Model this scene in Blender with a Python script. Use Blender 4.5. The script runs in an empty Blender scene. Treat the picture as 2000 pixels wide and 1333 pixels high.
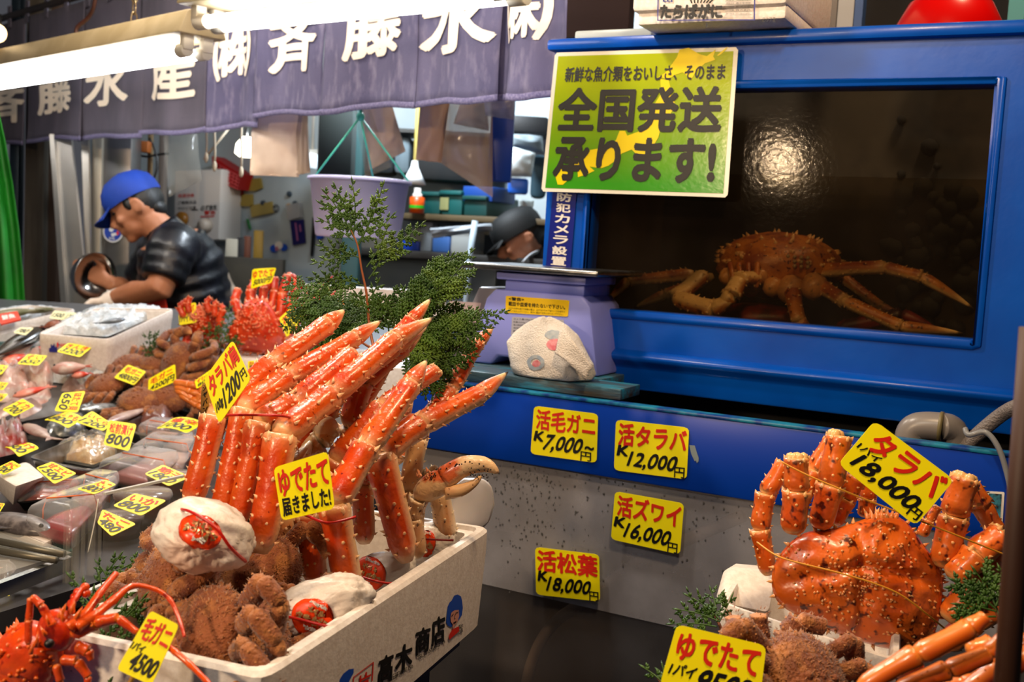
import bpy, bmesh, math, random
from mathutils import Vector as V, Matrix, noise
S = bpy.context.scene
COL = S.collection
R = math.radians

# ---------------------------------------------------------------- camera, world, lights
EYE = V((0, 0, 1.55)); FPX = 2100.0
YAW, PITCH, ROLL = R(27.7), R(5.3), R(3.2)
_f0 = V((-math.sin(YAW), math.cos(YAW), 0)); _r0 = V((math.cos(YAW), math.sin(YAW), 0)); _z = V((0, 0, 1))
FWD = _f0 * math.cos(PITCH) - _z * math.sin(PITCH)
_u0 = _f0 * math.sin(PITCH) + _z * math.cos(PITCH)
RGT = _r0 * math.cos(ROLL) + _u0 * math.sin(ROLL)
UPV = -_r0 * math.sin(ROLL) + _u0 * math.cos(ROLL)
cd = bpy.data.cameras.new('camera'); cam = bpy.data.objects.new('camera', cd); COL.objects.link(cam)
cm = Matrix((RGT, UPV, -FWD)).transposed().to_4x4(); cm.translation = EYE; cam.matrix_world = cm
cd.sensor_width = 36; cd.lens = FPX / 2000 * 36; cd.clip_start = 0.05; cd.clip_end = 60
cd.dof.use_dof = True; cd.dof.focus_distance = 1.42; cd.dof.aperture_fstop = 7.5
S.camera = cam
S.view_settings.view_transform = 'Standard'; S.view_settings.look = 'None'
S.view_settings.exposure = 0.0; S.view_settings.gamma = 1; S.view_settings.use_curve_mapping = False
S.cycles.use_denoising = True; S.cycles.max_bounces = 6; S.cycles.diffuse_bounces = 2; S.cycles.glossy_bounces = 3
S.cycles.transmission_bounces = 4; S.cycles.transparent_max_bounces = 40; S.cycles.sample_clamp_indirect = 4
S.cycles.caustics_reflective = False; S.cycles.caustics_refractive = False
w = bpy.data.worlds.new('world'); S.world = w; w.use_nodes = True
w.node_tree.nodes['Background'].inputs[0].default_value = (0.85, 0.87, 1.0, 1); w.node_tree.nodes['Background'].inputs[1].default_value = 0.075

def ray(px, py):
    return FWD + RGT * ((px - 1000) / FPX) - UPV * ((py - 666.5) / FPX)
def at(px, py, d):
    return EYE + ray(px, py) * d
def on_plane(px, py, p, n):
    r = ray(px, py); return EYE + r * ((p - EYE).dot(n) / r.dot(n))
def onY(px, py, y):
    return on_plane(px, py, V((0, y, 0)), V((0, 1, 0)))
def onZ(px, py, z):
    return on_plane(px, py, V((0, 0, z)), V((0, 0, 1)))
def onX(px, py, x):
    return on_plane(px, py, V((x, 0, 0)), V((1, 0, 0)))
def rf(r_, f_, z_):
    """a point so far to the right of and ahead of the viewer, at height z"""
    p = _r0 * r_ + _f0 * f_; return V((p.x, p.y, z_))

def lamp(name, loc, power, color, rad):
    l = bpy.data.lights.new(name, 'POINT'); l.energy = power; l.color = color; l.shadow_soft_size = rad
    o = bpy.data.objects.new(name, l); o.location = loc; COL.objects.link(o); return o
WARM = (1.0, 0.70, 0.42); NEUT = (1.0, 0.86, 0.70)
_p = onY(1520, 312, 1.98); _d = (_p - EYE).normalized()
lamp('bulb_light', _p + V((_d.x, -_d.y, _d.z)) * 2.7, 75, WARM, 0.05)
lamp('bulb_light', rf(0.25, 0.95, 2.45), 48, WARM, 0.07)
lamp('bulb_light', rf(-0.45, 1.75, 2.6), 55, NEUT, 0.07)
lamp('bulb_light', rf(-1.0, 2.9, 2.7), 50, NEUT, 0.08)
lamp('bulb_light', rf(-0.45, 4.0, 2.45), 115, (0.80, 0.9, 1.0), 0.1)

lamp('bulb_light', rf(-0.75, 0.15, 2.5), 40, NEUT, 0.07)  # added high in front to brighten the box wall and the cards
lamp('bulb_light', (-0.1, 2.25, 2.75), 30, WARM, 0.07)  # added over the open tank to light its inside, no lamp known there

# ---------------------------------------------------------------- mesh builder
class MB:
    def __init__(s): s.v = []; s.f = []; s.t = []; s.sm = []
    def add(s, verts, faces, smooth=True, t=0.0):
        n = len(s.v); s.v += [V(p) for p in verts]
        s.t += list(t) if isinstance(t, (list, tuple)) else [t] * len(verts)
        s.f += [tuple(i + n for i in f) for f in faces]; s.sm += [smooth] * len(faces); return s
    def box(s, c, size, m=None, taper=1.0, t=0.0):
        x, y, z = (k / 2 for k in size); c = V(c)
        vs = [V((sx * x * (taper if sz > 0 else 1), sy * y * (taper if sz > 0 else 1), sz * z)) for sz in (-1, 1) for sx, sy in ((-1, -1), (1, -1), (1, 1), (-1, 1))]
        vs = [c + ((m @ p) if m else p) for p in vs]
        return s.add(vs, [(3, 2, 1, 0), (4, 5, 6, 7), (0, 1, 5, 4), (1, 2, 6, 5), (2, 3, 7, 6), (3, 0, 4, 7)], False, t)
    def hexa(s, bot, top, smooth=False):
        """solid between two loops of the same count"""
        n = len(bot)
        return s.add(list(bot) + list(top), [tuple(range(n - 1, -1, -1)), tuple(range(n, 2 * n))] + [(i, (i + 1) % n, n + (i + 1) % n, n + i) for i in range(n)], smooth)
    def rings(s, rings, cap=True, t=None, closed=True, smooth=True):
        n = len(rings[0]); vs = [p for r in rings for p in r]; fs = []
        for k in range(len(rings) - 1):
            for i in range(n if closed else n - 1):
                j = (i + 1) % n
                fs.append((k * n + i, k * n + j, (k + 1) * n + j, (k + 1) * n + i))
        if cap: fs += [tuple(range(n - 1, -1, -1)), tuple((len(rings) - 1) * n + i for i in range(n))]
        return s.add(vs, fs, smooth, t if t else 0.0)
    def tube(s, pts, rad, n=8, ell=1.0, cap=True, t=None, side=None):
        pts = [V(p) for p in pts]; m = len(pts)
        if not isinstance(rad, (list, tuple)): rad = [rad] * m
        rings = []; ref = V(side) if side else None
        for i in range(m):
            a = (pts[min(i + 1, m - 1)] - pts[max(i - 1, 0)])
            a = a.normalized() if a.length > 1e-9 else V((0, 0, 1))
            if ref is None: ref = a.orthogonal()
            u = ref - a * ref.dot(a)
            u = u.normalized() if u.length > 1e-6 else a.orthogonal().normalized()
            ref = u; w_ = a.cross(u)
            rings.append([pts[i] + u * (math.cos(6.28319 * k / n) * rad[i]) + w_ * (math.sin(6.28319 * k / n) * rad[i] * ell) for k in range(n)])
        tt = [t[i] for i in range(m) for _ in range(n)] if t else None
        return s.rings(rings, cap, tt)
    def lathe(s, prof, m=None, n=24, cap=False):
        m = m or Matrix()
        return s.rings([[m @ V((r * math.cos(6.28319 * k / n), r * math.sin(6.28319 * k / n), z)) for k in range(n)] for r, z in prof], cap)
    def ball(s, c, r, m=None, nu=14, nv=9, fn=None, t=0.0):
        """ellipsoid; fn(unit direction) -> radius factor"""
        c = V(c); r = V(r) if not isinstance(r, (int, float)) else V((r, r, r)); rings = []
        for j in range(nv + 1):
            th = math.pi * min(max(j / nv, 0.012), 0.988); ring = []
            for i in range(nu):
                ph = 6.28319 * i / nu; d = V((math.sin(th) * math.cos(ph), math.sin(th) * math.sin(ph), math.cos(th)))
                k = fn(d) if fn else 1.0; p = V((d.x * r.x, d.y * r.y, d.z * r.z)) * k
                ring.append(c + ((m @ p) if m else p))
            rings.append(ring)
        rings.reverse()
        return s.rings(rings, True, [t] * (nu * (nv + 1)))
    def cone(s, p, d, r, h, n=5, t=0.9, tip=None):
        d = V(d).normalized(); u = d.orthogonal().normalized(); w_ = d.cross(u); p = V(p)
        vs = [p + u * math.cos(6.28319 * k / n) * r + w_ * math.sin(6.28319 * k / n) * r for k in range(n)] + [p + d * h]
        return s.add(vs, [(k, (k + 1) % n, n) for k in range(n)], True, [t * 0.55] * n + [tip if tip is not None else t])
    def prism(s, poly, m, h, smooth=False):
        """2-D polygon (ccw) extruded from z=0 to z=h in the frame m"""
        return s.hexa([m @ V((x, y, 0)) for x, y in poly], [m @ V((x, y, h)) for x, y in poly], smooth)
    def patch(s, f, nu, nv, th=0.0):
        """sheet f(u,v)->point, given a thickness"""
        top = [[f(i / nu, j / nv) for i in range(nu + 1)] for j in range(nv + 1)]
        if th <= 0:
            return s.rings(top, False, None, False)
        nrm = lambda i, j: ((top[j][min(i + 1, nu)] - top[j][max(i - 1, 0)]).cross(top[min(j + 1, nv)][i] - top[max(j - 1, 0)][i])).normalized()
        bot = [[top[j][i] - nrm(i, j) * th for i in range(nu + 1)] for j in range(nv + 1)]
        w_ = nu + 1; N = w_ * (nv + 1); vs = [p for r in top for p in r] + [p for r in bot for p in r]; fs = []
        for j in range(nv):
            for i in range(nu):
                a, b, c, d = j * w_ + i, j * w_ + i + 1, (j + 1) * w_ + i + 1, (j + 1) * w_ + i
                fs += [(a, b, c, d), (N + d, N + c, N + b, N + a)]
        edge = [i for i in range(w_)] + [j * w_ + nu for j in range(1, nv + 1)] + [nv * w_ + i for i in range(nu - 1, -1, -1)] + [j * w_ for j in range(nv - 1, 0, -1)]
        for k in range(len(edge)):
            a, b = edge[k], edge[(k + 1) % len(edge)]; fs.append((b, a, N + a, N + b))
        return s.add(vs, fs, True)

TOT = {}
def tag(o, label=None, cat=None, group=None, kind=None):
    if label: o['label'] = label
    if cat: o['category'] = cat
    if group: o['group'] = group
    if kind: o['kind'] = kind
    return o
def thing(name, label, cat, loc=(0, 0, 0), m=None, group=None):
    o = bpy.data.objects.new(name, None); COL.objects.link(o); o.empty_display_size = 0.05
    M = m if m is not None else Matrix.Translation(V(loc)); o.matrix_world = M; TOT[o.name] = M
    return tag(o, label, cat, group)
def obj(name, mb, mat, parent=None, local=False, bevel=0, seg=2, remesh=0, smooth=0, sub=0, auto=None, origin=None):
    """links a mesh builder's content as one object; points are in world space unless local"""
    me = bpy.data.meshes.new(name)
    M = TOT[parent.name] if parent else (Matrix.Translation(origin) if origin is not None else Matrix())
    vs = mb.v if local else [M.inverted() @ p for p in mb.v]
    me.from_pydata([tuple(p) for p in vs], [], mb.f)
    me.polygons.foreach_set('use_smooth', mb.sm)
    if any(mb.t):
        a = me.attributes.new('tint', 'FLOAT', 'POINT'); a.data.foreach_set('value', mb.t)
    bm = bmesh.new(); bm.from_mesh(me)
    bmesh.ops.remove_doubles(bm, verts=bm.verts, dist=1e-6)
    bmesh.ops.recalc_face_normals(bm, faces=bm.faces)
    if bevel:
        ed = [e for e in bm.edges if len(e.link_faces) == 2 and e.calc_face_angle(0) > R(35)]
        bmesh.ops.bevel(bm, geom=ed, offset=bevel, segments=seg, profile=0.5, affect='EDGES', clamp_overlap=True)
        for f in bm.faces: f.smooth = True
    bm.to_mesh(me); bm.free()
    o = bpy.data.objects.new(name, me); COL.objects.link(o)
    if mat: me.materials.append(mat)
    if remesh or sub:
        if remesh:
            k = o.modifiers.new('r', 'REMESH'); k.mode = 'VOXEL'; k.voxel_size = remesh; k.use_smooth_shade = True
        if smooth:
            k = o.modifiers.new('s', 'SMOOTH'); k.iterations = smooth; k.factor = 0.5
        if sub:
            k = o.modifiers.new('u', 'SUBSURF'); k.levels = sub; k.render_levels = sub
        dg = bpy.context.evaluated_depsgraph_get(); me2 = bpy.data.meshes.new_from_object(o.evaluated_get(dg)); o.modifiers.clear()
        o.data = me2; me2.name = name
        if mat and not me2.materials: me2.materials.append(mat)
        me2.polygons.foreach_set('use_smooth', [True] * len(me2.polygons))
    elif bevel:
        me.set_sharp_from_angle(angle=R(40))
    elif auto:
        me.set_sharp_from_angle(angle=R(auto))
    if parent:
        o.parent = parent
    elif origin is not None:
        o.matrix_world = M
    TOT[o.name] = M
    return o
def single(name, mb, mat, label, cat, group=None, **k):
    if 'origin' not in k and mb.v:
        lo = min(p.z for p in mb.v); c = sum(mb.v, V()) / len(mb.v); k['origin'] = V((c.x, c.y, lo))
    return tag(obj(name, mb, mat, None, **k), label, cat, group)
def struct(name, mb, mat, **k):
    return tag(obj(name, mb, mat, None, **k), kind='structure')
def dup(root, m, label=None, group=None):
    r = root.copy(); COL.objects.link(r); r.matrix_world = m; TOT[r.name] = m
    if label: r['label'] = label
    if group: r['group'] = group
    for ch in list(root.children):
        c = ch.copy(); COL.objects.link(c); c.parent = r
        for g in list(ch.children):
            d = g.copy(); COL.objects.link(d); d.parent = c
    return r
def frame(o, x, y=None, z=None):
    """matrix with origin o, x axis x, and y (or z) as near as may be"""
    x = V(x).normalized()
    if y is not None:
        z = x.cross(V(y)).normalized(); y = z.cross(x)
    else:
        y = V(z).cross(x).normalized(); z = x.cross(y)
    m = Matrix((x, y, z)).transposed().to_4x4(); m.translation = V(o); return m

# ---------------------------------------------------------------- materials
MATS = {}
def mat(name, c, rough=0.5, metal=0.0, c2=None, nscale=8, lo=0.4, hi=0.6, bump=0.0, bscale=40, spec=0.5, cream=None, dark=None,
        spots=None, emit=0, alpha=1.0, coat=0.0, sss=0.0, sheen=0.0, coords='Object', c3=None, n3=2.0, bdet=2.0, trans=0.0, stretch=None, vor=0.0, vscale=60):
    if name in MATS: return MATS[name]
    m = bpy.data.materials.new(name); m.use_nodes = True; nt = m.node_tree; N = nt.nodes; L = nt.links
    b = N['Principled BSDF']; col = lambda q: (q[0], q[1], q[2], 1)
    b.inputs['Roughness'].default_value = rough; b.inputs['Metallic'].default_value = metal; b.inputs['Specular IOR Level'].default_value = spec
    b.inputs['Base Color'].default_value = col(c); b.inputs['Coat Weight'].default_value = coat; b.inputs['Coat Roughness'].default_value = 0.1
    if trans: b.inputs['Transmission Weight'].default_value = trans; b.inputs['IOR'].default_value = 1.33
    if sheen: b.inputs['Sheen Weight'].default_value = sheen
    if sss:
        b.inputs['Subsurface Weight'].default_value = sss; b.inputs['Subsurface Radius'].default_value = (0.01, 0.004, 0.002); b.inputs['Subsurface Scale'].default_value = 0.5
    if emit:
        b.inputs['Emission Color'].default_value = col(c); b.inputs['Emission Strength'].default_value = emit
    if alpha < 1: b.inputs['Alpha'].default_value = alpha
    tc = N.new('ShaderNodeTexCoord'); src = tc.outputs[coords]
    if stretch:
        mp = N.new('ShaderNodeMapping'); mp.inputs['Scale'].default_value = stretch; L.new(src, mp.inputs[0]); src = mp.outputs[0]
    def nz(scale, det=3.0, rgh=0.55):
        n = N.new('ShaderNodeTexNoise'); n.inputs['Scale'].default_value = scale; n.inputs['Detail'].default_value = det; n.inputs['Roughness'].default_value = rgh
        L.new(src, n.inputs['Vector']); return n.outputs['Fac']
    def ramp(f, a, z):
        r_ = N.new('ShaderNodeMapRange'); r_.inputs[1].default_value = a; r_.inputs[2].default_value = z; L.new(f, r_.inputs[0]); return r_.outputs[0]
    def mix(f, a, z):
        x = N.new('ShaderNodeMix'); x.data_type = 'RGBA'; L.new(f, x.inputs[0])
        for q, i in ((a, 6), (z, 7)):
            if isinstance(q, (tuple, list)): x.inputs[i].default_value = col(q)
            else: L.new(q, x.inputs[i])
        return x.outputs[2]
    out = None
    if c2: out = mix(ramp(nz(nscale), lo, hi), c, c2)
    if c3: out = mix(ramp(nz(n3, 4.0), 0.5, 0.7), out or c, c3)
    if spots: out = mix(ramp(nz(spots[1], 2.0), spots[2], spots[3]), out or c, spots[0])
    if cream:
        at_ = N.new('ShaderNodeAttribute'); at_.attribute_name = 'tint'; f = at_.outputs['Fac']
        out = mix(ramp(f, 0.0, 1.0), out or c, cream)
        if dark: out = mix(ramp(f, 1.2, 2.0), out, dark)
    if out is not None: L.new(out, b.inputs['Base Color'])
    if emit and out is not None: L.new(out, b.inputs['Emission Color'])
    if bump:
        h = nz(bscale, bdet)
        if vor:
            vv = N.new('ShaderNodeTexVoronoi'); vv.inputs['Scale'].default_value = vscale; L.new(src, vv.inputs['Vector'])
            ad = N.new('ShaderNodeMath'); ad.operation = 'MULTIPLY_ADD'; L.new(vv.outputs['Distance'], ad.inputs[0]); ad.inputs[1].default_value = -vor; L.new(h, ad.inputs[2]); h = ad.outputs[0]
        bp = N.new('ShaderNodeBump'); bp.inputs['Strength'].default_value = bump; bp.inputs['Distance'].default_value = 0.004
        L.new(h, bp.inputs['Height']); L.new(bp.outputs[0], b.inputs['Normal'])
    MATS[name] = m; return m
def film(name, c, tint, fac, rough=0.15, bump=0.3, bscale=30, blotch=0.0):
    """clear sheet or glass: see-through mixed with a glossy, slightly milky film"""
    if name in MATS: return MATS[name]
    m = bpy.data.materials.new(name); m.use_nodes = True; nt = m.node_tree; N = nt.nodes; L = nt.links
    b = N['Principled BSDF']; b.inputs['Base Color'].default_value = (*c, 1); b.inputs['Roughness'].default_value = rough; b.inputs['Specular IOR Level'].default_value = 0.6
    t = N.new('ShaderNodeBsdfTransparent'); t.inputs[0].default_value = (*tint, 1)
    fr0 = N.new('ShaderNodeFresnel'); fr0.inputs[0].default_value = 1.45; ge = N.new('ShaderNodeNewGeometry')
    fr = N.new('ShaderNodeMath'); fr.operation = 'MULTIPLY_ADD'; L.new(ge.outputs['Backfacing'], fr.inputs[0]); fr.inputs[1].default_value = -1.0; fr.inputs[2].default_value = 1.0
    fr1 = N.new('ShaderNodeMath'); fr1.operation = 'MULTIPLY'; L.new(fr.outputs[0], fr1.inputs[0]); L.new(fr0.outputs[0], fr1.inputs[1]); fr = fr1
    ma = N.new('ShaderNodeMath'); ma.operation = 'ADD'; ma.use_clamp = True; L.new(fr.outputs[0], ma.inputs[0]); ma.inputs[1].default_value = fac
    x = N.new('ShaderNodeMixShader'); L.new(ma.outputs[0], x.inputs[0]); L.new(t.outputs[0], x.inputs[1]); L.new(b.outputs[0], x.inputs[2])
    L.new(x.outputs[0], N['Material Output'].inputs[0])
    tc = N.new('ShaderNodeTexCoord'); n = N.new('ShaderNodeTexNoise'); n.inputs['Scale'].default_value = bscale; n.inputs['Detail'].default_value = 4; L.new(tc.outputs['Object'], n.inputs['Vector'])
    if bump:
        bp = N.new('ShaderNodeBump'); bp.inputs['Strength'].default_value = bump; bp.inputs['Distance'].default_value = 0.004; L.new(n.outputs[0], bp.inputs['Height']); L.new(bp.outputs[0], b.inputs['Normal'])
    if blotch:
        n2 = N.new('ShaderNodeTexNoise'); n2.inputs['Scale'].default_value = 7; n2.inputs['Detail'].default_value = 5; L.new(tc.outputs['Object'], n2.inputs['Vector'])
        mr = N.new('ShaderNodeMapRange'); mr.inputs[1].default_value = 0.45; mr.inputs[2].default_value = 0.7; mr.inputs[3].default_value = fac; mr.inputs[4].default_value = fac + blotch
        L.new(n2.outputs[0], mr.inputs[0]); L.new(mr.outputs[0], ma.inputs[1])
    MATS[name] = m; return m
def rgb(h):
    """sRGB hex -> linear"""
    return tuple(((int(h[i:i + 2], 16) / 255) ** 2.2) for i in (0, 2, 4))

M_blue = mat('blue_paint', rgb('0450b4'), 0.3, c2=rgb('03409a'), spec=0.25, nscale=5, lo=0.35, hi=0.7, bump=0.06, bscale=45, bdet=3, coat=0.05)
M_bluetrim = mat('blue_plastic', rgb('053ca8'), 0.35, spec=0.35)
M_dark = mat('dark_wall', rgb('181310'), 0.9, c2=rgb('0c0a0a'), nscale=3)
M_white = mat('painted_wall', rgb('b9c4c6'), 0.6, c2=rgb('a5b1b5'), nscale=2.5)
M_foam = mat('polystyrene', rgb('e9e2dc'), 0.55, c2=rgb('dcd3cc'), nscale=120, bump=0.1, bscale=260, sss=0.0)
M_steel = mat('stainless', rgb('8d8e90'), 0.3, 1.0, c2=rgb('707070'), nscale=20, bump=0.05, bscale=90)
M_alu = mat('aluminium', rgb('b8b4ae'), 0.38, 1.0, bump=0.05, bscale=50)
M_yellow = mat('yellow_card', rgb('fdf00a'), 0.4, spec=0.4)
M_cream = mat('cream_card', rgb('e6e0a8'), 0.5)
M_red = mat('red_ink', rgb('d8260f'), 0.5)
M_black = mat('black_ink', rgb('0d0b0a'), 0.45)
M_blk = mat('black_plastic', rgb('111111'), 0.4)
M_paper = mat('white_paper', rgb('ded9d2'), 0.7)
M_navy = mat('navy_ink', rgb('16207c'), 0.5)

# ---------------------------------------------------------------- lettering and cards
GLY = {}
def glyphs(text, fine=0):
    k = (text, fine)
    if k not in GLY:
        c = bpy.data.curves.new('t', 'FONT'); c.body = text; c.resolution_u = 3; c.align_x = 'CENTER' if '\n' in text else 'LEFT'; c.space_line = 0.86
        o = bpy.data.objects.new('t', c); COL.objects.link(o)
        me = bpy.data.meshes.new_from_object(o.evaluated_get(bpy.context.evaluated_depsgraph_get()))
        bpy.data.objects.remove(o); bpy.data.curves.remove(c)
        if fine:
            bm = bmesh.new(); bm.from_mesh(me)
            for _ in range(4):
                ed = [e for e in bm.edges if e.calc_length() > fine]
                if ed: bmesh.ops.subdivide_edges(bm, edges=ed, cuts=1)
                bmesh.ops.triangulate(bm, faces=bm.faces)
            bm.to_mesh(me); bm.free()
        vs = [v.co.copy() for v in me.vertices]; fs = [tuple(p.vertices) for p in me.polygons]; bpy.data.meshes.remove(me)
        x0 = min(v.x for v in vs); x1 = max(v.x for v in vs); y0 = min(v.y for v in vs); y1 = max(v.y for v in vs)
        GLY[k] = ([((v.x - x0) / (x1 - x0), (v.y - y0) / (y1 - y0)) for v in vs], fs)
    return GLY[k]
def write(mb, f, text, box, bold=0.02, shear=0.0, wob=0.0, lift=0.0006, seed=0, fine=0):
    """lettering stretched into the box (u0,v0,u1,v1) of the surface f(u,v)->(point, normal); bold strokes are the strokes laid down several times, a hair apart"""
    uv, fs = glyphs(text, fine); u0, v0, u1, v1 = box
    lines = text.split('\n'); nx = max(sum(0.56 if ord(c) < 256 else 1.0 for c in ln) for ln in lines); ny_ = len(lines)
    bx_, by_ = bold / nx, bold / ny_ / (0.75 if ord(text[0]) < 256 else 0.95)
    reps = [(0, 0)] if bold < 0.008 else [(0, 0)] + [(math.cos(1.0472 * k), math.sin(1.0472 * k)) for k in range(6)] + ([(.5 * math.cos(1.0472 * k + .5), .5 * math.sin(1.0472 * k + .5)) for k in range(6)] if bold > .035 else [])
    if bold < 0.008: bx_ = by_ = 0
    for q, (ox, oy) in enumerate(reps):
        vs = []
        for a, b in uv:
            if wob:
                a0, b0 = a, b
                a = a0 + wob * (math.sin(5.1 * b0 + 9 * a0 + seed) * 0.35 + math.sin(13 * a0 + seed * 2) * 0.25) / max(1, len(text) * 0.5); b = b0 + wob * (math.sin(11 * a0 + 3 * b0 + seed) + 0.5 * math.sin(23 * a0 + seed))
            a = bx_ + (1 - 2 * bx_) * a + ox * bx_; b = by_ + (1 - 2 * by_) * b + oy * by_
            u = u0 + (u1 - u0) * a + shear * (b - 0.5) * (v1 - v0); v = v0 + (v1 - v0) * b
            p, n = f(u, v); vs.append(p + n * (lift + q * 0.00003))
        mb.add(vs, fs, False)
def surf(tl, tr, br, bl, bow=0.0, bowv=0.0):
    """surface over four corners, optionally bowed"""
    n0 = (tr - tl).cross(tl - bl); n0 = n0.normalized()
    if n0.dot(EYE - tl) < 0: n0 = -n0
    def f(u, v):
        p = (bl * (1 - u) + br * u) * (1 - v) + (tl * (1 - u) + tr * u) * v
        return p + n0 * (bow * 4 * u * (1 - u) + bowv * 4 * v * (1 - v)), n0
    return f
def card_mesh(mb, f, rx=0.08, ry=0.1, th=0.0009, nu=8):
    vsamp = [0, 0.02, 0.06, 0.12, 0.25, 0.4, 0.6, 0.75, 0.88, 0.94, 0.98, 1.0]
    def ins(v):
        q = min(v, 1 - v)
        if q >= ry: return 0.0
        return rx * (1 - math.sqrt(max(0, 1 - ((ry - q) / ry) ** 2)))
    rows = []
    for v in vsamp:
        i_ = ins(v); rows.append([(i_ + (1 - 2 * i_) * k / nu, v) for k in range(nu + 1)])
    vs = []; 
    for row in rows: vs += [f(u, v)[0] for u, v in row]
    nt = len(vs)
    for row in rows: vs += [f(u, v)[0] - f(u, v)[1] * th for u, v in row]
    w_ = nu + 1; nv = len(rows) - 1; fs = []
    for j in range(nv):
        for i in range(nu):
            a = j * w_ + i; q = (a, a + 1, a + w_ + 1, a + w_); fs += [q, tuple(nt + k for k in reversed(q))]
    edge = list(range(w_)) + [j * w_ + nu for j in range(1, nv + 1)] + [nv * w_ + i for i in range(nu - 1, -1, -1)] + [j * w_ for j in range(nv - 1, 0, -1)]
    for k in range(len(edge)):
        a, b = edge[k], edge[(k + 1) % len(edge)]; fs.append((b, a, nt + a, nt + b))
    mb.add(vs, fs, False)
TAGS = []
def price_tag(cor, p, n, lines, label, group='yellow price cards', bow=0.0, bowv=0.0, mt=None, seed=1, r=(0.08, 0.1), name='price_card'):
    """cor: pixel corners tl,tr,br,bl of the card on the plane through p; lines: (text, box, ink, bold, shear)"""
    n = V(n).normalized(); c = [on_plane(x, y, p, n) for x, y in cor]; f = surf(*c, bow, bowv)
    t = thing(name, label, 'price tag', min(c, key=lambda q: q.z), group=group)
    mb = MB(); card_mesh(mb, f, *r); obj('card', mb, mt or M_yellow, t)
    for ink, nm in ((M_red, 'red_lettering'), (M_black, 'black_lettering')):
        mb = MB()
        for k, (tx, bx, i_, bold, sh) in enumerate(lines):
            if i_ == ink.name[:1]: write(mb, f, tx, bx, bold, sh + (.12 if i_ == 'b' and tx[:1].isdigit() else 0), 0.02, seed=seed + k)
        if mb.v: obj(nm, mb, ink, t)
    TAGS.append(t); return t
def toward(p, up=0.0):
    """direction from p to the viewer, tipped up"""
    return ((EYE - p).normalized() + V((0, 0, up))).normalized()
# ================================================================ setting
mb = MB().box((-0.5, 2.2, -0.02), (9, 8, 0.04)); struct('floor', mb, mat('wet_concrete', rgb('2a2724'), 0.35, c2=rgb('1a1816'), nscale=3))
mb = MB().box((-0.5, 2.2, 3.02), (9, 8, 0.04)); struct('ceiling', mb, M_dark)
mb = MB().box((-2.1, 4.22, 1.5), (5.6, 0.06, 3.0)); struct('wall_back', mb, M_white)
mb = MB().box((1.3, 3.0, 1.5), (4.0, 0.06, 3.0)); struct('wall_right', mb, M_dark)

# ================================================================ big blue tank with window
YT = 1.98
TL = onY(1076, 240, YT).x; TR = onY(2060, 300, YT).x
zT = onY(1500, 74, YT).z; zB = onY(1500, 724, YT).z
wl = onY(1146, 500, YT).x; wr = onY(1926, 400, YT).x; wt = onY(1690, 170, YT).z; wb = onY(1530, 632, YT).z
DT = 0.62; YF_ = 1.74
tank = thing('fish_tank', 'large blue painted fish tank with a window, holding a live king crab', 'tank', ((TL + TR) / 2, YT + DT / 2, zB))
bx = lambda x0, x1, y0, y1, z0, z1, mb_=None: (mb_ or MB()).box(((x0 + x1) / 2, (y0 + y1) / 2, (z0 + z1) / 2), (x1 - x0, y1 - y0, z1 - z0))
mb = MB()
bx(TL, wl, YT, YT + 0.05, zB, zT, mb); bx(wr, TR, YT, YT + 0.05, zB, zT, mb)
bx(wl, wr, YT, YT + 0.05, wt, zT, mb); bx(wl, wr, YT, YT + 0.05, zB, wb, mb)
obj('front_frame', mb, M_blue, tank)
mb = MB(); q = 0.014
for a in ((wl - q, wl, wb - q, wt + q), (wr, wr + q, wb - q, wt + q), (wl, wr, wt, wt + q), (wl, wr, wb - q, wb)):
    bx(a[0], a[1], YT - 0.006, YT + 0.004, a[2], a[3], mb)
obj('window_rim', mb, M_blue, tank, bevel=0.005)
mb = MB(); bx(TL - 0.012, TR + 0.01, YT - 0.018, YT + 0.03, zT - 0.012, zT + 0.012, mb); obj('top_rim', mb, M_blue, tank, bevel=0.008)
mb = MB(); ledge = [(YT + 0.05, zB - 0.066), (YT - 0.002, zB - 0.066), (YT - 0.006, zB - 0.02), (YT - 0.022, zB - 0.006), (YT - 0.022, zB + 0.004), (YT, zB + 0.012), (YT + 0.05, zB + 0.012)]
mb.hexa([V((TL, y, z)) for y, z in ledge], [V((TR, y, z)) for y, z in ledge]); obj('lower_ledge', mb, M_blue, tank, bevel=0.006)
mb = MB()
bx(TL, TL + 0.03, YT + 0.05, YT + DT, zB, zT, mb); bx(TR - 0.03, TR, YT + 0.05, YT + DT, zB, zT, mb); bx(TL, TR, YT + DT - 0.03, YT + DT, zB, zT, mb)
bx(TL, TR, YT + 0.05, YT + DT, zB - 0.01, zB + 0.02, mb); obj('body', mb, M_blue, tank)
M_in = mat('algae_wall', rgb('3a342a'), 0.8, c2=rgb('241f17'), nscale=4, lo=0.35, hi=0.65, c3=rgb('0d0d09'), n3=9)
mb = MB(); e = 0.034
bx(TL + e, TR - e, YT + DT - 0.05, YT + DT - 0.032, zB + 0.03, zT, mb); bx(TL + e, TL + e + 0.01, YT + 0.06, YT + DT - 0.05, zB + 0.03, zT, mb)
bx(TR - e - 0.01, TR - e, YT + 0.06, YT + DT - 0.05, zB + 0.03, zT, mb); bx(TL + e, TR - e, YT + 0.06, YT + DT - 0.05, zB + 0.022, zB + 0.034, mb)
obj('inner_lining', mb, M_in, tank)
mb = MB(); bx(wl - 0.01, wr + 0.01, YT + 0.022, YT + 0.03, wb - 0.01, wt + 0.01, mb)
obj('window_pane', mb, film('tank_glass', rgb('3a3026'), (0.86, 0.84, 0.78), 0.03, 0.07, 0.05, 110, 0.06), tank)
zW = onY(1600, 342, YT + 0.03).z
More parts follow.
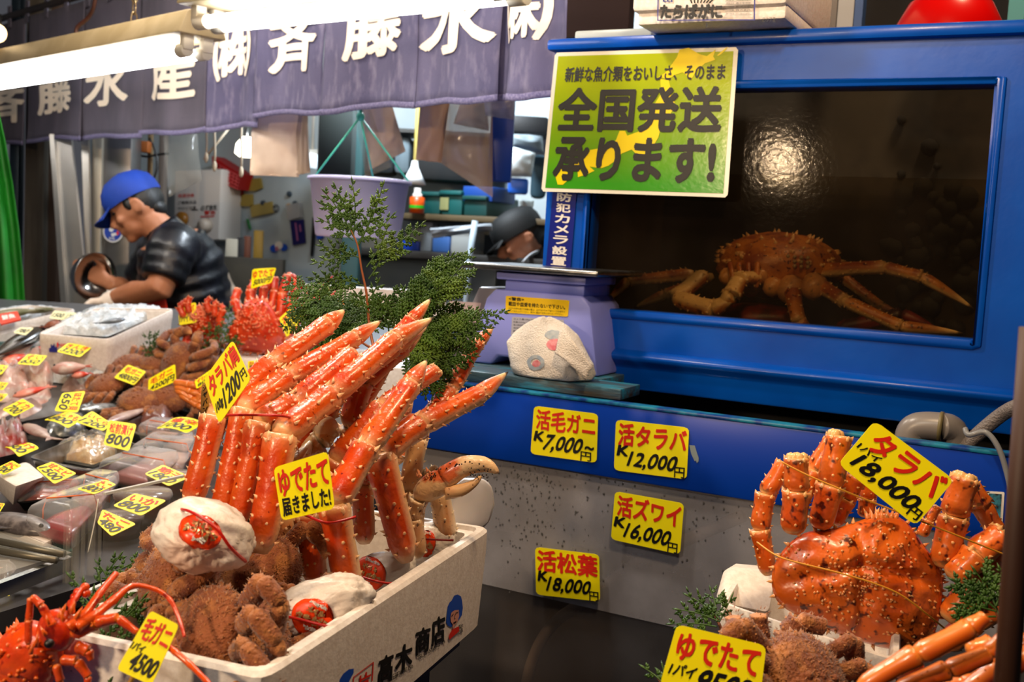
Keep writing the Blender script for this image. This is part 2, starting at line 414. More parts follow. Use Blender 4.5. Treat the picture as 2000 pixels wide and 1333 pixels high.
mb = MB(); bx(TL + 0.05, TR - 0.05, YT + 0.056, YT + DT - 0.06, zB + 0.036, zW, mb)
wat = obj('water', mb, film('tank_water', rgb('1c1a12'), (0.8, 0.73, 0.6), 0.03, 0.08, 0.02, 12), tank)
mb = MB(); bx(TL + .02, TR - .02, YF_ + .4, YT + DT - .02, 0.0, zB - .067, mb); obj('stand', mb, mat('stand_black', rgb('06080c'), .8), tank)  # black box, shade of the gap under the tank put into its colour
# dark lumps growing on the back lining
rng = random.Random(5)
mb = MB()
for k in range(90):
    p = onY(rng.gauss(1830, 55), rng.gauss(470, 75), YT + DT - 0.06)
    mb.ball(p, rng.uniform(0.008, 0.026), nu=7, nv=5)
ALG = obj('algae', mb, mat('algae_dark', rgb('0c0c08'), 0.9), tank)

# ---- live king crab in the tank
def bez(pts, n=6):
    """smooth polyline through the points"""
    pts = [V(p) for p in pts]; out = []
    for i in range(len(pts) - 1):
        p0, p1, p2, p3 = pts[max(i - 1, 0)], pts[i], pts[i + 1], pts[min(i + 2, len(pts) - 1)]
        for k in range(n):
            t = k / n
            out.append(0.5 * ((2 * p1) + (p2 - p0) * t + (2 * p0 - 5 * p1 + 4 * p2 - p3) * t * t + (3 * p1 - p0 - 3 * p2 + p3) * t ** 3))
    return out + [pts[-1]]
def crab_leg(mb, pts, rads, rng, pale=None, tip=True, spine=1.0, cut=False, ell=0.85, n=10, rows=5, tmax=0.9, soft=False):
    """jointed leg of a spiny crab: one tapered, flared tube per limb segment, with thorns"""
    pts = [V(p) for p in pts]; m = len(pts) - 1
    for i in range(m):
        p0, p1 = pts[i], pts[i + 1]; d = p1 - p0; L = d.length; a = d.normalized(); r0, r1 = rads[i], rads[i + 1]
        last = tip and i == m - 1
        u = (pale - a * pale.dot(a)).normalized() if pale is not None and (pale - a * pale.dot(a)).length > 1e-3 else a.orthogonal().normalized()
        w_ = a.cross(u)
        if last: prof = [(-0.02, 0.55, 0.5), (0.03, 0.85, 0.3), (0.12, 1, 0), (0.35, 0.86, 0.05), (0.55, 0.66, 0.25), (0.72, 0.46, 0.85), (0.84, 0.3, 1.0), (0.9, 0.22, 1.9), (1.0, 0.05, 2.0)]
        elif soft: prof = [(-0.06, 0.4, .4), (0.0, 0.72, .3), (0.08, 0.9, 0.1), (0.25, 1, 0), (0.5, 1.0, 0), (0.75, 0.97, 0), (0.92, 0.9, .1), (1.02, 0.62, .35), (1.06, .3, .4)]
        else: prof = [(-0.04, 0.5, 0.7), (0.01, 0.72, 0.75), (0.06, 0.86, 0.3), (0.15, 1, 0), (0.4, 1.0, 0), (0.65, 0.96, 0), (0.85, 1.03, 0), (0.95, 1.08, 0.15), (1.0, 1.0, 0.55), (1.015, 0.8, 0.8)]
        bend = w_ * (L * 0.025 * (1 if i % 2 else -1))
        rings = []; tt = []
        for s_, k, t in prof:
            r = (r0 + (r1 - r0) * max(0, min(1, s_))) * k if not last else r0 * k
            c = p0 + d * s_ + bend * math.sin(math.pi * max(0, min(1, s_)))
            for j in range(n):
                an = 6.28319 * j / n; q = u * math.cos(an) * ell + w_ * math.sin(an)
                lump = 1 + 0.07 * noise.noise(c * 45 + q * 1.6)
                rings.append(c + q * r * lump); dd = math.cos(an)
                tt.append(max(t, (tmax * max(0, min(1, (dd - 0.35) / 0.4)) if pale is not None else 0)))
        rr = [rings[k * n:(k + 1) * n] for k in range(len(prof))]
        mb.rings(rr, True, tt)
        if cut and i == m - 1:
            c = p1 + d * 0.005
            for k in range(5): mb.ball(c + (u * rng.uniform(-.5, .5) + w_ * rng.uniform(-.5, .5)) * r1, r1 * 0.42, nu=6, nv=4, t=1.0)
        if spine > 0:
            cnt = max(2, int(L / ((r0 + r1) * 0.5 * 0.95)))
            for row in range(rows):
                an0 = 6.28319 * row / rows + 0.5
                for k in range(cnt):
                    s_ = (k + 0.3 + rng.uniform(0, 0.5)) / cnt * (0.62 if last else 0.97)
                    r = (r0 + (r1 - r0) * s_) * (1 - 0.4 * s_ if last else 1); an = an0 + rng.uniform(-0.3, 0.3)
                    q = (u * math.cos(an) * ell + w_ * math.sin(an)); h = r * rng.uniform(0.12, 0.36) * spine
                    mb.cone(p0 + d * s_ + bend * math.sin(math.pi * s_) + q * r * 0.95, (q.normalized() + a * 0.55), r * 0.12, h + r * 0.05, 5, 0.8, 1.25 if rng.random() < 0.25 else 0.95)
            if not last and not soft:
                for k in range(5):
                    an = 6.28319 * k / 5; q = u * math.cos(an) * ell + w_ * math.sin(an)
                    mb.cone(p0 + d * 0.95 + q * r1 * 0.95, q * 0.6 + a, r1 * 0.2, r1 * 0.5 * spine, 5, 0.95)
M_live = mat('live_shell', rgb('b06a2a'), 0.4, c2=rgb('84401a'), nscale=25, cream=rgb('dcb880'), dark=rgb('201008'), bump=0.3, bscale=120, spots=(rgb('4a1708'), 90, 0.62, 0.68))
YC = YT + 0.30
live = thing('king_crab', 'live brown king crab crouching under water inside the blue tank', 'crab', onY(1530, 640, YC))
cc = onY(1520, 520, YC + 0.04)
def capf(d):
    return 1 + 0.06 * noise.noise(d * 4) + 0.035 * noise.noise(d * 11) + (0.10 if abs(d.x) < 0.25 and d.y < -0.7 else 0)
mb = MB().ball(cc, (0.135, 0.11, 0.072), nu=28, nv=16, fn=capf)
for k in range(120):
    d = V((rng.gauss(0, 1), rng.gauss(0, 1), abs(rng.gauss(0, 0.8)))).normalized(); p = cc + V((d.x * .135, d.y * .11, d.z * .072))
    mb.cone(p, d, 0.005, 0.010, 5, 0.6)
for i in range(3):
    for j in range(7):   # round markings along the pale flank
        p = onY(1500 + j * 13, 498 + i * 9 + j, YC - 0.062); mb.ball(p, 0.0042, nu=7, nv=5, t=1.7)
for k in range(5): mb.cone(cc + V((-0.05 + 0.018 * k, -0.1, 0.015)), V((-0.2 + 0.1 * k, -1, 0.4)), 0.006, 0.02, 5, 0.7)
obj('carapace', mb, M_live, live, local=False)
mb = MB()
for x, y, r in ((1440, 545, .02), (1465, 560, .022), (1420, 540, .018), (1485, 540, .02), (1510, 560, .022), (1545, 566, .03), (1590, 560, .028)): mb.ball(onY(x, y, YC - 0.07), r, nu=10, nv=7, fn=lambda d: 1 + .2 * noise.noise(d * 5), t=0.25)
for k in range(4): mb.tube(bez([onY(1425 + 18 * k, 515, YC - .08), onY(1430 + 16 * k, 535 + 4 * k, YC - .1), onY(1440 + 12 * k, 562, YC - .1)]), [.006] * 12 + [.003], 6)
obj('mouthparts', mb, M_live, live)
px = lambda L, y: [onY(a, b, y + c) for a, b, c in L]
for i, (L, rad) in enumerate([
    ([(1350, 535, .0), (1228, 548, -.05), (1178, 598, -.06)], [.017, .014, .006]),
    ([(1390, 540, 0), (1300, 575, -.03), (1238, 602, -.02)], [.015, .013, .008]),
    ([(1590, 530, .0), (1728, 522, -.03), (1800, 540, -.04), (1904, 605, -.03)], [.02, .015, .014, .004]),
    ([(1580, 545, -.04), (1650, 588, -.1), (1760, 638, -.12), (1885, 652, -.1)], [.02, .016, .014, .004]),
    ([(1545, 550, -.07), (1560, 628, -.12), (1590, 650, -.1)], [.02, .015, .01]),
    ([(1640, 540, .1), (1720, 600, .1), (1800, 640, .08)], [.016, .013, .006])]):
    mb = MB(); crab_leg(mb, px(L, YC), rad, rng, pale=V((0, -0.3, -1)), tip=True, spine=0.9, tmax=0.8); obj('leg', mb, M_live, live)
for L, rad in (([(1375, 535, -.06), (1320, 582, -.12), (1395, 604, -.15), (1440, 580, -.16)], [.018, .02, .02, .012]), ([(1480, 545, -.08), (1445, 545, -.13), (1430, 575, -.15), (1400, 600, -.15)], [.018, .018, .02, .012])):
    mb = MB(); crab_leg(mb, px(L, YC), rad, rng, pale=V((0, -0.6, 0.7)), spine=0.9); obj('claw_arm', mb, M_live, live)
und = thing('king_crab', 'dark reddish king crab lying mostly hidden beneath the live crab in the blue tank', 'crab', onY(1490, 655, YC))
mb = MB().ball(onY(1480, 618, YC - .02), (.10, .06, .028), nu=20, nv=12, fn=capf)
obj('carapace', mb, mat('live_red_shell', rgb('7a2410'), 0.45, c2=rgb('35100a'), nscale=20, bump=0.3), und)
mb = MB(); crab_leg(mb, px([(1640, 640, .05), (1760, 615, .05), (1840, 650, .05)], YC), [.018, .016, .01], rng); obj('leg', mb, MATS['live_red_shell'], und)

# ---- poster, vertical notice and box on the tank
POS = [(1084, 103), (1442, 92), (1421, 386), (1057, 374)]
pp = V((0, YT - 0.024, 0)); ny = V((0, -1, 0))
f = surf(*[on_plane(x, y, pp, ny) for x, y in POS])
poster = thing('poster', 'green and yellow laminated poster with bold black Japanese writing on the blue tank', 'poster', f(0.5, 0)[0])
mb = MB(); card_mesh(mb, f, 0.012, 0.012); obj('laminate', mb, mat('laminate', rgb('d8d4c4'), 0.22, bump=0.05, bscale=15), poster)
g = bpy.data.materials.new('poster_green'); g.use_nodes = True; nt = g.node_tree
tcg = nt.nodes.new('ShaderNodeAttribute'); tcg.attribute_name = 'tint'
rp = nt.nodes.new('ShaderNodeValToRGB'); nt.links.new(tcg.outputs['Fac'], rp.inputs[0]); nt.links.new(rp.outputs[0], nt.nodes['Principled BSDF'].inputs['Base Color'])
rp.color_ramp.elements[0].color = (*rgb('368a1a'), 1); rp.color_ramp.elements[0].position = 0.05; rp.color_ramp.elements[1].color = (*rgb('98a412'), 1); rp.color_ramp.elements[1].position = 0.85
pb = nt.nodes['Principled BSDF']; pb.inputs['Roughness'].default_value = 0.2
nn = nt.nodes.new('ShaderNodeTexNoise'); nn.inputs['Scale'].default_value = 22; bp = nt.nodes.new('ShaderNodeBump'); bp.inputs['Strength'].default_value = 0.08; bp.inputs['Distance'].default_value = 0.004
nt.links.new(nn.outputs[0], bp.inputs['Height']); nt.links.new(bp.outputs[0], pb.inputs['Normal'])
mb = MB(); nv = 12
vs = []; tt = []
for j in range(nv + 1):
    for u in (0.022, 0.978):
        v = 0.026 + 0.948 * j / nv; p, n = f(u, v); vs.append(p + n * 0.0006); tt.append(j / nv + 1e-4)
mb.add(vs, [(2 * j, 2 * j + 1, 2 * j + 3, 2 * j + 2) for j in range(nv)], False, tt); obj('printed_sheet', mb, g, poster)
def uvpoly(mb, f, poly, lift):
    vs = [f(u, v)[0] + f(u, v)[1] * lift for u, v in poly]; mb.add(vs, [tuple(range(len(vs)))], False)
mb = MB()   # yellow map: zoomed poster 1703x1333, corners inset by hand
pm = lambda P: [((x - 205 + (1333 - y) * 0.0) / 1345, (1195 - y) / 1040) for x, y in P]
uvpoly(mb, f, pm([(1145, 160), (1210, 150), (1285, 195), (1340, 212), (1400, 165), (1385, 215), (1400, 238), (1330, 262), (1265, 330), (1245, 370), (1180, 320), (1120, 340), (1085, 370), (1010, 350), (1060, 320), (1100, 260), (1130, 215)]), 0.0012)
uvpoly(mb, f, pm([(1025, 365), (1085, 375), (1100, 420), (1110, 480), (1140, 530), (1130, 590), (1100, 640), (1060, 690), (1045, 780), (1020, 830), (1000, 880), (960, 925), (900, 905), (860, 870), (790, 900), (760, 945), (700, 990), (650, 1010), (560, 1000), (500, 1030), (440, 990), (480, 940), (540, 880), (640, 860), (700, 850), (740, 800), (760, 735), (800, 735), (820, 770), (900, 740), (950, 660), (990, 560), (1040, 470)]), 0.0012)
uvpoly(mb, f, pm([(470, 1020), (560, 1000), (600, 1030), (540, 1060), (480, 1080)]), 0.0012)
uvpoly(mb, f, pm([(300, 1060), (350, 1020), (420, 1060), (420, 1090), (370, 1140), (330, 1140)]), 0.0012)
uvpoly(mb, f, pm([(1410, 210), (1440, 180), (1480, 150), (1470, 170), (1440, 200), (1420, 212)]), 0.0012)
obj('printed_map', mb, mat('map_yellow', rgb('dcc40f'), 0.25), poster)
mb = MB()
write(mb, f, '新鮮な魚介類をおいしさ、そのまま', (0.075, 0.785, 0.945, 0.895), 0.028, lift=0.0018)
write(mb, f, '全国発送', (0.05, 0.43, 0.945, 0.75), 0.036, lift=0.0018)
write(mb, f, '承ります!', (0.055, 0.08, 0.93, 0.4), 0.042, lift=0.0018)
obj('lettering', mb, M_black, poster)
f = surf(*[on_plane(x, y, V((0, YT - 0.004, 0)), ny) for x, y in [(1081, 362), (1127, 366), (1114, 524), (1066, 520)]])
vn = thing('notice_strip', 'narrow navy notice strip with vertical white writing on the blue tank corner', 'sign', f(.5, 0)[0])
mb = MB(); card_mesh(mb, f, 0.01, 0.005); obj('strip', mb, mat('navy_strip', rgb('0c1c74'), 0.3), vn)
mb = MB(); tx = '防犯カメラ設置'
for k, ch in enumerate(tx): 
    h = 0.92 / len(tx); write(mb, f, ch, (0.2, 0.93 - h * (k + 1) + 0.012, 0.82, 0.93 - h * k - 0.012), 0.03)
obj('lettering', mb, M_paper, vn)

# white box with printed label on the tank top
ytb = YT - 0.10
bxl = onY(1230, 60, ytb).x; bxr = onY(1534, 50, ytb).x; bz = zT + 0.014
cb = thing('crab_carton', 'white polystyrene carton with blue printed crab label on top of the blue tank', 'box', ((bxl + bxr) / 2, ytb + .15, bz))
mb = MB(); bx(bxl + .008, bxr - .004, ytb + .012, ytb + .34, bz, bz + .03, mb); obj('base', mb, M_foam, cb, bevel=0.006)
mb = MB(); bx(bxl, bxr, ytb, ytb + .35, bz + .022, bz + .24, mb); obj('lid', mb, M_foam, cb, bevel=0.01)
f = surf(*[on_plane(x, y, V((0, ytb - .001, 0)), ny) for x, y in [(1285, -60), (1476, -66), (1475, 40), (1284, 41)]])
mb = MB()
for b in ((0, 0, 1, 0.02), (0, 0.02, .012, 1), (.988, 0.02, 1, 1), (0, .98, 1, 1)): uvpoly(mb, f, [(b[0], b[1]), (b[2], b[1]), (b[2], b[3]), (b[0], b[3])], .001)
write(mb, f, '山', (0.06, 0.36, 0.16, 0.46), 0.03, lift=.0014)
obj('label_border', mb, M_navy, cb)
mb = MB(); write(mb, f, 'たらばがに', (0.03, 0.03, 0.68, 0.33), 0.06, wob=0.02, lift=.0018)
for k in range(6):
    y = .1 + .065 * k; uvpoly(mb, f, [(.70, y), (.97, y), (.97, y + .006), (.70, y + .006)], .001)
    write(mb, f, ['原料原産国', '内容量', '賞味期限', '保存方法', '製造者', '品名'][k], (.71, y + .015, .79, y + .045), 0); write(mb, f, ['ロシア産たらばがに', '株式会社', '別途記載', '要冷凍保存', '北海道根室市', 'ボイル'][k], (.81, y + .015, .955, y + .045), 0)
for k in range(7): mb.tube(bez([f(.36 + .03 * k, .34)[0], f(.34 + .045 * k, .5)[0], f(.40 + .03 * k, .75)[0]], 4), .0012, 5)
obj('lettering', mb, M_black, cb)
f2 = surf(*[on_plane(x, y, V((0, ytb - .001, 0)), ny) for x, y in [(1490, 33), (1515, 33), (1515, 44), (1490, 44)]])
mb = MB(); write(mb, f2, 'ロシア産', (0, 0, 1, 1), 0); uvpoly(mb, f2, [(-4.6, -.9), (-4.4, -.9), (-4.4, 0.0), (-4.6, 0.0)], .001); obj('origin_lettering', mb, M_black, cb)
# grey tray lid beside it, fish box, dark clutter above the tank
mb = MB(); bx(onY(1112, 90, YT).x, bxl - .004, YT + .02, YT + .4, zT + .013, zT + .033, mb); single('tray_lid', mb, mat('grey_plastic', rgb('8d9492'), 0.4), 'flat grey plastic lid lying on the tank beside the white carton', 'lid', bevel=.005)
pr = onY(1856, 20, YT + .25)
mb = MB().lathe([(.001, .15), (.04, .145), (.075, .12), (.098, .075), (.105, .02), (.1, .0), (.001, .0)], Matrix.Translation((pr.x, pr.y, zT - .02)) @ Matrix.Scale(1.0, 4), 28)
single('float_ball', mb, mat('red_gloss', rgb('c00a08'), 0.22), 'shiny red dome standing on top of the blue tank', 'buoy')
mb = MB(); bx(TL + .04, TR - .04, YT + .12, YT + .14, zT, zT + .02, mb)
mb = MB(); a = onY(1540, 40, 2.7); b = onY(1600, 40, 2.7)
for x0, x1, z0, z1, cl, nm, lb in ((1540, 1592, -10, 27, '3a1410', 'brown_beam', 'short dark brown beam above the tank by the carton'), (1538, 1590, 28, 40, '8f8a7a', 'pale_rail', 'pale metal rail under the brown beam above the tank'), (1597, 1635, -10, 36, '5b5148', 'wooden_post', 'dull brown wooden post behind the tank'), (1637, 1668, -10, 32, '8a8784', 'grey_post', 'light grey post behind the tank'), (1670, 1684, -10, 30, '27406b', 'blue_pipe', 'thin blue pipe standing behind the tank'), (1972, 2000, -10, 36, '2a6a6e', 'teal_post', 'teal post behind the far end of the tank')):
    p, q_ = onY(x0, z0, 2.62), onY(x1, z1, 2.62)
    zl = min(p.z, q_.z)
    mb = MB(); bx(p.x, q_.x, 2.62, 2.66, zl if nm in ('brown_beam', 'pale_rail') else 0.0, 2.99 if nm != 'pale_rail' else max(p.z, q_.z), mb); single(nm, mb, mat(nm, rgb(cl), .6), lb, 'post' if 'beam' not in nm and 'rail' not in nm else 'beam')
p, q_ = onY(1100, 0, 2.75), onY(1226, 68, 2.75)
mb = MB(); bx(p.x, q_.x, 2.75, 2.79, min(p.z, q_.z), 2.99, mb); single('awning_cloth', mb, mat('brown_cloth', rgb('2a120c'), .8), 'dark brown cloth hanging between curtain and white carton', 'cloth')

# ================================================================ trough, lower tank and what stands on them
YF = 1.74
xl = onY(800, 800, YF).x; xr = onY(2080, 950, YF).x
zt1 = onY(1300, 806, YF).z; zb1 = onY(1300, 952, YF).z
tr = thing('water_trough', 'long blue open water trough in front of the tank, over a glass front', 'trough', ((xl + xr) / 2, YF + .1, 0))
mb = MB(); bx(xl, xr, YF, YF + .022, zb1, zt1, mb); obj('front_board', mb, M_bluetrim, tr, bevel=.003)
mb = MB(); bx(xl, xr, YF - .002, YF + .026, zt1, zt1 + .006, mb); obj('top_edge', mb, mat('worn_edge', rgb('1f7fa0'), .4, c2=rgb('0a3a80'), nscale=30), tr, bevel=.002)
mb = MB(); bx(xl, xr, YF + .2, YF + .222, zb1, zt1 - .05, mb); bx(xl, xr, YF + .022, YF + .2, zb1, zb1 + .02, mb); obj('basin', mb, mat('basin_black', rgb('07090e'), .6), tr)  # blackened so the gap behind the trough board reads as shade
mb = MB(); bx(xl + .01, xr - .01, YF + .024, YF + .198, zb1 + .022, zb1 + .06, mb); obj('water', mb, mat('dark_water', rgb('05080f'), .06), tr)
zg0 = .30
mb = MB(); bx(xl, xr, YF + .012, YF + .02, zg0, zb1 - .004, mb)
obj('glass_front', mb, film('wet_glass', rgb('a3a3ac'), (0.95, 0.95, 0.96), 0.04, 0.12, 0.03, 60, 0.05), tr)
M_grey = mat('tank_grey', rgb('b4b5bd'), .5, c2=rgb('98989e'), nscale=3)
mb = MB(); bx(xl, xr, YF + .36, YF + .38, zg0, zb1, mb); bx(xl, xl + .02, YF + .022, YF + .36, zg0, zb1 - .004, mb); bx(xr - .02, xr, YF + .022, YF + .36, zg0, zb1 - .004, mb); bx(xl, xr, YF + .01, YF + .38, zg0 - .3, zg0, mb)
obj('tank_lining', mb, M_grey, tr)
zlw = onY(1230, 1198, YF + .02).z
mb = MB(); bx(xl, xr, YF + .0105, YF + .0115, zlw - .004, zb1 - .004, mb); obj('condensation', mb, film('condensation', rgb('a6a6af'), (0.95, 0.95, 0.96), 0.33, 0.25, 0.05, 40, 0.3), tr)
mb = MB(); bx(xl + .022, xr - .022, YF + .028, YF + .35, zg0 + .002, zlw, mb); obj('lower_water', mb, film('murky_water', rgb('2c2416'), (0.66, 0.58, 0.46), 0.16, 0.12, 0.1, 10), tr)
mb = MB(); rng = random.Random(9)   # drops on the glass
for k in range(520):
    x = rng.uniform(930, 1480); y = 885 + abs(rng.gauss(0, 1)) * 110
    if rng.random() < .35: x = rng.gauss(1035, 45)
    if y > 1180: continue
    p = onY(x, y, YF + .0102)
    if p.z > zb1 - .006: continue
    r = rng.uniform(.0007, .0021); mb.ball(p, (r, r * .5, r * rng.uniform(1, 1.6)), nu=6, nv=4)
tag(obj('water_drops', mb, mat('drops', (.75, .75, .76), .05, trans=.9), tr), kind='stuff')
hp = bez([onY(1452, 1008, YF + .05), onY(1330, 1060, YF + .05), onY(1240, 1105, YF + .05), onY(1150, 1170, YF + .045), onY(1080, 1220, YF + .045), onY(1040, 1290, YF + .04), onY(1015, 1400, YF + .04)], 6)
single('hose', MB().tube(hp, .011, 10), mat('hose_brown', rgb('c4b2aa'), .5), 'brownish hose hanging in the glass fronted tank below the trough', 'hose')
# planks
M_plank = mat('worn_plank', rgb('3d5560'), .5, c2=rgb('2a7f9a'), nscale=6, lo=.5, hi=.62, c3=rgb('4a3f30'), n3=9, stretch=(1, 6, 6), bump=.4, bscale=30)
ypk = YF + .075
z1 = zt1 + .0075
x0, x1 = onY(900, 760, ypk).x, onY(1215, 760, ypk - .05).x
mb = MB(); bx(x0, x1, ypk - .055, ypk + .04, z1, z1 + .02, mb); single('plank', mb, M_plank, 'worn blue plank under the towel, front one of two across the trough', 'plank', bevel=.002)
x0b, x1b = onY(880, 735, ypk + .1).x, onY(1196, 740, ypk + .1).x
mb = MB(); bx(x0b, x1b, ypk + .05, ypk + .22, z1, z1 + .02, mb); single('plank', mb, M_plank, 'worn plank under the weighing scale, rear one of two across the trough', 'plank', bevel=.002)

# ---- weighing scale
M_lav = mat('lavender_plastic', rgb('8b93e6'), .42, c2=rgb('828add'), nscale=4)
ys = YF + .14; zs = z1 + .021
sc = thing('weighing_scale', 'lavender weighing scale with steel platter and yellow warning sticker', 'scale', (onY(1040, 700, ys).x, ys + .08, zs))
sx = lambda x, y: onY(x, y, ys)
A = [sx(912, 700), sx(1169, 708), sx(1148, 577), sx(955, 566)]
zh = (A[2].z + A[3].z) / 2
fr = [V((A[0].x, ys, zs)), V((A[0].x + .055, ys, zs)), V((A[0].x + .07, ys, zs + .018)), V((A[1].x - .07, ys, zs + .018)), V((A[1].x - .055, ys, zs)), V((A[1].x, ys, zs)), V((A[2].x + .006, ys, zh - .02)), V((A[2].x - .012, ys, zh)), V((A[3].x + .012, ys, zh)), V((A[3].x - .006, ys, zh - .02))]
mb = MB().hexa(fr, [p + V((0, .15, 0)) for p in fr]); obj('housing', mb, M_lav, sc, bevel=.006)
cx = (A[2].x + A[3].x) / 2; hw = (A[2].x - A[3].x) / 2
mb = MB(); bx(cx - hw + .03, cx + hw - .012, ys + .01, ys + .14, zh - .002, zh + .02, mb); bx(cx - hw + .015, cx + hw - .005, ys - .002, ys + .15, zh + .02, zh + .036, mb); obj('platter_support', mb, M_lav, sc, bevel=.004)
pl, prr = onY(918, 520, ys - .03).x, onY(1170, 535, ys - .03).x
zp = onY(1040, 527, ys - .03).z
mb = MB(); bx(pl - .03, prr, ys - .035, ys + .20, zp - .006, zp + .006, mb); obj('platter', mb, M_steel, sc, bevel=.005, seg=3)
con = [V((A[0].x - .075, ys + .045, zs)), V((A[0].x - .0, ys + .045, zs)), V((A[3].x - .004, ys + .045, zh)), V((A[3].x - .05, ys + .045, zh))]
mb = MB().hexa(con, [p + V((0, .1, 0)) for p in con]); obj('display_console', mb, mat('scale_grey', rgb('6f6a70'), .45), sc, bevel=.006)
n_ = V((0, -1, 0))
cf = surf(*[on_plane(x, y, V((0, ys + .0435, 0)), n_) for x, y in [(878, 588), (940, 592), (930, 630), (868, 628)]])
mb = MB(); card_mesh(mb, cf, .02, .03); obj('console_label', mb, mat('pinkish_label', rgb('b9a2a0'), .5), sc)
mb = MB()
for k in range(4): write(mb, cf, ['はかり', 'ゼロ 風袋', '電源 入/切', '単価'][k], (.1 + .05 * k, .72 - .2 * k, .75, .84 - .2 * k), .01)
obj('console_lettering', mb, M_black, sc)
wf = surf(*[on_plane(x, y, V((0, ys - .0015, 0)), n_) for x, y in [(988, 578), (1112, 587), (1109, 619), (987, 611)]])
mb = MB(); card_mesh(mb, wf, .03, .05); obj('warning_sticker', mb, mat('sticker_yellow', rgb('eec412'), .4), sc)
mb = MB()
write(mb, wf, '<警告>', (.05, .74, .3, .95), .02); write(mb, wf, '載皿や皿受を持たないで下さい。', (.05, .42, .95, .68), .02)
write(mb, wf, 'はかりの持ち運びや移動の際は、必ずはかりの下部ベースを両手で', (.05, .22, .95, .34), 0.005); write(mb, wf, '持って持ち上げて下さい。絶対に載皿や皿受を持たないで下さい。', (.05, .06, .93, .18), 0.005)
obj('warning_lettering', mb, M_black, sc)
lf = surf(*[on_plane(x, y, V((0, ys - .0015, 0)), n_) for x, y in [(1000, 619), (1101, 625), (1100, 660), (998, 656)]])
mb = MB(); card_mesh(mb, lf, .03, .05); obj('rating_plate', mb, mat('plate_grey', rgb('a9a9b8'), .4), sc)
mb = MB()
for k, tx in enumerate(['ひょう量:10kg 定格電圧DC6V 型式承認', '目量:0.01kg 消費電力0.12W', '最小測定量 0.1kg', '使用範囲 1~10kg', '製造年 製造番号', 'MODEL']): write(mb, lf, tx, (.04, .84 - .16 * k, [.95, .6, .32, .42, .5, .3][k], .94 - .16 * k), 0.005)
obj('rating_lettering', mb, M_black, sc)

# ---- towel
tp = onY(1080, 745, ypk - .01)
tw = thing('towel', 'white terry towel with faded red and blue print crumpled on the plank', 'towel', (tp.x, ypk - .005, z1 + .021))
def twf(d):
    k = 1 + .16 * noise.noise(d * 1.7 + V((3, 1, 0))) + .07 * noise.noise(d * 4) + .03 * noise.noise(d * 9)
    return k
mb = MB(); zb_ = z1 + .0215
tc_ = V((tp.x, ypk - .01, zb_))
prof = [(0, 1.0, .98), (.012, 1.06, 1.0), (.03, 1.03, .95), (.055, .93, .8), (.075, .76, .62), (.092, .5, .42), (.102, .22, .22), (.106, .03, .03)]
rings = []
for k, (z, a, b) in enumerate(prof):
    ring = []
    for i in range(56):
        an = 6.28319 * i / 56; q = V((math.cos(an), math.sin(an), 0))
        kk = 1 + .14 * noise.noise(q * 1.4 + V((0, 0, z * 9))) + .07 * math.sin(an * 5 + z * 55) * (1 if z > .01 else .4) + .10 * noise.noise(q * 3 + V((5, 0, z * 25)))
        sh = .02 if z > .05 else 0
        ring.append(tc_ + V((q.x * .083 * a * kk - sh * (z / .1), q.y * .05 * b * kk, z * (1 + .08 * math.sin(an * 2)))))
    rings.append(ring)
mb.rings(rings, True)
M_towel = mat('terry', rgb('ebe3d9'), .95, c2=rgb('ddd0c2'), nscale=9, bump=1.0, bscale=420, sheen=.5)
cloth_ = obj('cloth', mb, M_towel, tw, remesh=.0035, smooth=2)
fl = MB()   # folded flap down the side
def flap(u, v):
    a = V((onY(1098, 640, ypk - .055))); b_ = onY(1158, 712, ypk - .065); c_ = onY(1146, 742, ypk - .07); d_ = onY(1085, 690, ypk - .072)
    return (a * (1 - u) + b_ * u) * (1 - v) + (d_ * (1 - u) + c_ * u) * v + V((0, -.006 * math.sin(3.1 * u), .004 * math.sin(6 * v + 4 * u)))
fl.patch(flap, 14, 8, .004); obj('folded_flap', fl, M_towel, tw, smooth=0)
def stain(nm, cx_, cy_, rx_, ry_, m, hole=0, seed=0):
    mb = MB(); dgt = bpy.context.evaluated_depsgraph_get(); dgt.update(); vs = []; hits = []
    oo = cloth_; Mi = TOT[tw.name].inverted()
    ring_r = [hole, 1.0] if hole else [0.02, .5, 1.0]
    for rr in ring_r:
        for i in range(18):
            an = 6.28319 * i / 18; k = rr * (1 + .15 * noise.noise(V((math.cos(an) * 2 + seed, math.sin(an) * 2, 0))))
            r_ = ray(cx_ + rx_ * k * math.cos(an), cy_ + ry_ * k * math.sin(an))
            ok, lo, no, _ = oo.ray_cast(Mi @ EYE, r_.normalized())
            vs.append((TOT[tw.name] @ lo + no * .0012) if ok else None)
    if any(v is None for v in vs): return
    mb.rings([vs[k * 18:(k + 1) * 18] for k in range(len(ring_r))], False)
    obj(nm, mb, m, tw)
M_st1 = mat('faded_blue_print', rgb('8b97a4'), .95, c2=rgb('a9adae'), nscale=60); M_st2 = mat('faded_red_print', rgb('c2626a'), .95, c2=rgb('d8969a'), nscale=60)
stain('blue_print', 1081, 655, 17, 9, M_st1); stain('red_print', 1083, 674, 16, 12, M_st2, seed=3); stain('blue_print', 1047, 709, 17, 15, M_st1, .55, 5); stain('red_print', 1048, 711, 8, 7, M_st2, seed=8); stain('red_print', 1112, 738, 22, 9, M_st2, .4, 2)

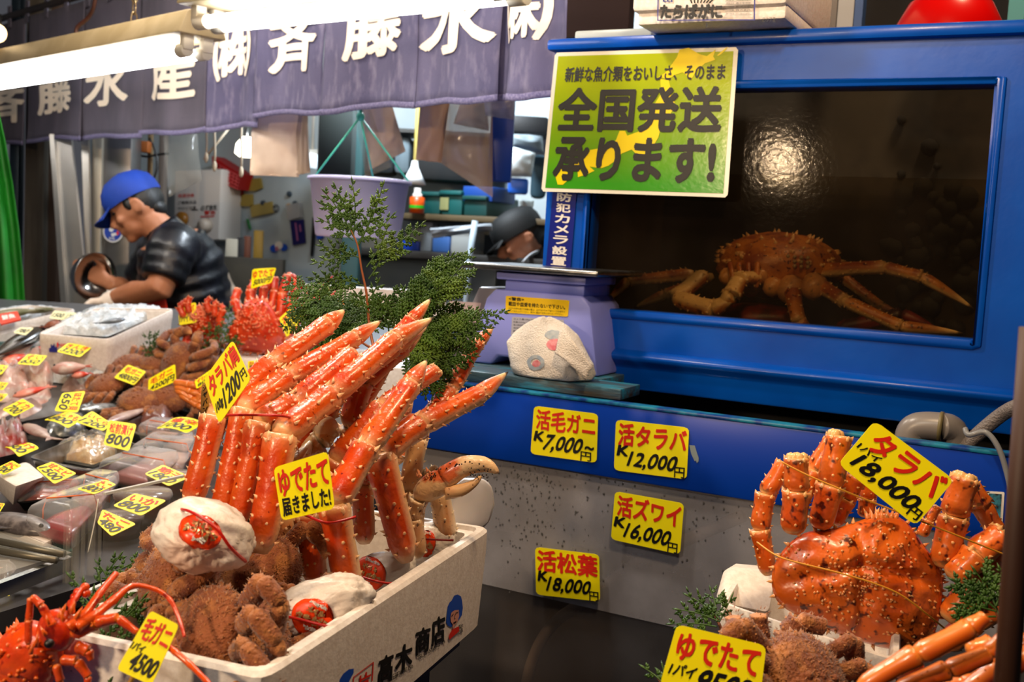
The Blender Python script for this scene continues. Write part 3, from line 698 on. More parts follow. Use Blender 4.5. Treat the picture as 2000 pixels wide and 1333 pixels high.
# ---- price cards on the trough
def on_front(cor, lines, label, **k): price_tag(cor, V((0, YF - .003, 0)), V((0, -1, .0)), lines, label, r=(.07, .08), **k)
on_front([(1043, 793), (1168, 809), (1165, 905), (1036, 887)], [('活毛ガニ', (.05, .52, .97, .95), 'r', .03, .0), ('K', (.04, .28, .2, .5), 'b', .04, .1), ('7,000', (.2, .08, .78, .46), 'b', .03, .12), ('円', (.76, .01, .92, .2), 'b', .02, 0), ('~', (.82, .24, .96, .32), 'b', .03, 0)], 'yellow card reading 7,000 yen on the blue trough board below the towel')
on_front([(1203, 820), (1346, 836), (1341, 937), (1199, 919)], [('活タラバ', (.04, .5, .98, .95), 'r', .035, 0), ('K', (.04, .3, .2, .52), 'b', .04, .1), ('12,000', (.2, .07, .86, .42), 'b', .03, .1), ('円', (.83, .01, .97, .22), 'b', .02, 0)], 'yellow card reading 12,000 yen on the blue trough board', seed=4)
on_front([(1201, 960), (1336, 984), (1328, 1084), (1193, 1054)], [('活ズワイ', (.05, .5, .97, .95), 'r', .035, 0), ('K', (.03, .28, .2, .5), 'b', .04, .1), ('16,000', (.2, .06, .85, .42), 'b', .03, .1), ('円', (.82, .0, .96, .2), 'b', .02, 0)], 'yellow card reading 16,000 yen on the wet glass below the trough', seed=7)
on_front([(1045, 1069), (1170, 1084), (1172, 1176), (1047, 1162)], [('活松葉', (.03, .5, .98, .96), 'r', .035, 0), ('K', (.04, .3, .2, .52), 'b', .04, .1), ('18,000', (.19, .07, .86, .42), 'b', .03, .1), ('円', (.84, .0, .98, .2), 'b', .02, 0)], 'yellow card reading 18,000 yen, lowest on the wet glass', seed=9)
f = surf(*[on_plane(x, y, V((0, YF - .001, 0)), n_) for x, y in [(1346, 868), (1362, 872), (1366, 905), (1354, 905)]])
mb = MB(); uvpoly(mb, f, [(0, .5), (.3, .1), (.5, .15), (.6, 0), (.9, .1), (1, .3), (.8, .7), (.7, 1), (0, .95)], .0005); obj('scuff', mb, mat('bare_patch', rgb('7d8c92'), .6), tr)
# sticker at the trough end
f = surf(*[on_plane(x, y, V((0, YF - .0015, 0)), n_) for x, y in [(1928, 960), (1962, 962), (1957, 1040), (1925, 1038)]])
st = thing('picture_sticker', 'small framed teal sticker on the trough beside the big crab', 'sticker', f(.5, 0)[0])
mb = MB(); card_mesh(mb, f, .04, .03); obj('border', mb, M_paper, st)
mb = MB(); uvpoly(mb, f, [(.1, .05), (.85, .05), (.85, .95), (.1, .95)], .0008); obj('picture', mb, mat('sticker_teal', rgb('3a8ea8'), .4, c2=rgb('1a1a20'), nscale=60), st)

# ---- pipes and tubes over the trough
yp = YF + .07
M_pvc = mat('grey_pvc', rgb('7d7773'), .32)
pipe = thing('drain_pipe', 'grey plastic elbow pipe rising over the trough edge', 'pipe', onY(1790, 900, yp))
mb = MB().tube(bez([onY(1776, 905, yp), onY(1776, 855, yp), onY(1787, 836, yp), onY(1810, 832, yp), onY(1840, 834, yp)], 5), .0225, 18); obj('elbow', mb, M_pvc, pipe)
mb = MB().tube(bez([onY(1836, 833, yp), onY(1852, 835, yp + .01), onY(1864, 850, yp + .02), onY(1862, 905, yp + .03)], 5), .0215, 18); obj('socket_elbow', mb, M_pvc, pipe)
mb = MB().tube([onY(1834, 833, yp), onY(1841, 834, yp)], .0238, 18); obj('joint_ring', mb, mat('old_glue', rgb('6a6040'), .5), pipe)
single('braided_hose', MB().tube(bez([onY(1874, 885, yp + .01), onY(1900, 858, yp + .01), onY(1950, 815, yp), onY(1985, 795, yp - .02), onY(2030, 785, yp - .03)], 6), .0115, 12), mat('braid', rgb('6f6866'), .5, bump=.6, bscale=300), 'grey braided hose leaning over the trough by the elbow pipe', 'hose')
single('air_tube', MB().tube(bez([onY(1885, 838, YF - .0), onY(1893, 850, YF - .01), onY(1925, 845, YF - .012), onY(1950, 875, YF - .016), onY(1968, 930, YF - .016), onY(1985, 1010, YF - .016)], 8), .0042, 8), mat('clear_tube', rgb('8f9296'), .2, trans=.3), 'thin translucent air tube curling down over the trough front', 'tube')
# ================================================================ shop curtains, lamps and the back of the stall
dN = (_r0 - _f0).normalized(); nN = (-_r0 - _f0).normalized()
A0 = at(1090, 100, 2.35)
M_den = mat('denim', rgb('5a5876'), .9, c2=rgb('4a4866'), nscale=9, lo=.35, hi=.65, c3=rgb('6e6a84'), n3=35, bump=.25, bscale=350, stretch=(1, 1, .35))
M_den2 = mat('denim_grey', rgb('565261'), .9, c2=rgb('484552'), nscale=9, lo=.35, hi=.65, bump=.25, bscale=350, stretch=(1, 1, .35))
M_hem = mat('denim_hem', rgb('545176'), .9, c2=rgb('6e6a8a'), nscale=200)
M_char = mat('curtain_character', rgb('f2e4d2'), .85)
def curtain(label, A, panels, ztop, text_z, mt, loops=False):
    """panels: (px left, px right, py bottom left, py bottom right, character, (u0,v0,u1,v1), fold amplitude, phase)"""
    xs = [on_plane(p[0], p[2], A, nN) for p in panels]
    t = thing('shop_curtain', label, 'curtain', xs[0])
    for k, (x0, x1, y0, y1, ch, bx_, amp, ph) in enumerate(panels):
        a = on_plane(x0 - 2, y0, A + nN * .004 * (k % 2), nN); b = on_plane(x1 + (7 if k + 1 < len(panels) and panels[k + 1][0] - x1 < 4 else 0), y1, A + nN * .004 * (k % 2), nN)
        at0 = V((a.x, a.y, ztop)); bt0 = V((b.x, b.y, ztop)); W = (b - a).length
        if k == 0 or True: at0 = at0 + dN * 0.0
        def g(u, v, a=a, b=b, at0=at0, bt0=bt0, amp=amp, ph=ph):
            p = (a * (1 - u) + b * u) * (1 - v) + (at0 * (1 - u) + bt0 * u) * v
            k_ = (1 - v * 0.55)
            return p + nN * (amp * k_ * (math.sin(6.28 * u * 1.1 + ph) + .3 * math.sin(6.28 * u * 2.6 + ph * 2 + v * 1.5)) + .012 * k_ * noise.noise(V((u * 3 + ph * 7, v * 2, 1)))) - V((0, 0, .006 * math.sin(6.28 * u + ph) * (1 - v)))
        mb = MB().patch(lambda u, v: g(u, v), 32, 14, .0015); pan = obj('cloth_panel', mb, mt, t)
        mb = MB().patch(lambda u, v: g(u, v * .032) + nN * .0015, 32, 2, .0012); obj('hem', mb, M_hem, pan)
        if ch:
            mb = MB(); write(mb, lambda u, v: (g(u, v), nN), ch, bx_, .03, lift=.004, fine=.09); obj('character', mb, M_char, pan)
    if loops:
        a = on_plane(panels[0][0], panels[0][2], A, nN); b = on_plane(panels[-1][1], panels[-1][3], A, nN); L = (b - a).length
        for k in range(11):
            p = a + dN * (L * (k + .5) / 11); p = V((p.x, p.y, ztop))
            mb = MB().box(p + V((0, 0, .02)) + nN * .004, (.035, .004, .09), frame((0, 0, 0), dN, z=(0, 0, 1)).to_3x3()); obj('hanging_loop', mb, mt, t)
    return t
z2 = 2.36
curtain('grey blue denim shop curtain hanging behind the chained fluorescent lamp', A0, [
    (-60, 47, 287, 283, '斉', (.30, .17, 1.02, .48), .006, .3), (56, 155, 278, 272, '藤', (.2, .20, .82, .51), .008, 1.4),
    (155, 268, 275, 267, '水', (.12, .22, .84, .53), .007, 2.6), (270, 396, 266, 259, '産', (.16, .22, .86, .56), .008, 4.0)], z2, 0, M_den2, True)
curtain('blue denim shop curtain with two white characters behind the lit double tube', A0 - nN * 0.02, [
    (405, 497, 258, 248, '㈱', (.16, .30, .84, .62), .014, .5), (500, 632, 230, 222, '斉', (.18, .25, .92, .60), .009, 2.2)], 2.36, 0, M_den)
curtain('blue denim shop curtain ending beside the poster, large white characters', A0, [
    (634, 806, 222, 208, '藤', (.22, .27, .84, .62), .009, 1.1), (808, 962, 212, 196, '水', (.04, .24, .98, .57), .009, 3.0), (960, 1092, 200, 188, '㈱', (.12, .26, .80, .56), .02, 4.6)], 2.36, 0, M_den)
# rods
a = A0 + dN * .15; b = A0 - dN * 4.4
mb = MB().tube([V((a.x, a.y, 2.385)), V((b.x, b.y, 2.385))], .014, 10); single('curtain_rod', mb, mat('rod_wood', rgb('3a2a1a'), .6), 'long wooden rod carrying the shop curtains', 'rod')
# ---- fluorescent lamps
M_tube = mat('lit_tube', (1.0, .97, .95), .3, emit=15)
M_house = mat('lamp_housing', rgb('b9a988'), .45, c2=rgb('a39270'), nscale=6); M_hold = mat('lamp_holder', rgb('d8d2c4'), .4)
def fluoro(a, b, label, sep=.055, cord=None, warm=None):
    """twin tube batten between two points"""
    d = (b - a).normalized(); s_ = d.cross(_z).normalized(); u = s_.cross(d)
    t = thing('fluorescent_lamp', label, 'lamp', (a + b) / 2)
    F_ = frame((0, 0, 0), d, z=u).to_3x3(); c = (a + b) / 2; L = (b - a).length
    up = F_ @ V((0, 0, 1))
    if up.z < 0: up = -up
    mb = MB().hexa([c + F_ @ V((sx * (L / 2 + .03), sy * .07, 0)) + up * .036 for sx, sy in ((-1, -1), (1, -1), (1, 1), (-1, 1))], [c + F_ @ V((sx * (L / 2 + .03), sy * .042, 0)) + up * .098 for sx, sy in ((-1, -1), (1, -1), (1, 1), (-1, 1))]); obj('housing', mb, M_house, t, bevel=.006)
    for sg in (-1, 1):
        o = F_ @ V((0, sg * sep / 2, 0))
        mb = MB().tube([a + d * .03 + o, b - d * .03 + o], .0145, 14); obj('tube', mb, M_tube, t)
        for e, q in ((a, 1), (b, -1)):
            mb = MB().tube([e + o - d * .005 * q, e + o + d * q * .036], .018, 14); mb.box(e + o + up * .03, (.022, .03, .06), F_); obj('tube_holder', mb, M_hold, t, bevel=.003)
    for k in (.2, .8):   # chains up to the ceiling
        p = a + (b - a) * k + up * .098; mb = MB(); z = p.z; i = 0
        while z < 2.99:
            ax = F_ @ V((1, 0, 0)) if i % 2 else F_ @ V((0, 1, 0))
            ring = [V((p.x, p.y, z + .018)) + ax * (.009 * math.cos(6.283 * q / 10)) + V((0, 0, .02 * math.sin(6.283 * q / 10))) for q in range(11)]
            mb.tube(ring, .0024, 5); z += .031; i += 1
        obj('chain', mb, mat('chain_steel', rgb('8a7a60'), .4, 1.0), t)
    if cord:
        mb = MB().tube(bez(cord, 6), .006, 6); obj('power_cord', mb, mat('brown_cord', rgb('3a1c10'), .5), t)
    return t
la = at(-90, 176, 3.90); lb = at(384, 101, 2.75)
fluoro(la, lb, 'chained fluorescent lamp with beige housing in front of the grey curtain', cord=[at(150, 76, 3.15), at(150, 55, 3.15), at(172, 35, 3.14), at(184, 10, 3.12), at(190, -40, 3.1)])
la2 = at(405, 48, 2.52); lb2 = at(1010, -14, 1.98)
fluoro(la2, lb2, 'bright fluorescent lamp reaching from the chained lamp towards the tank', sep=.05)
blb = thing('bare_bulb', 'warm round bulb by the chain of the fluorescent lamp', 'light bulb', at(-6, 65, 3.5))
mb = MB().ball(at(-6, 65, 3.5), .03, nu=16, nv=12); obj('globe', mb, mat('warm_bulb', (1.0, .72, .38), .3, emit=4), blb)
mb = MB().tube([at(-6, 48, 3.5), at(-5, 28, 3.5)], .014, 10); mb.tube([at(-5, 28, 3.5), at(-5, -60, 3.5)], .004, 6); obj('socket', mb, M_blk, blb)

# ---- behind the curtains: posts, tarpaulin, wall things
YB = 4.185
W = lambda x, y, d=0.0: onY(x, y, YB - d)
def slab(x0, y0, x1, y1, d, th, mb=None, w2=None):
    """upright box facing the viewer that spans two pixel corners at distance d"""
    a = at(x0, y0, d); b = at(x1, y1, d); c = (a + b) / 2; r_ = (b - a).dot(_r0); h = abs(a.z - b.z)
    return (mb or MB()).box(c + _f0 * th / 2, (abs(r_), th, h), frame((0, 0, 0), _r0, z=(0, 0, 1)).to_3x3())
def post(nm, x0, x1, d, m, label, cat='post', th=.06, ytop=-40, bev=.004):
    a = at(x0, 450, d); b = at(x1, 450, d); w_ = (b - a).dot(_r0); c = (a + b) / 2 + _f0 * th / 2
    mb = MB().box(V((c.x, c.y, 1.495)), (w_, th, 2.99), frame((0, 0, 0), _r0, z=(0, 0, 1)).to_3x3()); return single(nm, mb, m, label, cat, bevel=bev)
tar = MB().patch(lambda u, v: at(-60 + 105 * u + (1 - v) * 2 * u, 290, 3.7) * 0 + V((lambda p: (p.x, p.y, v * 2.1 + .0))(at(-70 + (132 - 62 * (v / .88) ** 4) * u, 450, 3.7 + .03 * math.sin(14 * u + 2 * v)))), 24, 14, .003)
single('tarpaulin', tar, mat('green_tarp', rgb('05700f'), .6, c2=rgb('04580d'), nscale=4), 'bright green tarpaulin hanging at the edge of the stall', 'tarpaulin')
post('shutter_guide', 16, 34, 4.75, mat('blue_steel', rgb('24303c'), .4, .6), 'dark blue grey steel guide behind the green tarpaulin')
post('timber_post', 46, 84, 4.75, mat('dark_timber', rgb('4a443c'), .7, c2=rgb('38322a'), nscale=5, stretch=(4, 4, .4)), 'broad weathered timber post between tarpaulin and aluminium strips', th=.1)
post('timber_post', 86, 112, 4.8, mat('brown_timber', rgb('33200f'), .7), 'dark brown timber post next to the weathered post', th=.1)
# leaning aluminium panel and frame strips
def lean(nm, top, bot, w0, w1, d, m, label, th=.02, cat='panel'):
    a, b = at(top[0], top[1], d), at(bot[0], bot[1], d); k = d / FPX
    mb = MB().hexa([b, b + RGT * w1 * k, b + RGT * w1 * k + _f0 * th, b + _f0 * th], [a, a + RGT * w0 * k, a + RGT * w0 * k + _f0 * th, a + _f0 * th])
    return single(nm, mb, m, label, cat)
lean('aluminium_strip', (96, 262), (122, 640), 9, 10, 4.28, M_alu, 'narrow aluminium edge strip leaning beside the dark posts', cat='strip')
lean('aluminium_sheet', (104, 262), (133, 640), 34, 42, 4.3, mat('brushed_alu', rgb('9b9894'), .4, .85, c2=rgb('8a8784'), nscale=3), 'pale aluminium panel leaning behind the man holding the bowl')
lean('door_frame_strip', (158, 262), (172, 640), 14, 6, 4.34, M_alu, 'thin upright aluminium strip beside the leaning panel', cat='strip')
post('door_frame', 176, 196, 4.4, mat('frame_beige', rgb('9a9284'), .4, .5), 'beige metal door frame next to the steel column', th=.05)
col = post('steel_column', 198, 253, 4.42, mat('column_steel', rgb('8f8d8c'), .34, .85, c2=rgb('6f6e70'), nscale=2.2), 'wide polished steel column with a round blue sticker behind the man', cat='column', th=.12)
f = surf(*[at(x, y, 4.415) for x, y in [(201, 431), (241, 431), (241, 474), (201, 474)]])
stk = thing('round_sticker', 'round blue and white sticker on the steel column by the cap', 'sticker', f(.5, 0)[0])
cir = lambda u, v, r, n=26, sq=1.0: [(u + r * math.cos(6.283 * k / n), v + r * sq * math.sin(6.283 * k / n)) for k in range(n)]
mb = MB(); uvpoly(mb, f, cir(.5, .5, .5), .001); obj('white_ring', mb, M_paper, stk)
mb = MB(); uvpoly(mb, f, cir(.5, .5, .43), .0016); obj('blue_disc', mb, mat('sticker_blue', rgb('1a3d9a'), .4), stk)
mb = MB(); uvpoly(mb, f, cir(.42, .6, .12, 8), .0022); uvpoly(mb, f, [(.45, .25), (.7, .35), (.62, .45), (.4, .4)], .0022); write(mb, f, '安全', (.3, .12, .6, .25), .02, lift=.0022); obj('emblem', mb, M_paper, stk)
mb = MB(); uvpoly(mb, f, [(.7, .3), (.8, .4), (.75, .55), (.66, .45)], .0024); obj('red_mark', mb, M_red, stk)
post('conduit_pipe', 284, 293, 4.6, mat('rusty_pipe', rgb('6a5538'), .5), 'brownish conduit pipe rising behind the cap of the bending man', cat='pipe', th=.02)
post('brown_post', 306, 318, 4.65, mat('brown_grey', rgb('5c524a'), .6), 'slim grey brown post behind the plastic bag', th=.05)
mb = MB()
for L in ([(262, 300), (285, 306), (310, 302), (330, 300)], [(292, 270), (305, 300), (306, 330), (296, 362)], [(255, 305), (254, 322), (262, 330), (268, 318)]): mb.tube(bez([at(x, y, 4.55) for x, y in L], 5), .005, 6)
single('hanging_cable', mb.tube([at(296, 362, 4.55), at(298, 392, 4.56)], .005, 6), M_blk, 'black cable looped around the conduit behind the man', 'cable')
mb = slab(274, 275, 288, 298, 4.5, .05); single('junction_box', mb, mat('orange_box', rgb('8a4a1a'), .5), 'small orange brown junction box above the looped cable', 'box', bevel=.004)

# ---- water heater on the wall
hx = [W(341, 334, .16), W(432, 330, .16), W(427, 469, .16), W(338, 472, .16)]
wh = thing('water_heater', 'white wall water heater with a round knob behind the man', 'water heater', (hx[0] + hx[2]) / 2)
mb = MB().hexa(hx[::-1], [p + V((0, .16, 0)) for p in hx[::-1]]); obj('casing', mb, mat('heater_white', rgb('ddd3c8'), .4), wh, bevel=.01)
kn = W(405, 440, .165)
mb = MB().lathe([(.001, .045), (.024, .045), (.03, .03), (.036, .0), (.001, 0)], frame(kn, (1, 0, 0), z=(0, -1, 0)), 20); obj('knob', mb, mat('knob_cream', rgb('c9b7a4'), .4), wh)
mb = MB().lathe([(.001, .03), (.03, .028), (.036, .02), (.036, 0)], frame(W(358, 428, .165), (1, 0, 0), z=(0, -1, 0)), 20); obj('spark_window', mb, mat('amber', rgb('8a5a20'), .3), wh)
f = surf(*[p + V((0, -.002, 0)) for p in hx])
mb = MB(); write(mb, f, 'ご使用方法', (.1, .52, .5, .57), .01); write(mb, f, 'やけど注意', (.1, .44, .5, .49), .01); write(mb, f, '必ず換気', (.6, .42, .95, .50), .01); uvpoly(mb, f, [(.4, .43), (.55, .43), (.55, .445), (.4, .445)], .001); obj('black_lettering', mb, M_black, wh)
mb = MB(); write(mb, f, '警告', (.68, .36, .92, .42), .02); uvpoly(mb, f, [(.6, .33), (.9, .33), (.9, .345), (.6, .345)], .001); write(mb, f, '高温注意', (.1, .62, .45, .67), .01); obj('red_lettering', mb, M_red, wh)
# ---- clear bag, red basket, cords
def bag(nm, label, corners, d, m, cat='plastic bag', bulge=.03, th=.0, group=None, seed=0, crumple=.012):
    """flat filled bag: two sheets meeting at the rim"""
    c = [at(x, y, d) for x, y in corners]; n = -FWD
    def g(u, v, s_):
        p = (c[3] * (1 - u) + c[2] * u) * (1 - v) + (c[0] * (1 - u) + c[1] * u) * v
        e = (16 * u * (1 - u) * v * (1 - v)) ** .45
        return p + n * (s_ * (bulge * e) + crumple * noise.noise(V((u * 3 + seed, v * 3, s_))) * (1 if s_ else 0))
    mb = MB(); mb.patch(lambda u, v: g(u, v, 1), 14, 14); mb.patch(lambda u, v: g(1 - u, v, -1), 14, 14)
    return single(nm, mb, m, label, cat, group)
M_bagk = mat('milky_bag', rgb('d6c2b0'), .45, c2=rgb('c4ac98'), nscale=8, bump=.25, bscale=20)
M_clear = film('clear_bag', rgb('d8d0c0'), (.93, .93, .92), .10, .12, .25, 25)
bag('plastic_bag', 'clear plastic bag hanging above the water heater', [(318, 262), (384, 258), (394, 352), (330, 385)], 4.0, M_clear, bulge=.05)
mb = MB(); bk = thing('wire_basket', 'red plastic grid basket fixed to the wall above the heater', 'basket', W(440, 340, .1))
c = [W(x, y, .10) for x, y in ((414, 305), (471, 340), (463, 371), (432, 358), (416, 345))]
mb.hexa(c[::-1], [p + V((0, .09, 0)) for p in c[::-1]]); obj('body', mb, mat('basket_red', rgb('a81c1c'), .5), bk)
mb = MB()
for k in range(7): mb.tube([W(424 + 6.6 * k, 318 + 4 * k, .104), W(419 + 6.6 * k, 344 + 4 * k, .104)], .0035, 5)
for k in range(5): mb.tube([W(420 - k, 318 + 7 * k, .106), W(470 - 1.4 * k, 346 + 6 * k, .106)], .0035, 5)
obj('grid', mb, mat('basket_pink', rgb('d04848'), .5), bk)
for k, (x, y0, y1) in enumerate(((403, 255, 308), (419, 262, 325), (471, 270, 336))):
    mb = MB().tube([(lambda p: V((p.x, p.y, 2.99)))(at(x, y0, 3.9)), at(x, y0, 3.9), at(x + 1, (y0 + y1) / 2, 3.9), at(x, y1, 3.9)], .004, 6); mb.ball(at(x, y1, 3.9), (.008, .008, .02), nu=8, nv=6)
    single('pull_cord', mb, mat('cord_white', rgb('cdb99c'), .7), ['first of three pale pull cords, beside the clear bag', 'second of three pale pull cords, in front of the red basket', 'third of three pale pull cords, under the lit wall lamp'][k], 'cord')
mb = MB().tube([at(398, 312, 3.92), at(446, 252, 3.92)], .004, 6); single('twine', mb, MATS['cord_white'], 'slanting twine tied beneath the folded curtain', 'twine')
mb = MB(); a = at(500, 196, 3.36); b = at(1030, 170, 3.25); mb.tube([a, b], .014, 10); single('hanging_rail', mb, mat('rail_wood', rgb('7a4a22'), .6), 'wooden rail behind the curtains carrying bags', 'rail')
# lit wall lamp and other lamps
wl_ = thing('wall_lamp', 'small lit lamp beside the beige bag', 'lamp', at(482, 300, 4.6))
mb = MB().lathe([(.02, .05), (.045, .02), (.05, -.02), (.03, -.035), (.001, -.035)], Matrix.Translation(at(482, 291, 4.6)), 18); obj('shade', mb, mat('lamp_glow', (1.0, .93, .75), .3, emit=6), wl_)
mb = MB().tube([at(482, 282, 4.6), at(482, 250, 4.6)], .008, 6); obj('stem', mb, M_alu, wl_)
t_ = thing('tube_lamp', 'short lit tube lamp behind the hanging bags', 'lamp', at(612, 315, 4.5))
mb = MB().tube([at(598, 312, 4.5), at(622, 316, 4.5)], .03, 14); obj('tube', mb, mat('cool_tube', (.75, .9, 1.0), .3, emit=1.3), t_)
mb = MB().box(at(610, 300, 4.53), (.1, .05, .03)); p_ = at(610, 298, 4.53); mb.tube([p_, V((p_.x, p_.y, 2.999))], .006, 6); obj('bracket', mb, M_hold, t_)
sp = thing('clip_lamp', 'white clip lamp shade hanging over the shelf', 'lamp', at(809, 352, 4.2))
mb = MB().lathe([(.012, .055), (.016, .03), (.03, 0), (.048, -.035), (.04, -.036), (.001, -.02)], Matrix.Translation(at(809, 342, 4.2)), 18); obj('shade', mb, mat('shade_white', rgb('dfe3e4'), .4), sp)
mb = MB().tube([at(810, 330, 4.2), at(812, 316, 4.2), (lambda p: V((p.x, p.y, 2.999)))(at(815, 240, 4.2))], .01, 8); obj('socket', mb, mat('brass', rgb('9a8a4a'), .4), sp)

# ---- hanging bag bundles
bag('plastic_bag', 'beige bundle of bags hanging under the curtain', [(494, 204), (592, 200), (584, 346), (488, 342)], 3.35, M_bagk, bulge=.02, seed=1)
bag('plastic_bag', 'thin translucent bag beside the beige bundle', [(580, 200), (600, 199), (606, 338), (578, 342)], 3.35, mat('bag_side', rgb('a5917f'), .4), bulge=.02, seed=2)
bag('plastic_bag', 'slanted beige bag behind the bucket strings', [(700, 194), (762, 191), (792, 296), (722, 332)], 3.3, M_bagk, seed=3)
bag('plastic_bag', 'clear bag dangling in front of the slanted beige bag', [(690, 196), (722, 194), (764, 326), (714, 348)], 3.29, M_clear, seed=4)
bag('plastic_bag', 'peach coloured bag hanging over the shelf crates', [(822, 188), (880, 186), (862, 318), (812, 312)], 3.2, mat('bag_peach', rgb('b9977f'), .5), seed=5)
bag('plastic_bag', 'large shiny clear bag bundle beside the blue folder', [(880, 186), (962, 182), (962, 386), (858, 316)], 3.25, film('milky_film', rgb('c2ab98'), (.8, .78, .76), .45, .15, .3, 18), seed=6, bulge=.05)
bag('plastic_bag', 'small folded clear bag pinned over the large bag bundle', [(905, 184), (950, 182), (955, 256), (886, 242)], 3.15, film('milky_film2', rgb('b8a090'), (.8, .78, .76), .5, .2, .2, 25), seed=7)
bag('plastic_bag', 'pale bag under the curtain end next to the poster', [(944, 183), (1006, 180), (1004, 234), (948, 226)], 3.1, film('milky_film3', rgb('a8a4b0'), (.8, .8, .84), .5, .3, .2, 25), seed=8)
mb = slab(962, 176, 998, 356, 3.26, .05); single('folder', mb, mat('folder_blue', rgb('0d3a94'), .4), 'tall dark blue folder hanging between clear bag and poster', 'folder', bevel=.006)
mb = slab(625, 200, 684, 350, 4.0, .1); p_ = at(655, 205, 4.0); mb.box(V((p_.x, p_.y + .04, (p_.z + 2.999) / 2)), (.03, .01, 2.999 - p_.z)); single('dark_apron', mb, mat('apron_dark', rgb('2e3836'), .7), 'dark green grey apron hanging behind the bucket', 'apron', bevel=.02)
post('teal_post', 668, 702, 4.3, mat('post_teal', rgb('2c4c4c'), .5), 'teal painted post behind the hanging bucket', th=.08)

# ---- bucket on strings
bc = at(703, 356, 3.0); k = 3.0 / FPX
bu = thing('bucket', 'lavender plastic bucket hung on green strings', 'bucket', bc - V((0, 0, .17)))
mb = MB().lathe([(.001, -.155), (.112, -.155), (.118, -.15), (.137, 0), (.145, .0), (.145, .008), (.136, .01), (.131, .0), (.113, -.146), (.001, -.147)], Matrix.Translation(bc), 36); obj('pail', mb, mat('lavender_pail', rgb('c9ccff'), .4), bu)
top = at(704, 228, 3.0)
for a in (0.4, 1.9, 3.4): mb = MB().tube([bc + V((.139 * math.cos(a), .139 * math.sin(a), .006)), top], .0028, 6); obj('string', mb, mat('green_string', rgb('3fae96'), .5), bu)
mb = MB().tube([top - V((0, 0, .01)), top + V((0, 0, .4))], .004, 6); mb.ball(top, .012, nu=8, nv=6); obj('hanging_cord', mb, MATS['green_string'], bu)
f = lambda u, v: ((lambda a, z: (bc + V((math.cos(a) * (.138 + z * .16), math.sin(a) * (.138 + z * .16), z)), V((math.cos(a), math.sin(a), 0))))(-1.65 + .28 * u, -.12 + .085 * v))
mb = MB().patch(lambda u, v: f(u, v)[0], 6, 4); obj('sticker', mb, mat('sticker_sky', rgb('4f8fc8'), .4, c2=rgb('c86a60'), nscale=60), bu)

# ---- things on the wall
def wallthing(nm, pts, label, cat, m, th=.012, d=0.003, group=None):
    c = [W(x, y, d) for x, y in pts]
    return single(nm, MB().hexa([p - V((0, th, 0)) for p in c], c), m, label, cat, group)
M_tan = mat('tan_card', rgb('94803a'), .6); M_bl = mat('blue_magnet', rgb('1a4fc0'), .4)
wallthing('envelope', [(471, 352), (511, 348), (515, 368), (500, 374), (472, 373)], 'dark tan paper below the beige bag, topmost of three on the wall', 'paper', M_tan)
wallthing('envelope', [(474, 380), (495, 380), (496, 404), (453, 402), (454, 396), (474, 394)], 'tan paper with a notch, middle of three on the wall', 'paper', M_tan)
wallthing('envelope', [(491, 402), (533, 394), (536, 416), (494, 425)], 'tan paper with a ring, lowest of three on the wall', 'paper', mat('tan_card2', rgb('9a8748'), .6))
wallthing('red_magnet', [(462, 374), (473, 370), (478, 382), (468, 388)], 'dark red magnet between red basket and tan papers', 'magnet', mat('mag_red', rgb('9a1420'), .5))
wallthing('blue_tag', [(448, 377), (454, 377), (456, 397), (450, 397)], 'small blue tag on the wall under the red basket', 'tag', M_bl)
for x, y, lb in ((515, 397, 'dark round magnet holding the lowest tan paper'), (566, 379, 'dark round magnet on the bare wall under the beige bag'), (577, 398, 'dark round magnet above the clear sachet')):
    single('magnet', MB().lathe([(.001, .012), (.012, .011), (.014, 0)], frame(W(x, y, .004), (1, 0, 0), z=(0, -1, 0)), 12), mat('mag_dark', rgb('2a3a46'), .5), lb, 'magnet')
mb = MB().tube([W(539 + 5 * math.cos(a), 407 + 6 * math.sin(a), .01) for a in [6.283 * k / 14 for k in range(15)]], .004, 6); single('key_ring', mb, M_steel, 'metal ring beside the lowest tan paper', 'ring')
wallthing('green_clip', [(483, 428), (486, 428), (492, 448), (489, 449)], 'thin green strip stuck on the wall above the knives', 'clip', mat('clip_green', rgb('2f7a3c'), .5))
wallthing('clear_sachet', [(565, 402), (590, 396), (594, 425), (570, 432)], 'crumpled clear sachet pinned above the dark blue card', 'sachet', film('sachet', rgb('c8ccd0'), (.85, .87, .88), .45, .2), .03)
wallthing('pencil', [(562, 400), (567, 398), (567, 424), (564, 426)], 'short yellow pencil hanging beside the clear sachet', 'pencil', mat('pencil_y', rgb('b8801c'), .5))
bcd = thing('picture_card', 'dark blue printed card on the wall beside the black knife', 'card', W(583, 478, .01))
c = [W(x, y, .004) for x, y in ((569, 432), (594, 429), (598, 475), (574, 480))]; mb = MB().hexa([p - V((0, .01, 0)) for p in c], c); obj('card', mb, mat('card_navy', rgb('1c1a5c'), .35), bcd)
f = surf(*[p - V((0, .012, 0)) for p in c]); mb = MB(); uvpoly(mb, f, [(.4, .15), (.55, .15), (.5, .9), (.38, .9)], .001); uvpoly(mb, f, [(.7, .5), (.85, .5), (.82, .8), (.7, .8)], .001); obj('stripe', mb, mat('card_pink', rgb('9a5a8a'), .4), bcd)
mb = MB(); c = [(610, 425), (618, 423), (612, 500), (608, 503), (606, 498)]; mb.hexa([W(x, y, .02) for x, y in c], [W(x, y, .008) for x, y in c]); kn_ = single('black_knife', mb, M_blk, 'long black knife hanging on the wall by the plant tip', 'knife')
dc = thing('cartoon_sticker', 'small blue and white sticker on the wall above the stone slab', 'sticker', W(545, 485, .004))
mb = MB()
f = surf(*[W(x, y, .004) for x, y in ((528, 465), (562, 465), (562, 497), (528, 497))])
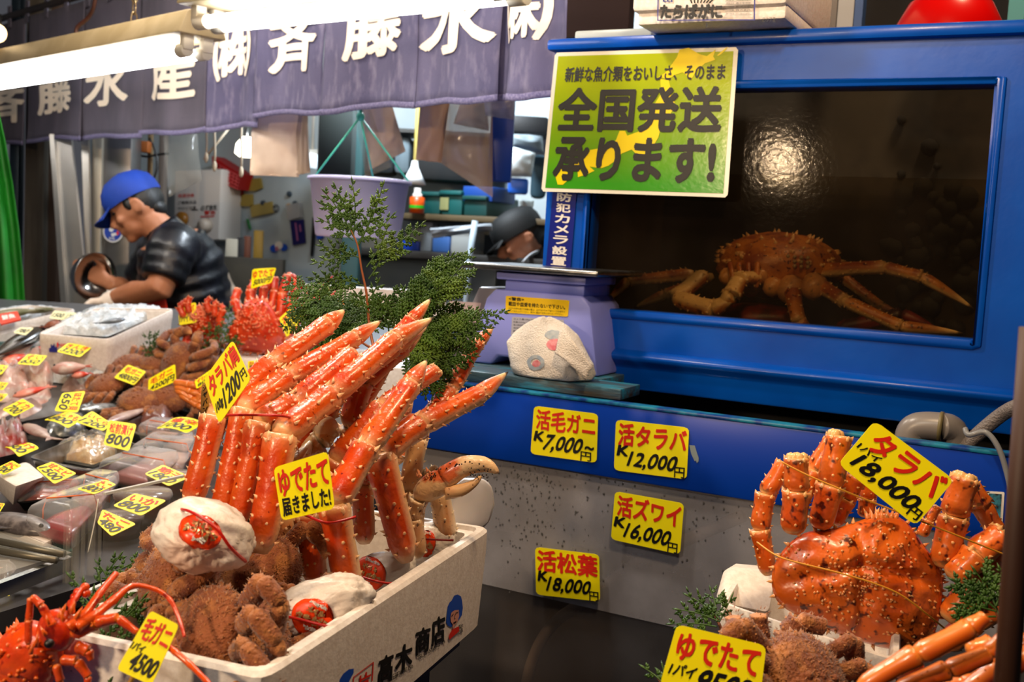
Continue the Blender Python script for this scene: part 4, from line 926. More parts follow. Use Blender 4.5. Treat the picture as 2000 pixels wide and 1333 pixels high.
uvpoly(mb, f, cir(.22, .35, .24, 14), .001); uvpoly(mb, f, cir(.78, .42, .22, 14), .001); obj('blue_patch', mb, M_bl, dc)
mb = MB(); uvpoly(mb, f, cir(.5, .55, .24, 14), .0016); obj('white_patch', mb, M_paper, dc)
mb = MB(); uvpoly(mb, f, [(.3, .2), (.5, .25), (.45, .5), (.3, .45)], .002); obj('pink_patch', mb, mat('pinkp', rgb('c87a8a'), .5), dc)
wallthing('blue_hook', [(622, 462), (634, 458), (632, 466), (624, 468)], 'small blue hook on the wall beside the black knife', 'hook', M_bl, .02)
# stone slab and knives behind the crabs
mb = slab(438, 501, 547, 640, 4.75, .06); single('cutting_slab', mb, mat('slab_stone', rgb('3a3428'), .7, c2=rgb('2c2820'), nscale=6), 'thick dark upright cutting slab behind the boiled crabs', 'slab', bevel=.004)
for k, (x0, x1, y0, cl, lb) in enumerate(((442, 462, 466, 'b0a794', 'whitish carton standing behind the dark cutting slab'), (464, 475, 464, '15161a', 'black knife handle standing behind the cutting slab'), (477, 485, 461, '5a2c14', 'brown knife handle standing behind the cutting slab'), (497, 509, 450, '8a6a1c', 'ochre wooden handle with black tip standing behind the cutting slab'))):
    t = thing('knife' if k else 'carton', lb, 'knife' if k else 'carton', at((x0 + x1) / 2, 515, 4.83))
    mb = slab(x0, y0, x1, 560, 4.83, .02); obj('handle' if k else 'box', mb, mat('kn%d' % k + '_handle', rgb(cl), .5), t, bevel=.004)
    if k: mb = slab(x0 + 2, 561, x1 - 2, 640, 4.835, .006); obj('blade', mb, M_steel, t)
# white hose and green level standing by the man
single('white_hose', MB().tube(bez([at(396, 494, 4.3), at(412, 492, 4.28), at(428, 510, 4.26), at(446, 552, 4.2), at(462, 590, 4.1), at(480, 700, 4.1), (lambda p: V((p.x, p.y, .016)))(at(500, 900, 4.1))], 6), .016, 10), mat('hose_cream', rgb('c9b6a2'), .45), 'cream hose arching down behind the bending man', 'hose')
lv = thing('spirit_level', 'bright green spirit level standing upright beside the man', 'spirit level', at(424, 640, 4.3))
L_ = lambda m_, q: [at(400 + m_ + q[0], 500 + q[1], 4.3) for q in ()]
c = [at(x, y, 4.32) for x, y in ((405, 498), (415, 496), (437, 640), (424, 640))]; c[2] = c[1] + (c[2] - c[1]) * 6.0; c[3] = c[0] + (c[3] - c[0]) * 6.0; c[2].z = c[3].z = .003
mb = MB().hexa([p for p in c], [p + _f0 * .03 for p in c]); obj('frame', mb, mat('level_green', rgb('23b02a'), .4), lv)
c = [at(x, y, 4.315) for x, y in ((411, 540), (419, 540), (423, 568), (415, 568))]; mb = MB().hexa(c, [p + _f0 * .004 for p in c]); obj('label_panel', mb, mat('level_lime', rgb('8ad62c'), .4), lv)
c = [at(x, y, 4.32) for x, y in ((399, 500), (404, 499), (421, 640), (415, 640))]; c[2] = c[1] + (c[2] - c[1]) * 6.0; c[3] = c[0] + (c[3] - c[0]) * 6.0; c[2].z = c[3].z = .003; mb = MB().hexa(c, [p + _f0 * .03 for p in c]); obj('dark_edge', mb, M_blk, lv)

# ---- shelves with crates
zsh = at(850, 418, 4.35).z
shp = at(805, 418, 4.35); shq = at(985, 418, 4.35)
mb = MB().box(V((at(880, 418, 4.4).x, 3.98, zsh - .012)), (.95, .42, .024)); single('shelf', mb, mat('shelf_wood', rgb('5a4c34'), .6), 'wooden shelf with teal crates behind the bucket', 'shelf', bevel=.003)
for x0, x1, y0, lb, cl in ((812, 860, 374, 'teal storage crate behind the orange spray can', '0f4a48'), (861, 903, 372, 'teal storage crate with a pale tag, second on the shelf', '115250'), (905, 952, 382, 'dark teal storage crate at the end of the shelf', '12413f')):
    t = thing('storage_crate', lb, 'crate', onY((x0 + x1) / 2, 418, 3.82)); zz = zsh
    a = onY(x0, 400, 3.82); b = onY(x1, 400, 3.82); h = onY((x0 + x1) / 2, y0, 3.82).z - zz
    mb = MB().box(((a.x + b.x) / 2, 3.96, zz + h / 2), (b.x - a.x - .004, .28, h)); obj('body', mb, mat('crate_' + cl, rgb(cl), .5), t, bevel=.008)
    mb = MB().box(((a.x + b.x) / 2, 3.955, zz + h - .01), (b.x - a.x + .0, .3, .016)); obj('rim', mb, mat('crate_' + cl, rgb(cl), .5), t, bevel=.003)
a = onY(868, 398, 3.815); mb = MB().box(a, (.04, .004, .05)); single('crate_tag', mb, mat('tagb', rgb('8a8a5a'), .6), 'pale tag on the front of the teal crate', 'tag')
p = onY(925, 385, 3.8); mb = MB().box((p.x, 3.93, p.z + .015), (.14, .2, .06)); single('blue_box', mb, mat('box_blue', rgb('143f86'), .5), 'small blue box on top of the dark teal crate', 'box', bevel=.005)
ca = onY(803, 418, 3.70); mb = MB(); can = thing('spray_can', 'orange spray can with green band on the shelf edge beside the bucket', 'can', (ca.x, 3.74, zsh))
zt_ = onY(803, 384, 3.74).z; cp = Matrix.Translation((ca.x, 3.74, zsh))
H = zt_ - zsh
mb = MB().lathe([(.001, 0), (.031, 0), (.031, H * .94), (.022, H), (.001, H)], cp, 18); obj('can_body', mb, mat('can_orange', rgb('d8500c'), .35), can)
mb = MB().lathe([(.0316, H * .3), (.0316, H * .48)], cp, 18); obj('green_band', mb, mat('can_green', rgb('2fae24'), .35), can)
mb = MB().lathe([(.02, H), (.02, H + .012), (.014, H + .014), (.014, H + .035), (.001, H + .036)], cp, 14); obj('cap', mb, mat('can_cap', rgb('d6cfc4'), .4), can)
# lower shelf, blue tray, jars
zs2 = at(850, 494, 4.3).z
mb = MB().box((at(850, 494, 4.3).x, 3.95, zs2 - .015), (1.05, .45, .03)); single('counter_shelf', mb, mat('shelf_dark', rgb('33302c'), .6), 'dark lower shelf under the crates', 'shelf', bevel=.003)
post('shelf_cabinet', 760, 935, 4.55, mat('cabinet_grey', rgb('4f5654'), .5), 'grey cabinet supporting the lower shelf behind the plant', cat='cabinet', th=.3) if False else None
a = at(822, 560, 4.5); mb = MB().box((a.x, 3.98, (zs2 - .03) / 2), (.72, .38, zs2 - .032)); single('shelf_cabinet', mb, mat('cabinet_grey', rgb('4f5654'), .5, c2=rgb('40464a'), nscale=3), 'grey cabinet supporting the lower shelf behind the plant', 'cabinet', bevel=.006)
def onshelf(nm, x0, x1, y0, lb, cat, cl, th=.12, y=3.8, r=.4):
    a = onY(x0, 480, y); b = onY(x1, 480, y); h = onY((x0 + x1) / 2, y0, y).z - zs2
    single(nm, MB().box(((a.x + b.x) / 2, y + th / 2, zs2 + h / 2), (b.x - a.x, th, h)), mat(nm + cl, rgb(cl), r), lb, cat, bevel=.006)
onshelf('blue_tray', 776, 818, 471, 'blue plastic tray on the lower shelf beside the bucket', 'tray', '16389a')
onshelf('glass_jar', 820, 842, 434, 'grey translucent jar stack on the lower shelf', 'jar', '6c7276', .06)
onshelf('blue_basin', 844, 878, 462, 'blue ribbed basin on the lower shelf', 'basin', '3a5f9a')
onshelf('white_pail', 880, 918, 444, 'whitish pail on the lower shelf by the white hanging bag', 'pail', 'a7aaa6')
bag('plastic_bag', 'white bag spread under the shelf of crates', [(840, 446), (960, 436), (962, 450), (844, 466)], 4.15, mat('bag_pale', rgb('8f9498'), .4), bulge=.03, seed=11)
gz = lambda x, d: (lambda p: V((p.x, p.y, .004)))(at(x, 640, d))
single('white_stick', MB().tube([at(928, 432, 4.1), at(917, 505, 4.1), gz(890, 4.0)], .012, 8), mat('stick_white', rgb('b6c6ce'), .35), 'pale blue white stick leaning against the shelf', 'stick')
bag('plastic_bag', 'white bag hanging over the blue wall pocket', [(988, 282), (1046, 300), (1038, 346), (986, 344)], 4.2, mat('bag_white', rgb('c2cccc'), .4), bulge=.04, seed=12)
mb = slab(993, 347, 1031, 380, 4.22, .08); single('wall_pocket', mb, mat('pocket_blue', rgb('1f5fc8'), .4), 'bright blue plastic pocket on the wall beside the poster', 'pocket', bevel=.012)
bag('grey_sack', 'grey cushion like sack on the upper shelf beside the poster', [(998, 262), (1060, 266), (1062, 300), (1000, 288)], 4.3, mat('sack_grey', rgb('7d8a90'), .5), bulge=.06, seed=13, cat='sack')
mb = slab(1002, 225, 1070, 262, 4.4, .3); single('dark_box', mb, mat('box_dark', rgb('101214'), .6), 'black box on the upper shelf beside the poster', 'box', bevel=.01)
mb = slab(1040, 302, 1066, 388, 4.4, .1); single('dark_jacket', mb, mat('jacket_teal', rgb('24404c'), .7), 'dark teal jacket hanging behind the poster edge', 'jacket', bevel=.02)
bag('plastic_bag', 'thin white bag pinned above the man in the black cap', [(1012, 388), (1044, 392), (1036, 430), (1016, 432)], 4.35, mat('bag_white2', rgb('b4bebc'), .4), bulge=.02, seed=14)
mb = slab(640, 250, 985, 262, 4.5, .3); single('upper_shelf', mb, mat('shelf_dark2', rgb('2c2a26'), .6), 'dark upper shelf crossing the wall behind the hanging bags', 'shelf')
for k, (x0, x1, y0, cl, lb) in enumerate(((700, 770, 300, '14181a', 'black bundle hanging from the upper shelf behind the bucket'), (770, 800, 300, '5c6a70', 'grey bundle hanging from the upper shelf behind the clip lamp'), (806, 960, 318, '17191a', 'long black bundle hanging from the upper shelf above the crates'))):
    mb = slab(x0, 263, x1, y0 + 42, 4.55, .2); single('cloth_bundle', mb, mat('bundle' + cl, rgb(cl), .7), lb, 'cloth', bevel=.03)
# ================================================================ people
M_skin = mat('skin', rgb('b87c5c'), .55, c2=rgb('a86c4c'), nscale=9, sss=.1); M_hair = mat('black_hair', rgb('0e0b0a'), .55, bump=.6, bscale=120, stretch=(1, 1, .2))
M_jack = mat('black_down', rgb('14141c'), .38, c2=rgb('0c0c12'), nscale=12, bump=.3, bscale=25); M_cap = mat('cap_blue', rgb('0e3a9a'), .75, bump=.2, bscale=400)
def head_into(mb, c, f, u):
    """one head: skull, brow, nose, lips, chin, ears; f faces forward, u up"""
    f = f.normalized(); s_ = f.cross(u).normalized(); u = s_.cross(f).normalized(); P = lambda a, b, k: c + f * a + s_ * b + u * k
    m = Matrix((f, s_, u)).transposed()
    def hf(d):
        k = 1.0
        if d.x > .2 and d.z < .1: k *= 1 - .06 * abs(d.y)
        if d.z < -.55: k *= .93
        return k
    mb.ball(c, (.097, .076, .112), m, 22, 16, hf)
    mb.ball(P(.045, 0, -.062), (.048, .052, .048), m, 14, 10)          # jaw
    mb.ball(P(.075, 0, -.098), (.022, .024, .018), m, 10, 7)            # chin
    mb.tube([P(.09, 0, .02), P(.104, 0, -.012), P(.118, 0, -.034)], [.009, .011, .013], 8); mb.ball(P(.106, .012, -.036), .009, m, 8, 6); mb.ball(P(.106, -.012, -.036), .009, m, 8, 6)
    mb.ball(P(.093, 0, -.062), (.012, .024, .007), m, 10, 6); mb.ball(P(.091, 0, -.073), (.012, .02, .007), m, 10, 6)
    for sg in (-1, 1):
        mb.ball(P(.085, .03 * sg, .022), (.014, .024, .008), m, 10, 6)   # brow
        mb.ball(P(.075, .04 * sg, -.03), (.018, .02, .018), m, 10, 7)    # cheek
        mb.ball(P(-.005, .076 * sg, -.022), (.019, .009, .028), m, 12, 8); mb.tube([P(.01, .083 * sg, -.002), P(-.01, .088 * sg, .002), P(-.022, .087 * sg, -.014), P(-.014, .083 * sg, -.04)], .005, 6)
    return P, m, s_
def eyes(P, m, par):
    for sg in (-1, 1):
        mb = MB().ball(P(.084, .032 * sg, .004), (.009, .014, .0055), m, 10, 8); obj('eye', mb, mat('eye_dark', rgb('1a100c'), .2), par)
def hand_into(mb, wrist, palm_dir, thumb_dir, curl_dir, k=1.0, curl=(.5, .9)):
    """palm plus four unequal bent fingers and a thumb off the side of the palm"""
    a = palm_dir.normalized(); t = (thumb_dir - a * thumb_dir.dot(a)).normalized(); c = a.cross(t)
    if c.dot(curl_dir) < 0: c = -c
    pal = [wrist + a * x * k + t * y * k for x, y in ((.0, 0), (.045, .004), (.085, .002))]
    for o_ in (-.022, -.007, .008, .022): mb.tube([wrist + t * o_ * .5 * k, wrist + a * .045 * k + t * o_ * .9 * k, wrist + a * .088 * k + t * o_ * k], [.015 * k, .0145 * k, .011 * k], 8)
    for o_, L in ((.024, .068), (.008, .076), (-.008, .072), (-.023, .056)):
        b0 = wrist + a * .085 * k + t * o_ * k; d1 = (a + c * curl[0] * .6).normalized(); d2 = (a * .7 + c * curl[0] * 1.2).normalized(); d3 = (a * .3 + c * curl[1] * 1.2).normalized()
        p1 = b0 + d1 * L * .42 * k; p2 = p1 + d2 * L * .33 * k; p3 = p2 + d3 * L * .28 * k
        mb.tube([b0, p1, p2, p3], [.0095 * k, .009 * k, .0085 * k, .0065 * k], 8)
    b0 = wrist + a * .025 * k + t * .022 * k; d1 = (a * .75 + t * .75 + c * .15).normalized(); d2 = (a + t * .25 + c * .4).normalized()
    mb.tube([b0 - t * .008 * k, b0 + d1 * .032 * k, b0 + d1 * .032 * k + d2 * .03 * k, b0 + d1 * .032 * k + d2 * .055 * k], [.013 * k, .011 * k, .0095 * k, .007 * k], 8)

# ---- the man bending over the ice with a steel bowl
D = 4.0; k = D / FPX
Q = lambda x, y, dd=0.0: at(x, y, D + dd)
hf_ = (-RGT * .84 - UPV * .5 - FWD * .16).normalized(); hu = (UPV * .85 - RGT * .5).normalized()
gx = Q(372, 640, .1)
man = thing('person', 'man in blue cap and black jacket tipping a steel bowl over ice', 'person', (gx.x, gx.y, 0))
mb = MB(); P, hm, hs = head_into(mb, Q(268, 402), hf_, hu)
mb.tube([Q(283, 418), Q(305, 440), Q(330, 470, .02)], [.052, .056, .075], 14)                     # neck
mb.tube([Q(330, 466, .02), Q(352, 520, .05), Q(368, 590, .08), Q(374, 650, .1)], [.11, .14, .135, .14], 16, 1.2)   # trunk
hip = Q(378, 665, .1)
for sg in (-1, 1):
    o_ = FWD * .1 * sg
    kx = V((hip.x, hip.y, .62)) + o_ * 1.05 - RGT * .07; an = V((hip.x, hip.y, .09)) + o_ * 1.1 + RGT * .02
    mb.tube([hip + o_, (hip + o_ + kx) / 2, kx, (kx + an) / 2 + RGT * .02, an], [.095, .085, .06, .058, .04], 12)
    mb.tube([an + RGT * .05 - V((0, 0, .04)), an - V((0, 0, .05)), an - RGT * .13 - V((0, 0, .065))], [.035, .042, .03], 10, .8)
sh_n = Q(338, 482, -.2); el_n = Q(310, 566, -.26); wr_n = Q(222, 584, -.16)
mb.tube([Q(345, 480, -.05), sh_n], .07, 12)
mb.tube([sh_n, el_n, (el_n + wr_n) / 2 + UPV * .004, wr_n], [.062, .05, .046, .032], 12)
sh_f = Q(318, 486, .2); el_f = Q(262, 572, .22); wr_f = Q(212, 552, .12)
mb.tube([Q(335, 480, .05), sh_f], .066, 12); mb.tube([sh_f, el_f, (el_f + wr_f) / 2, wr_f], [.058, .046, .042, .03], 12)
hand_into(mb, wr_f, (-RGT * 1.0 + UPV * .55), UPV, -FWD, 1.0, (.6, 1.0))
hand_into(mb, wr_n, (-RGT * .8 - UPV * .6), UPV * .5 - FWD * .5, -UPV, 1.0, (.4, .6))
obj('body', mb, M_skin, man, remesh=.0075, smooth=3)
eyes(P, hm, man)
mb = MB()
mb.tube([Q(312, 440), Q(326, 458, .01), Q(335, 476, .02)], [.068, .078, .10], 14)
prev = None; pts = []; rad = []
trunk = [(Q(331, 468, .02), .125), (Q(352, 520, .05), .165), (Q(366, 585, .08), .168), (Q(371, 628, .1), .17)]
for i in range(len(trunk) - 1):
    for j in range(10):
        t = j / 10; p = trunk[i][0].lerp(trunk[i + 1][0], t); r_ = trunk[i][1] + (trunk[i + 1][1] - trunk[i][1]) * t
        pts.append(p); rad.append(r_ * (1 + .035 * math.sin((i * 10 + j) * 1.5)))
mb.tube(pts, rad, 20, 1.25)
for A, B, C in ((sh_n, el_n, -.02), (sh_f, el_f, .02)):
    pp_ = []; rr_ = []
    st_ = Q(350, 492, C * 3)
    for j in range(15):
        t = j / 14
        p = st_.lerp(A, min(1, t * 3)) if t < .33 else A.lerp(B, (t - .33) / .67 * .80)
        pp_.append(p); rr_.append((.098 - .022 * t) * (1 + .05 * math.sin(j * 2.1)))
    mb.tube(pp_, rr_, 14)
obj('jacket', mb, M_jack, man, remesh=.011, smooth=2)
mb = MB().ball(P(-.022, 0, .008), (.083, .0785, .088), hm, 20, 14); mb.ball(P(-.058, 0, -.045), (.036, .055, .04), hm, 14, 9)
for sg in (-1, 1): mb.ball(P(.022, .07 * sg, .004), (.016, .01, .026), hm, 10, 7)
obj('hair', mb, M_hair, man)
cap = MB(); rings = []
for z, r_ in ((.018, 1.0), (.03, 1.02), (.06, 1.0), (.09, .9), (.115, .66), (.128, .35), (.133, .05)):
    rings.append([P(math.cos(6.283 * i / 28) * .108 * r_ + .002, math.sin(6.283 * i / 28) * .088 * r_, z) for i in range(28)])
cap.rings(rings, False); cap.ball(P(0, 0, .134), .006, nu=8, nv=5)
cp_ = obj('cap', cap, M_cap, man)
br = MB().patch(lambda a, b: P(.085 + .085 * b * math.sqrt(max(0, 1 - (2 * a - 1) ** 2 * .75)), (a - .5) * .15, .022 - .028 * b + .012 * (1 - (2 * a - 1) ** 2)), 14, 6, .004); obj('brim', br, M_cap, cp_)
mb = MB()   # apron
ap = [Q(283, 548, -.12), Q(318, 556, -.16), Q(335, 640, -.12), Q(262, 640, -.02)]
apb = lambda u, v: (ap[3] * (1 - u) + ap[2] * u) * (1 - v) + (ap[0] * (1 - u) + ap[1] * u) * v + FWD * -.03 * math.sin(3.14 * u)
mb.patch(apb, 10, 10, .004)
lo1, lo2 = V((ap[3].x, ap[3].y, .45)), V((ap[2].x, ap[2].y, .45))
mb.patch(lambda u, v: (lo1 * (1 - u) + lo2 * u) * (1 - v) + (ap[3] * (1 - u) + ap[2] * u) * v + FWD * -.03 * math.sin(3.14 * u), 10, 8, .004)
mb.tube([Q(265, 600, -.06), Q(258, 572, -.05), Q(272, 560, -.1)], .006, 6)
obj('apron', mb, mat('apron_red', rgb('d8300c'), .4), man)
mb = MB()
for sg in (-1, 1):
    o_ = FWD * .1 * sg; kx = V((hip.x, hip.y, .62)) + o_ * 1.05 - RGT * .07; an = V((hip.x, hip.y, .12)) + o_ * 1.1 + RGT * .02
    mb.tube([hip + o_ + UPV * .02, (hip + o_ + kx) / 2, kx, (kx + an) / 2 + RGT * .02, an], [.115, .1, .078, .075, .07], 12)
obj('trousers', mb, mat('trousers', rgb('1a1a20'), .7), man)
mb = MB()
for sg in (-1, 1):
    an = V((hip.x, hip.y, .09)) + FWD * .11 * sg + RGT * .02
    mb.tube([an + UPV * .1, an, an - UPV * .03], [.062, .055, .05], 12); mb.hexa([an + RGT * .06 + FWD * .045 - V((0, 0, .086)), an + RGT * .06 - FWD * .045 - V((0, 0, .086)), an - RGT * .17 - FWD * .045 - V((0, 0, .086)), an - RGT * .17 + FWD * .045 - V((0, 0, .086))], [an + RGT * .05 + FWD * .035, an + RGT * .05 - FWD * .035, an - RGT * .12 - FWD * .035 - V((0, 0, .03)), an - RGT * .12 + FWD * .035 - V((0, 0, .03))])
obj('boots', mb, mat('rubber_white', rgb('c9c9c4'), .4), man, remesh=.012, smooth=2)
mb = MB()   # white glove and cuff on the near hand
gd = (-RGT * .8 - UPV * .6)
mb.tube([wr_n + RGT * .045 + UPV * .002, wr_n + RGT * .02, wr_n + gd.normalized() * .03], [.043, .042, .04], 12)
gm = MB(); hand_into(gm, wr_n, gd, UPV * .5 - FWD * .5, -UPV, 1.18, (.4, .6)); mb.add(gm.v, gm.f)
obj('glove', mb, mat('glove_white', rgb('e2d4c8'), .6), man, remesh=.006, smooth=2)
# steel bowl
bm_ = frame(Q(186, 541, .05), (RGT * .1 + UPV * .9 - FWD * .1), z=(RGT * .82 - FWD * .5 + UPV * .12))
mb = MB().lathe([(.001, -.075), (.03, -.073), (.065, -.055), (.083, -.025), (.088, 0), (.093, .003), (.093, -.001), (.089, -.004), (.086, -.027), (.068, -.058), (.03, -.077), (.001, -.079)], bm_, 32)
single('steel_bowl', mb, mat('bowl_steel', rgb('a8a6a4'), .16, 1.0), 'shiny stainless steel bowl tipped in the hand of the man in the blue cap', 'bowl')

# ---- the man at the back in a black cap
D = 4.25
f2_ = (-RGT * .82 - UPV * .45 - FWD * .2).normalized(); u2 = (UPV * .88 - RGT * .42).normalized()
man2 = thing('person', 'man in black cap and dark top looking down beside the poster', 'person', (lambda p: V((p.x, p.y, 0)))(at(1045, 640, 4.3)))
mb = MB(); hc = at(1018, 464, D); P2, hm2, _s2 = head_into(mb, hc, f2_, u2)
q = lambda x, y, dd=0: at(x, y, D + dd)
mb.tube([q(1026, 470), q(1038, 492, .02), q(1046, 515, .04)], [.055, .06, .09], 14)
mb.tube([q(1046, 515, .04), q(1050, 580, .06), q(1050, 680, .06)], [.12, .15, .15], 16, 1.2)
h2 = q(1050, 690, .06)
for sg in (-1, 1):
    o_ = _r0 * .1 * sg
    mb.tube([h2 + o_, V((h2.x, h2.y, .5)) + o_, V((h2.x, h2.y, .07)) + o_], [.095, .065, .045], 12); mb.tube([V((h2.x, h2.y, .05)) + o_, V((h2.x, h2.y, .045)) + o_ - _f0 * .15], [.045, .035], 10)
    s2 = q(1046 + 30 * sg, 522, .04); e2 = q(1046 + 42 * sg, 620, -.02); w2 = q(1040 + 18 * sg, 640, -.22)
    mb.tube([q(1046, 515, .04), s2, e2, w2], [.09, .06, .045, .03], 12); hand_into(mb, w2, -_f0 - _z * .3, -_r0 * sg, -_z)
obj('body', mb, M_skin, man2, remesh=.009, smooth=3); eyes(P2, hm2, man2)
mb = MB(); mb.tube([q(1036, 496, .02), q(1046, 518, .04)], [.075, .11], 14); mb.tube([q(1046, 515, .04), q(1050, 580, .06), q(1050, 690, .06)], [.14, .175, .175], 16, 1.2)
for sg in (-1, 1): s2 = q(1046 + 30 * sg, 522, .04); e2 = q(1046 + 42 * sg, 620, -.02); w2 = q(1040 + 18 * sg, 640, -.22); mb.tube([q(1046, 516, .04), s2, e2, e2.lerp(w2, .7)], [.1, .08, .065, .055], 12)
obj('dark_top', mb, mat('dark_top', rgb('14161a'), .8), man2, remesh=.012, smooth=2)
mb = MB()
for sg in (-1, 1): mb.tube([V((h2.x, h2.y, h2.z + .03)) + _r0 * .1 * sg, V((h2.x, h2.y, .5)) + _r0 * .1 * sg, V((h2.x, h2.y, .1)) + _r0 * .1 * sg], [.12, .085, .07], 12)
obj('trousers', mb, MATS['trousers'], man2)
mb = MB().tube(bez([q(1022, 512, -.12), q(1034, 500, -.09), q(1050, 492, -.05)], 5), .012, 8, .4); obj('apron_strap', mb, mat('strap_white', rgb('c8cdd0'), .6), man2)
mb = MB().ball(P2(-.022, 0, .006), (.083, .0785, .088), hm2, 20, 14); mb.ball(P2(-.058, 0, -.045), (.036, .055, .04), hm2, 14, 9); obj('hair', mb, M_hair, man2)
cap = MB(); rings = []
for z, r_ in ((.012, 1.0), (.03, 1.02), (.06, 1.0), (.09, .88), (.11, .6), (.12, .05)): rings.append([P2(math.cos(6.283 * i / 28) * .107 * r_ + .002, math.sin(6.283 * i / 28) * .088 * r_, z) for i in range(28)])
cap.rings(rings, False); M_bcap = mat('cap_black', rgb('0f1110'), .7); cp_ = obj('cap', cap, M_bcap, man2)
br = MB().patch(lambda a, b: P2(.09 + .065 * b * math.sqrt(max(0, 1 - (2 * a - 1) ** 2 * .75)), (a - .5) * .15, .018 - .02 * b + .01 * (1 - (2 * a - 1) ** 2)), 12, 5, .004); obj('brim', br, M_bcap, cp_)
mb = MB(); mb.tube([P2(.098, .06, .006), P2(.102, .03, .006), P2(.105, 0, .008), P2(.102, -.03, .006), P2(.098, -.06, .006)], .0025, 5); 
for sg in (-1, 1): mb.tube([P2(.098, .06 * sg, .006), P2(.0, .086 * sg, .012)], .002, 5)
obj('glasses', mb, M_blk, man2)
# ================================================================ display counter and its goods
X0 = onZ(150, 1150, 1.0).x
UPZ = V((0, 0, 1))
M_table = mat('counter_steel', rgb('4d4c50'), .35, .6, c2=rgb('3a393c'), nscale=5)
cnt = thing('display_counter', 'long steel display counter carrying fish trays and crabs', 'counter', (X0 - 1.2, 1.6, 0))
yF = (2.60 + math.sin(YAW) * X0) / math.cos(YAW)
cq0 = [V((X0, .35, 0)), V((X0, yF, 0)), rf(-2.5, 2.60, 0), rf(-2.5, 1.9, 0), V((X0 - 1.6, .35, 0))]
mb = MB().hexa([p + UPZ * .97 for p in cq0], [p + UPZ * 1.0 for p in cq0]); obj('worktop', mb, M_table, cnt)
cc0 = sum(cq0, V()) / 5
mb = MB().hexa([cc0 + (p - cc0) * .94 for p in cq0], [cc0 + (p - cc0) * .94 + UPZ * .97 for p in cq0]); obj('base', mb, M_dark, cnt)
rt = thing('raised_counter', 'raised rear counter bed with ice behind the fish trays', 'counter', (-2.0, 3.0, 0))
TI = .26; FB0 = 2.85
def bedz(f_): return 1.07 + TI * (f_ - FB0)
_bn = (_z - _f0 * TI).normalized()
def onR(px, py, z):
    """a pixel on the sloping rear bed, z - 1.07 above it"""
    p0 = _f0 * FB0; return on_plane(px, py, V((p0.x, p0.y, z)), _bn)
bed0 = [rf(-2.3, 2.62, 0), rf(-.30, 2.62, 0), rf(-.30, 3.60, 0), rf(-2.3, 3.60, 0)]
mb = MB().hexa(bed0, [V((p.x, p.y, bedz(p.dot(_f0)) - .004)) for p in bed0]); obj('bed', mb, mat('bed_steel', rgb('6a6a6c'), .4, .5), rt)
SURF = onR
Zr, Zf = 1.07, 1.0
def rloop(c, r=.15, n=4):
    """rounded loop through four corners"""
    out = []
    for i in range(4):
        p, a, b = c[i], c[i - 1], c[(i + 1) % 4]
        q0 = p.lerp(a, r); q1 = p.lerp(b, r)
        for k in range(n + 1):
            t = k / n; out.append(q0.lerp(p, t).lerp(p.lerp(q1, t), t))
    return out
def scl(loop, k, dz=0.0):
    c = sum(loop, V()) / len(loop); return [c + (p - c) * k + V((0, 0, dz)) for p in loop]
def zc(px_, z): return [SURF(x, y, z) for x, y in px_]
def tray(px_, z0, h, label, m=None, k=.86, name='metal_tray', r=.12):
    L = rloop(zc(px_, z0 + h), r)
    t = thing(name, label, 'tray', (sum(L, V()) / len(L)) * 1.0 - V((0, 0, h)))
    mb = MB().rings([scl(L, k * .2, -h), scl(L, k, -h), scl(L, .975, -.003), scl(L, 1.0, -.003), scl(L, 1.0, 0), scl(L, .955, .0), scl(L, k - .02, -h + .003), scl(L, k * .2, -h + .003)], True, smooth=True)
    obj('body', mb, m or M_steel, t, auto=35); return t
def lump(px_, z0, h, nm, label, cat, m, seed=0, rough=.25, fr=3.0, power=.4, r=.2, group=None, n=16, base=None, kind=None):
    """heaped soft content over four pixel corners of the plane z0"""
    c = zc(px_, z0)
    def g(u, v):
        p = (c[3] * (1 - u) + c[2] * u) * (1 - v) + (c[0] * (1 - u) + c[1] * u) * v
        e = max(0.0, 16 * u * (1 - u) * v * (1 - v)) ** power
        s_ = 1 - r * .35 * (abs(2 * u - 1) ** 4) * (abs(2 * v - 1) ** 4) * 2
        cc_ = (c[0] + c[1] + c[2] + c[3]) / 4; p = cc_ + (p - cc_) * s_
        return p + V((0, 0, h * e * (1 + rough * (noise.noise(V((u * fr + seed, v * fr, 0))) + .5 * noise.noise(V((u * fr * 3 + seed, v * fr * 3, 2)))))))
    mb = MB().patch(g, n, n); mb.patch(lambda u, v: (c[3] * u + c[2] * (1 - u)) * (1 - v) + (c[0] * u + c[1] * (1 - u)) * v, 1, 1)
    o = single(nm, mb, m, label, cat, group)
    if kind: o['kind'] = kind
    return o
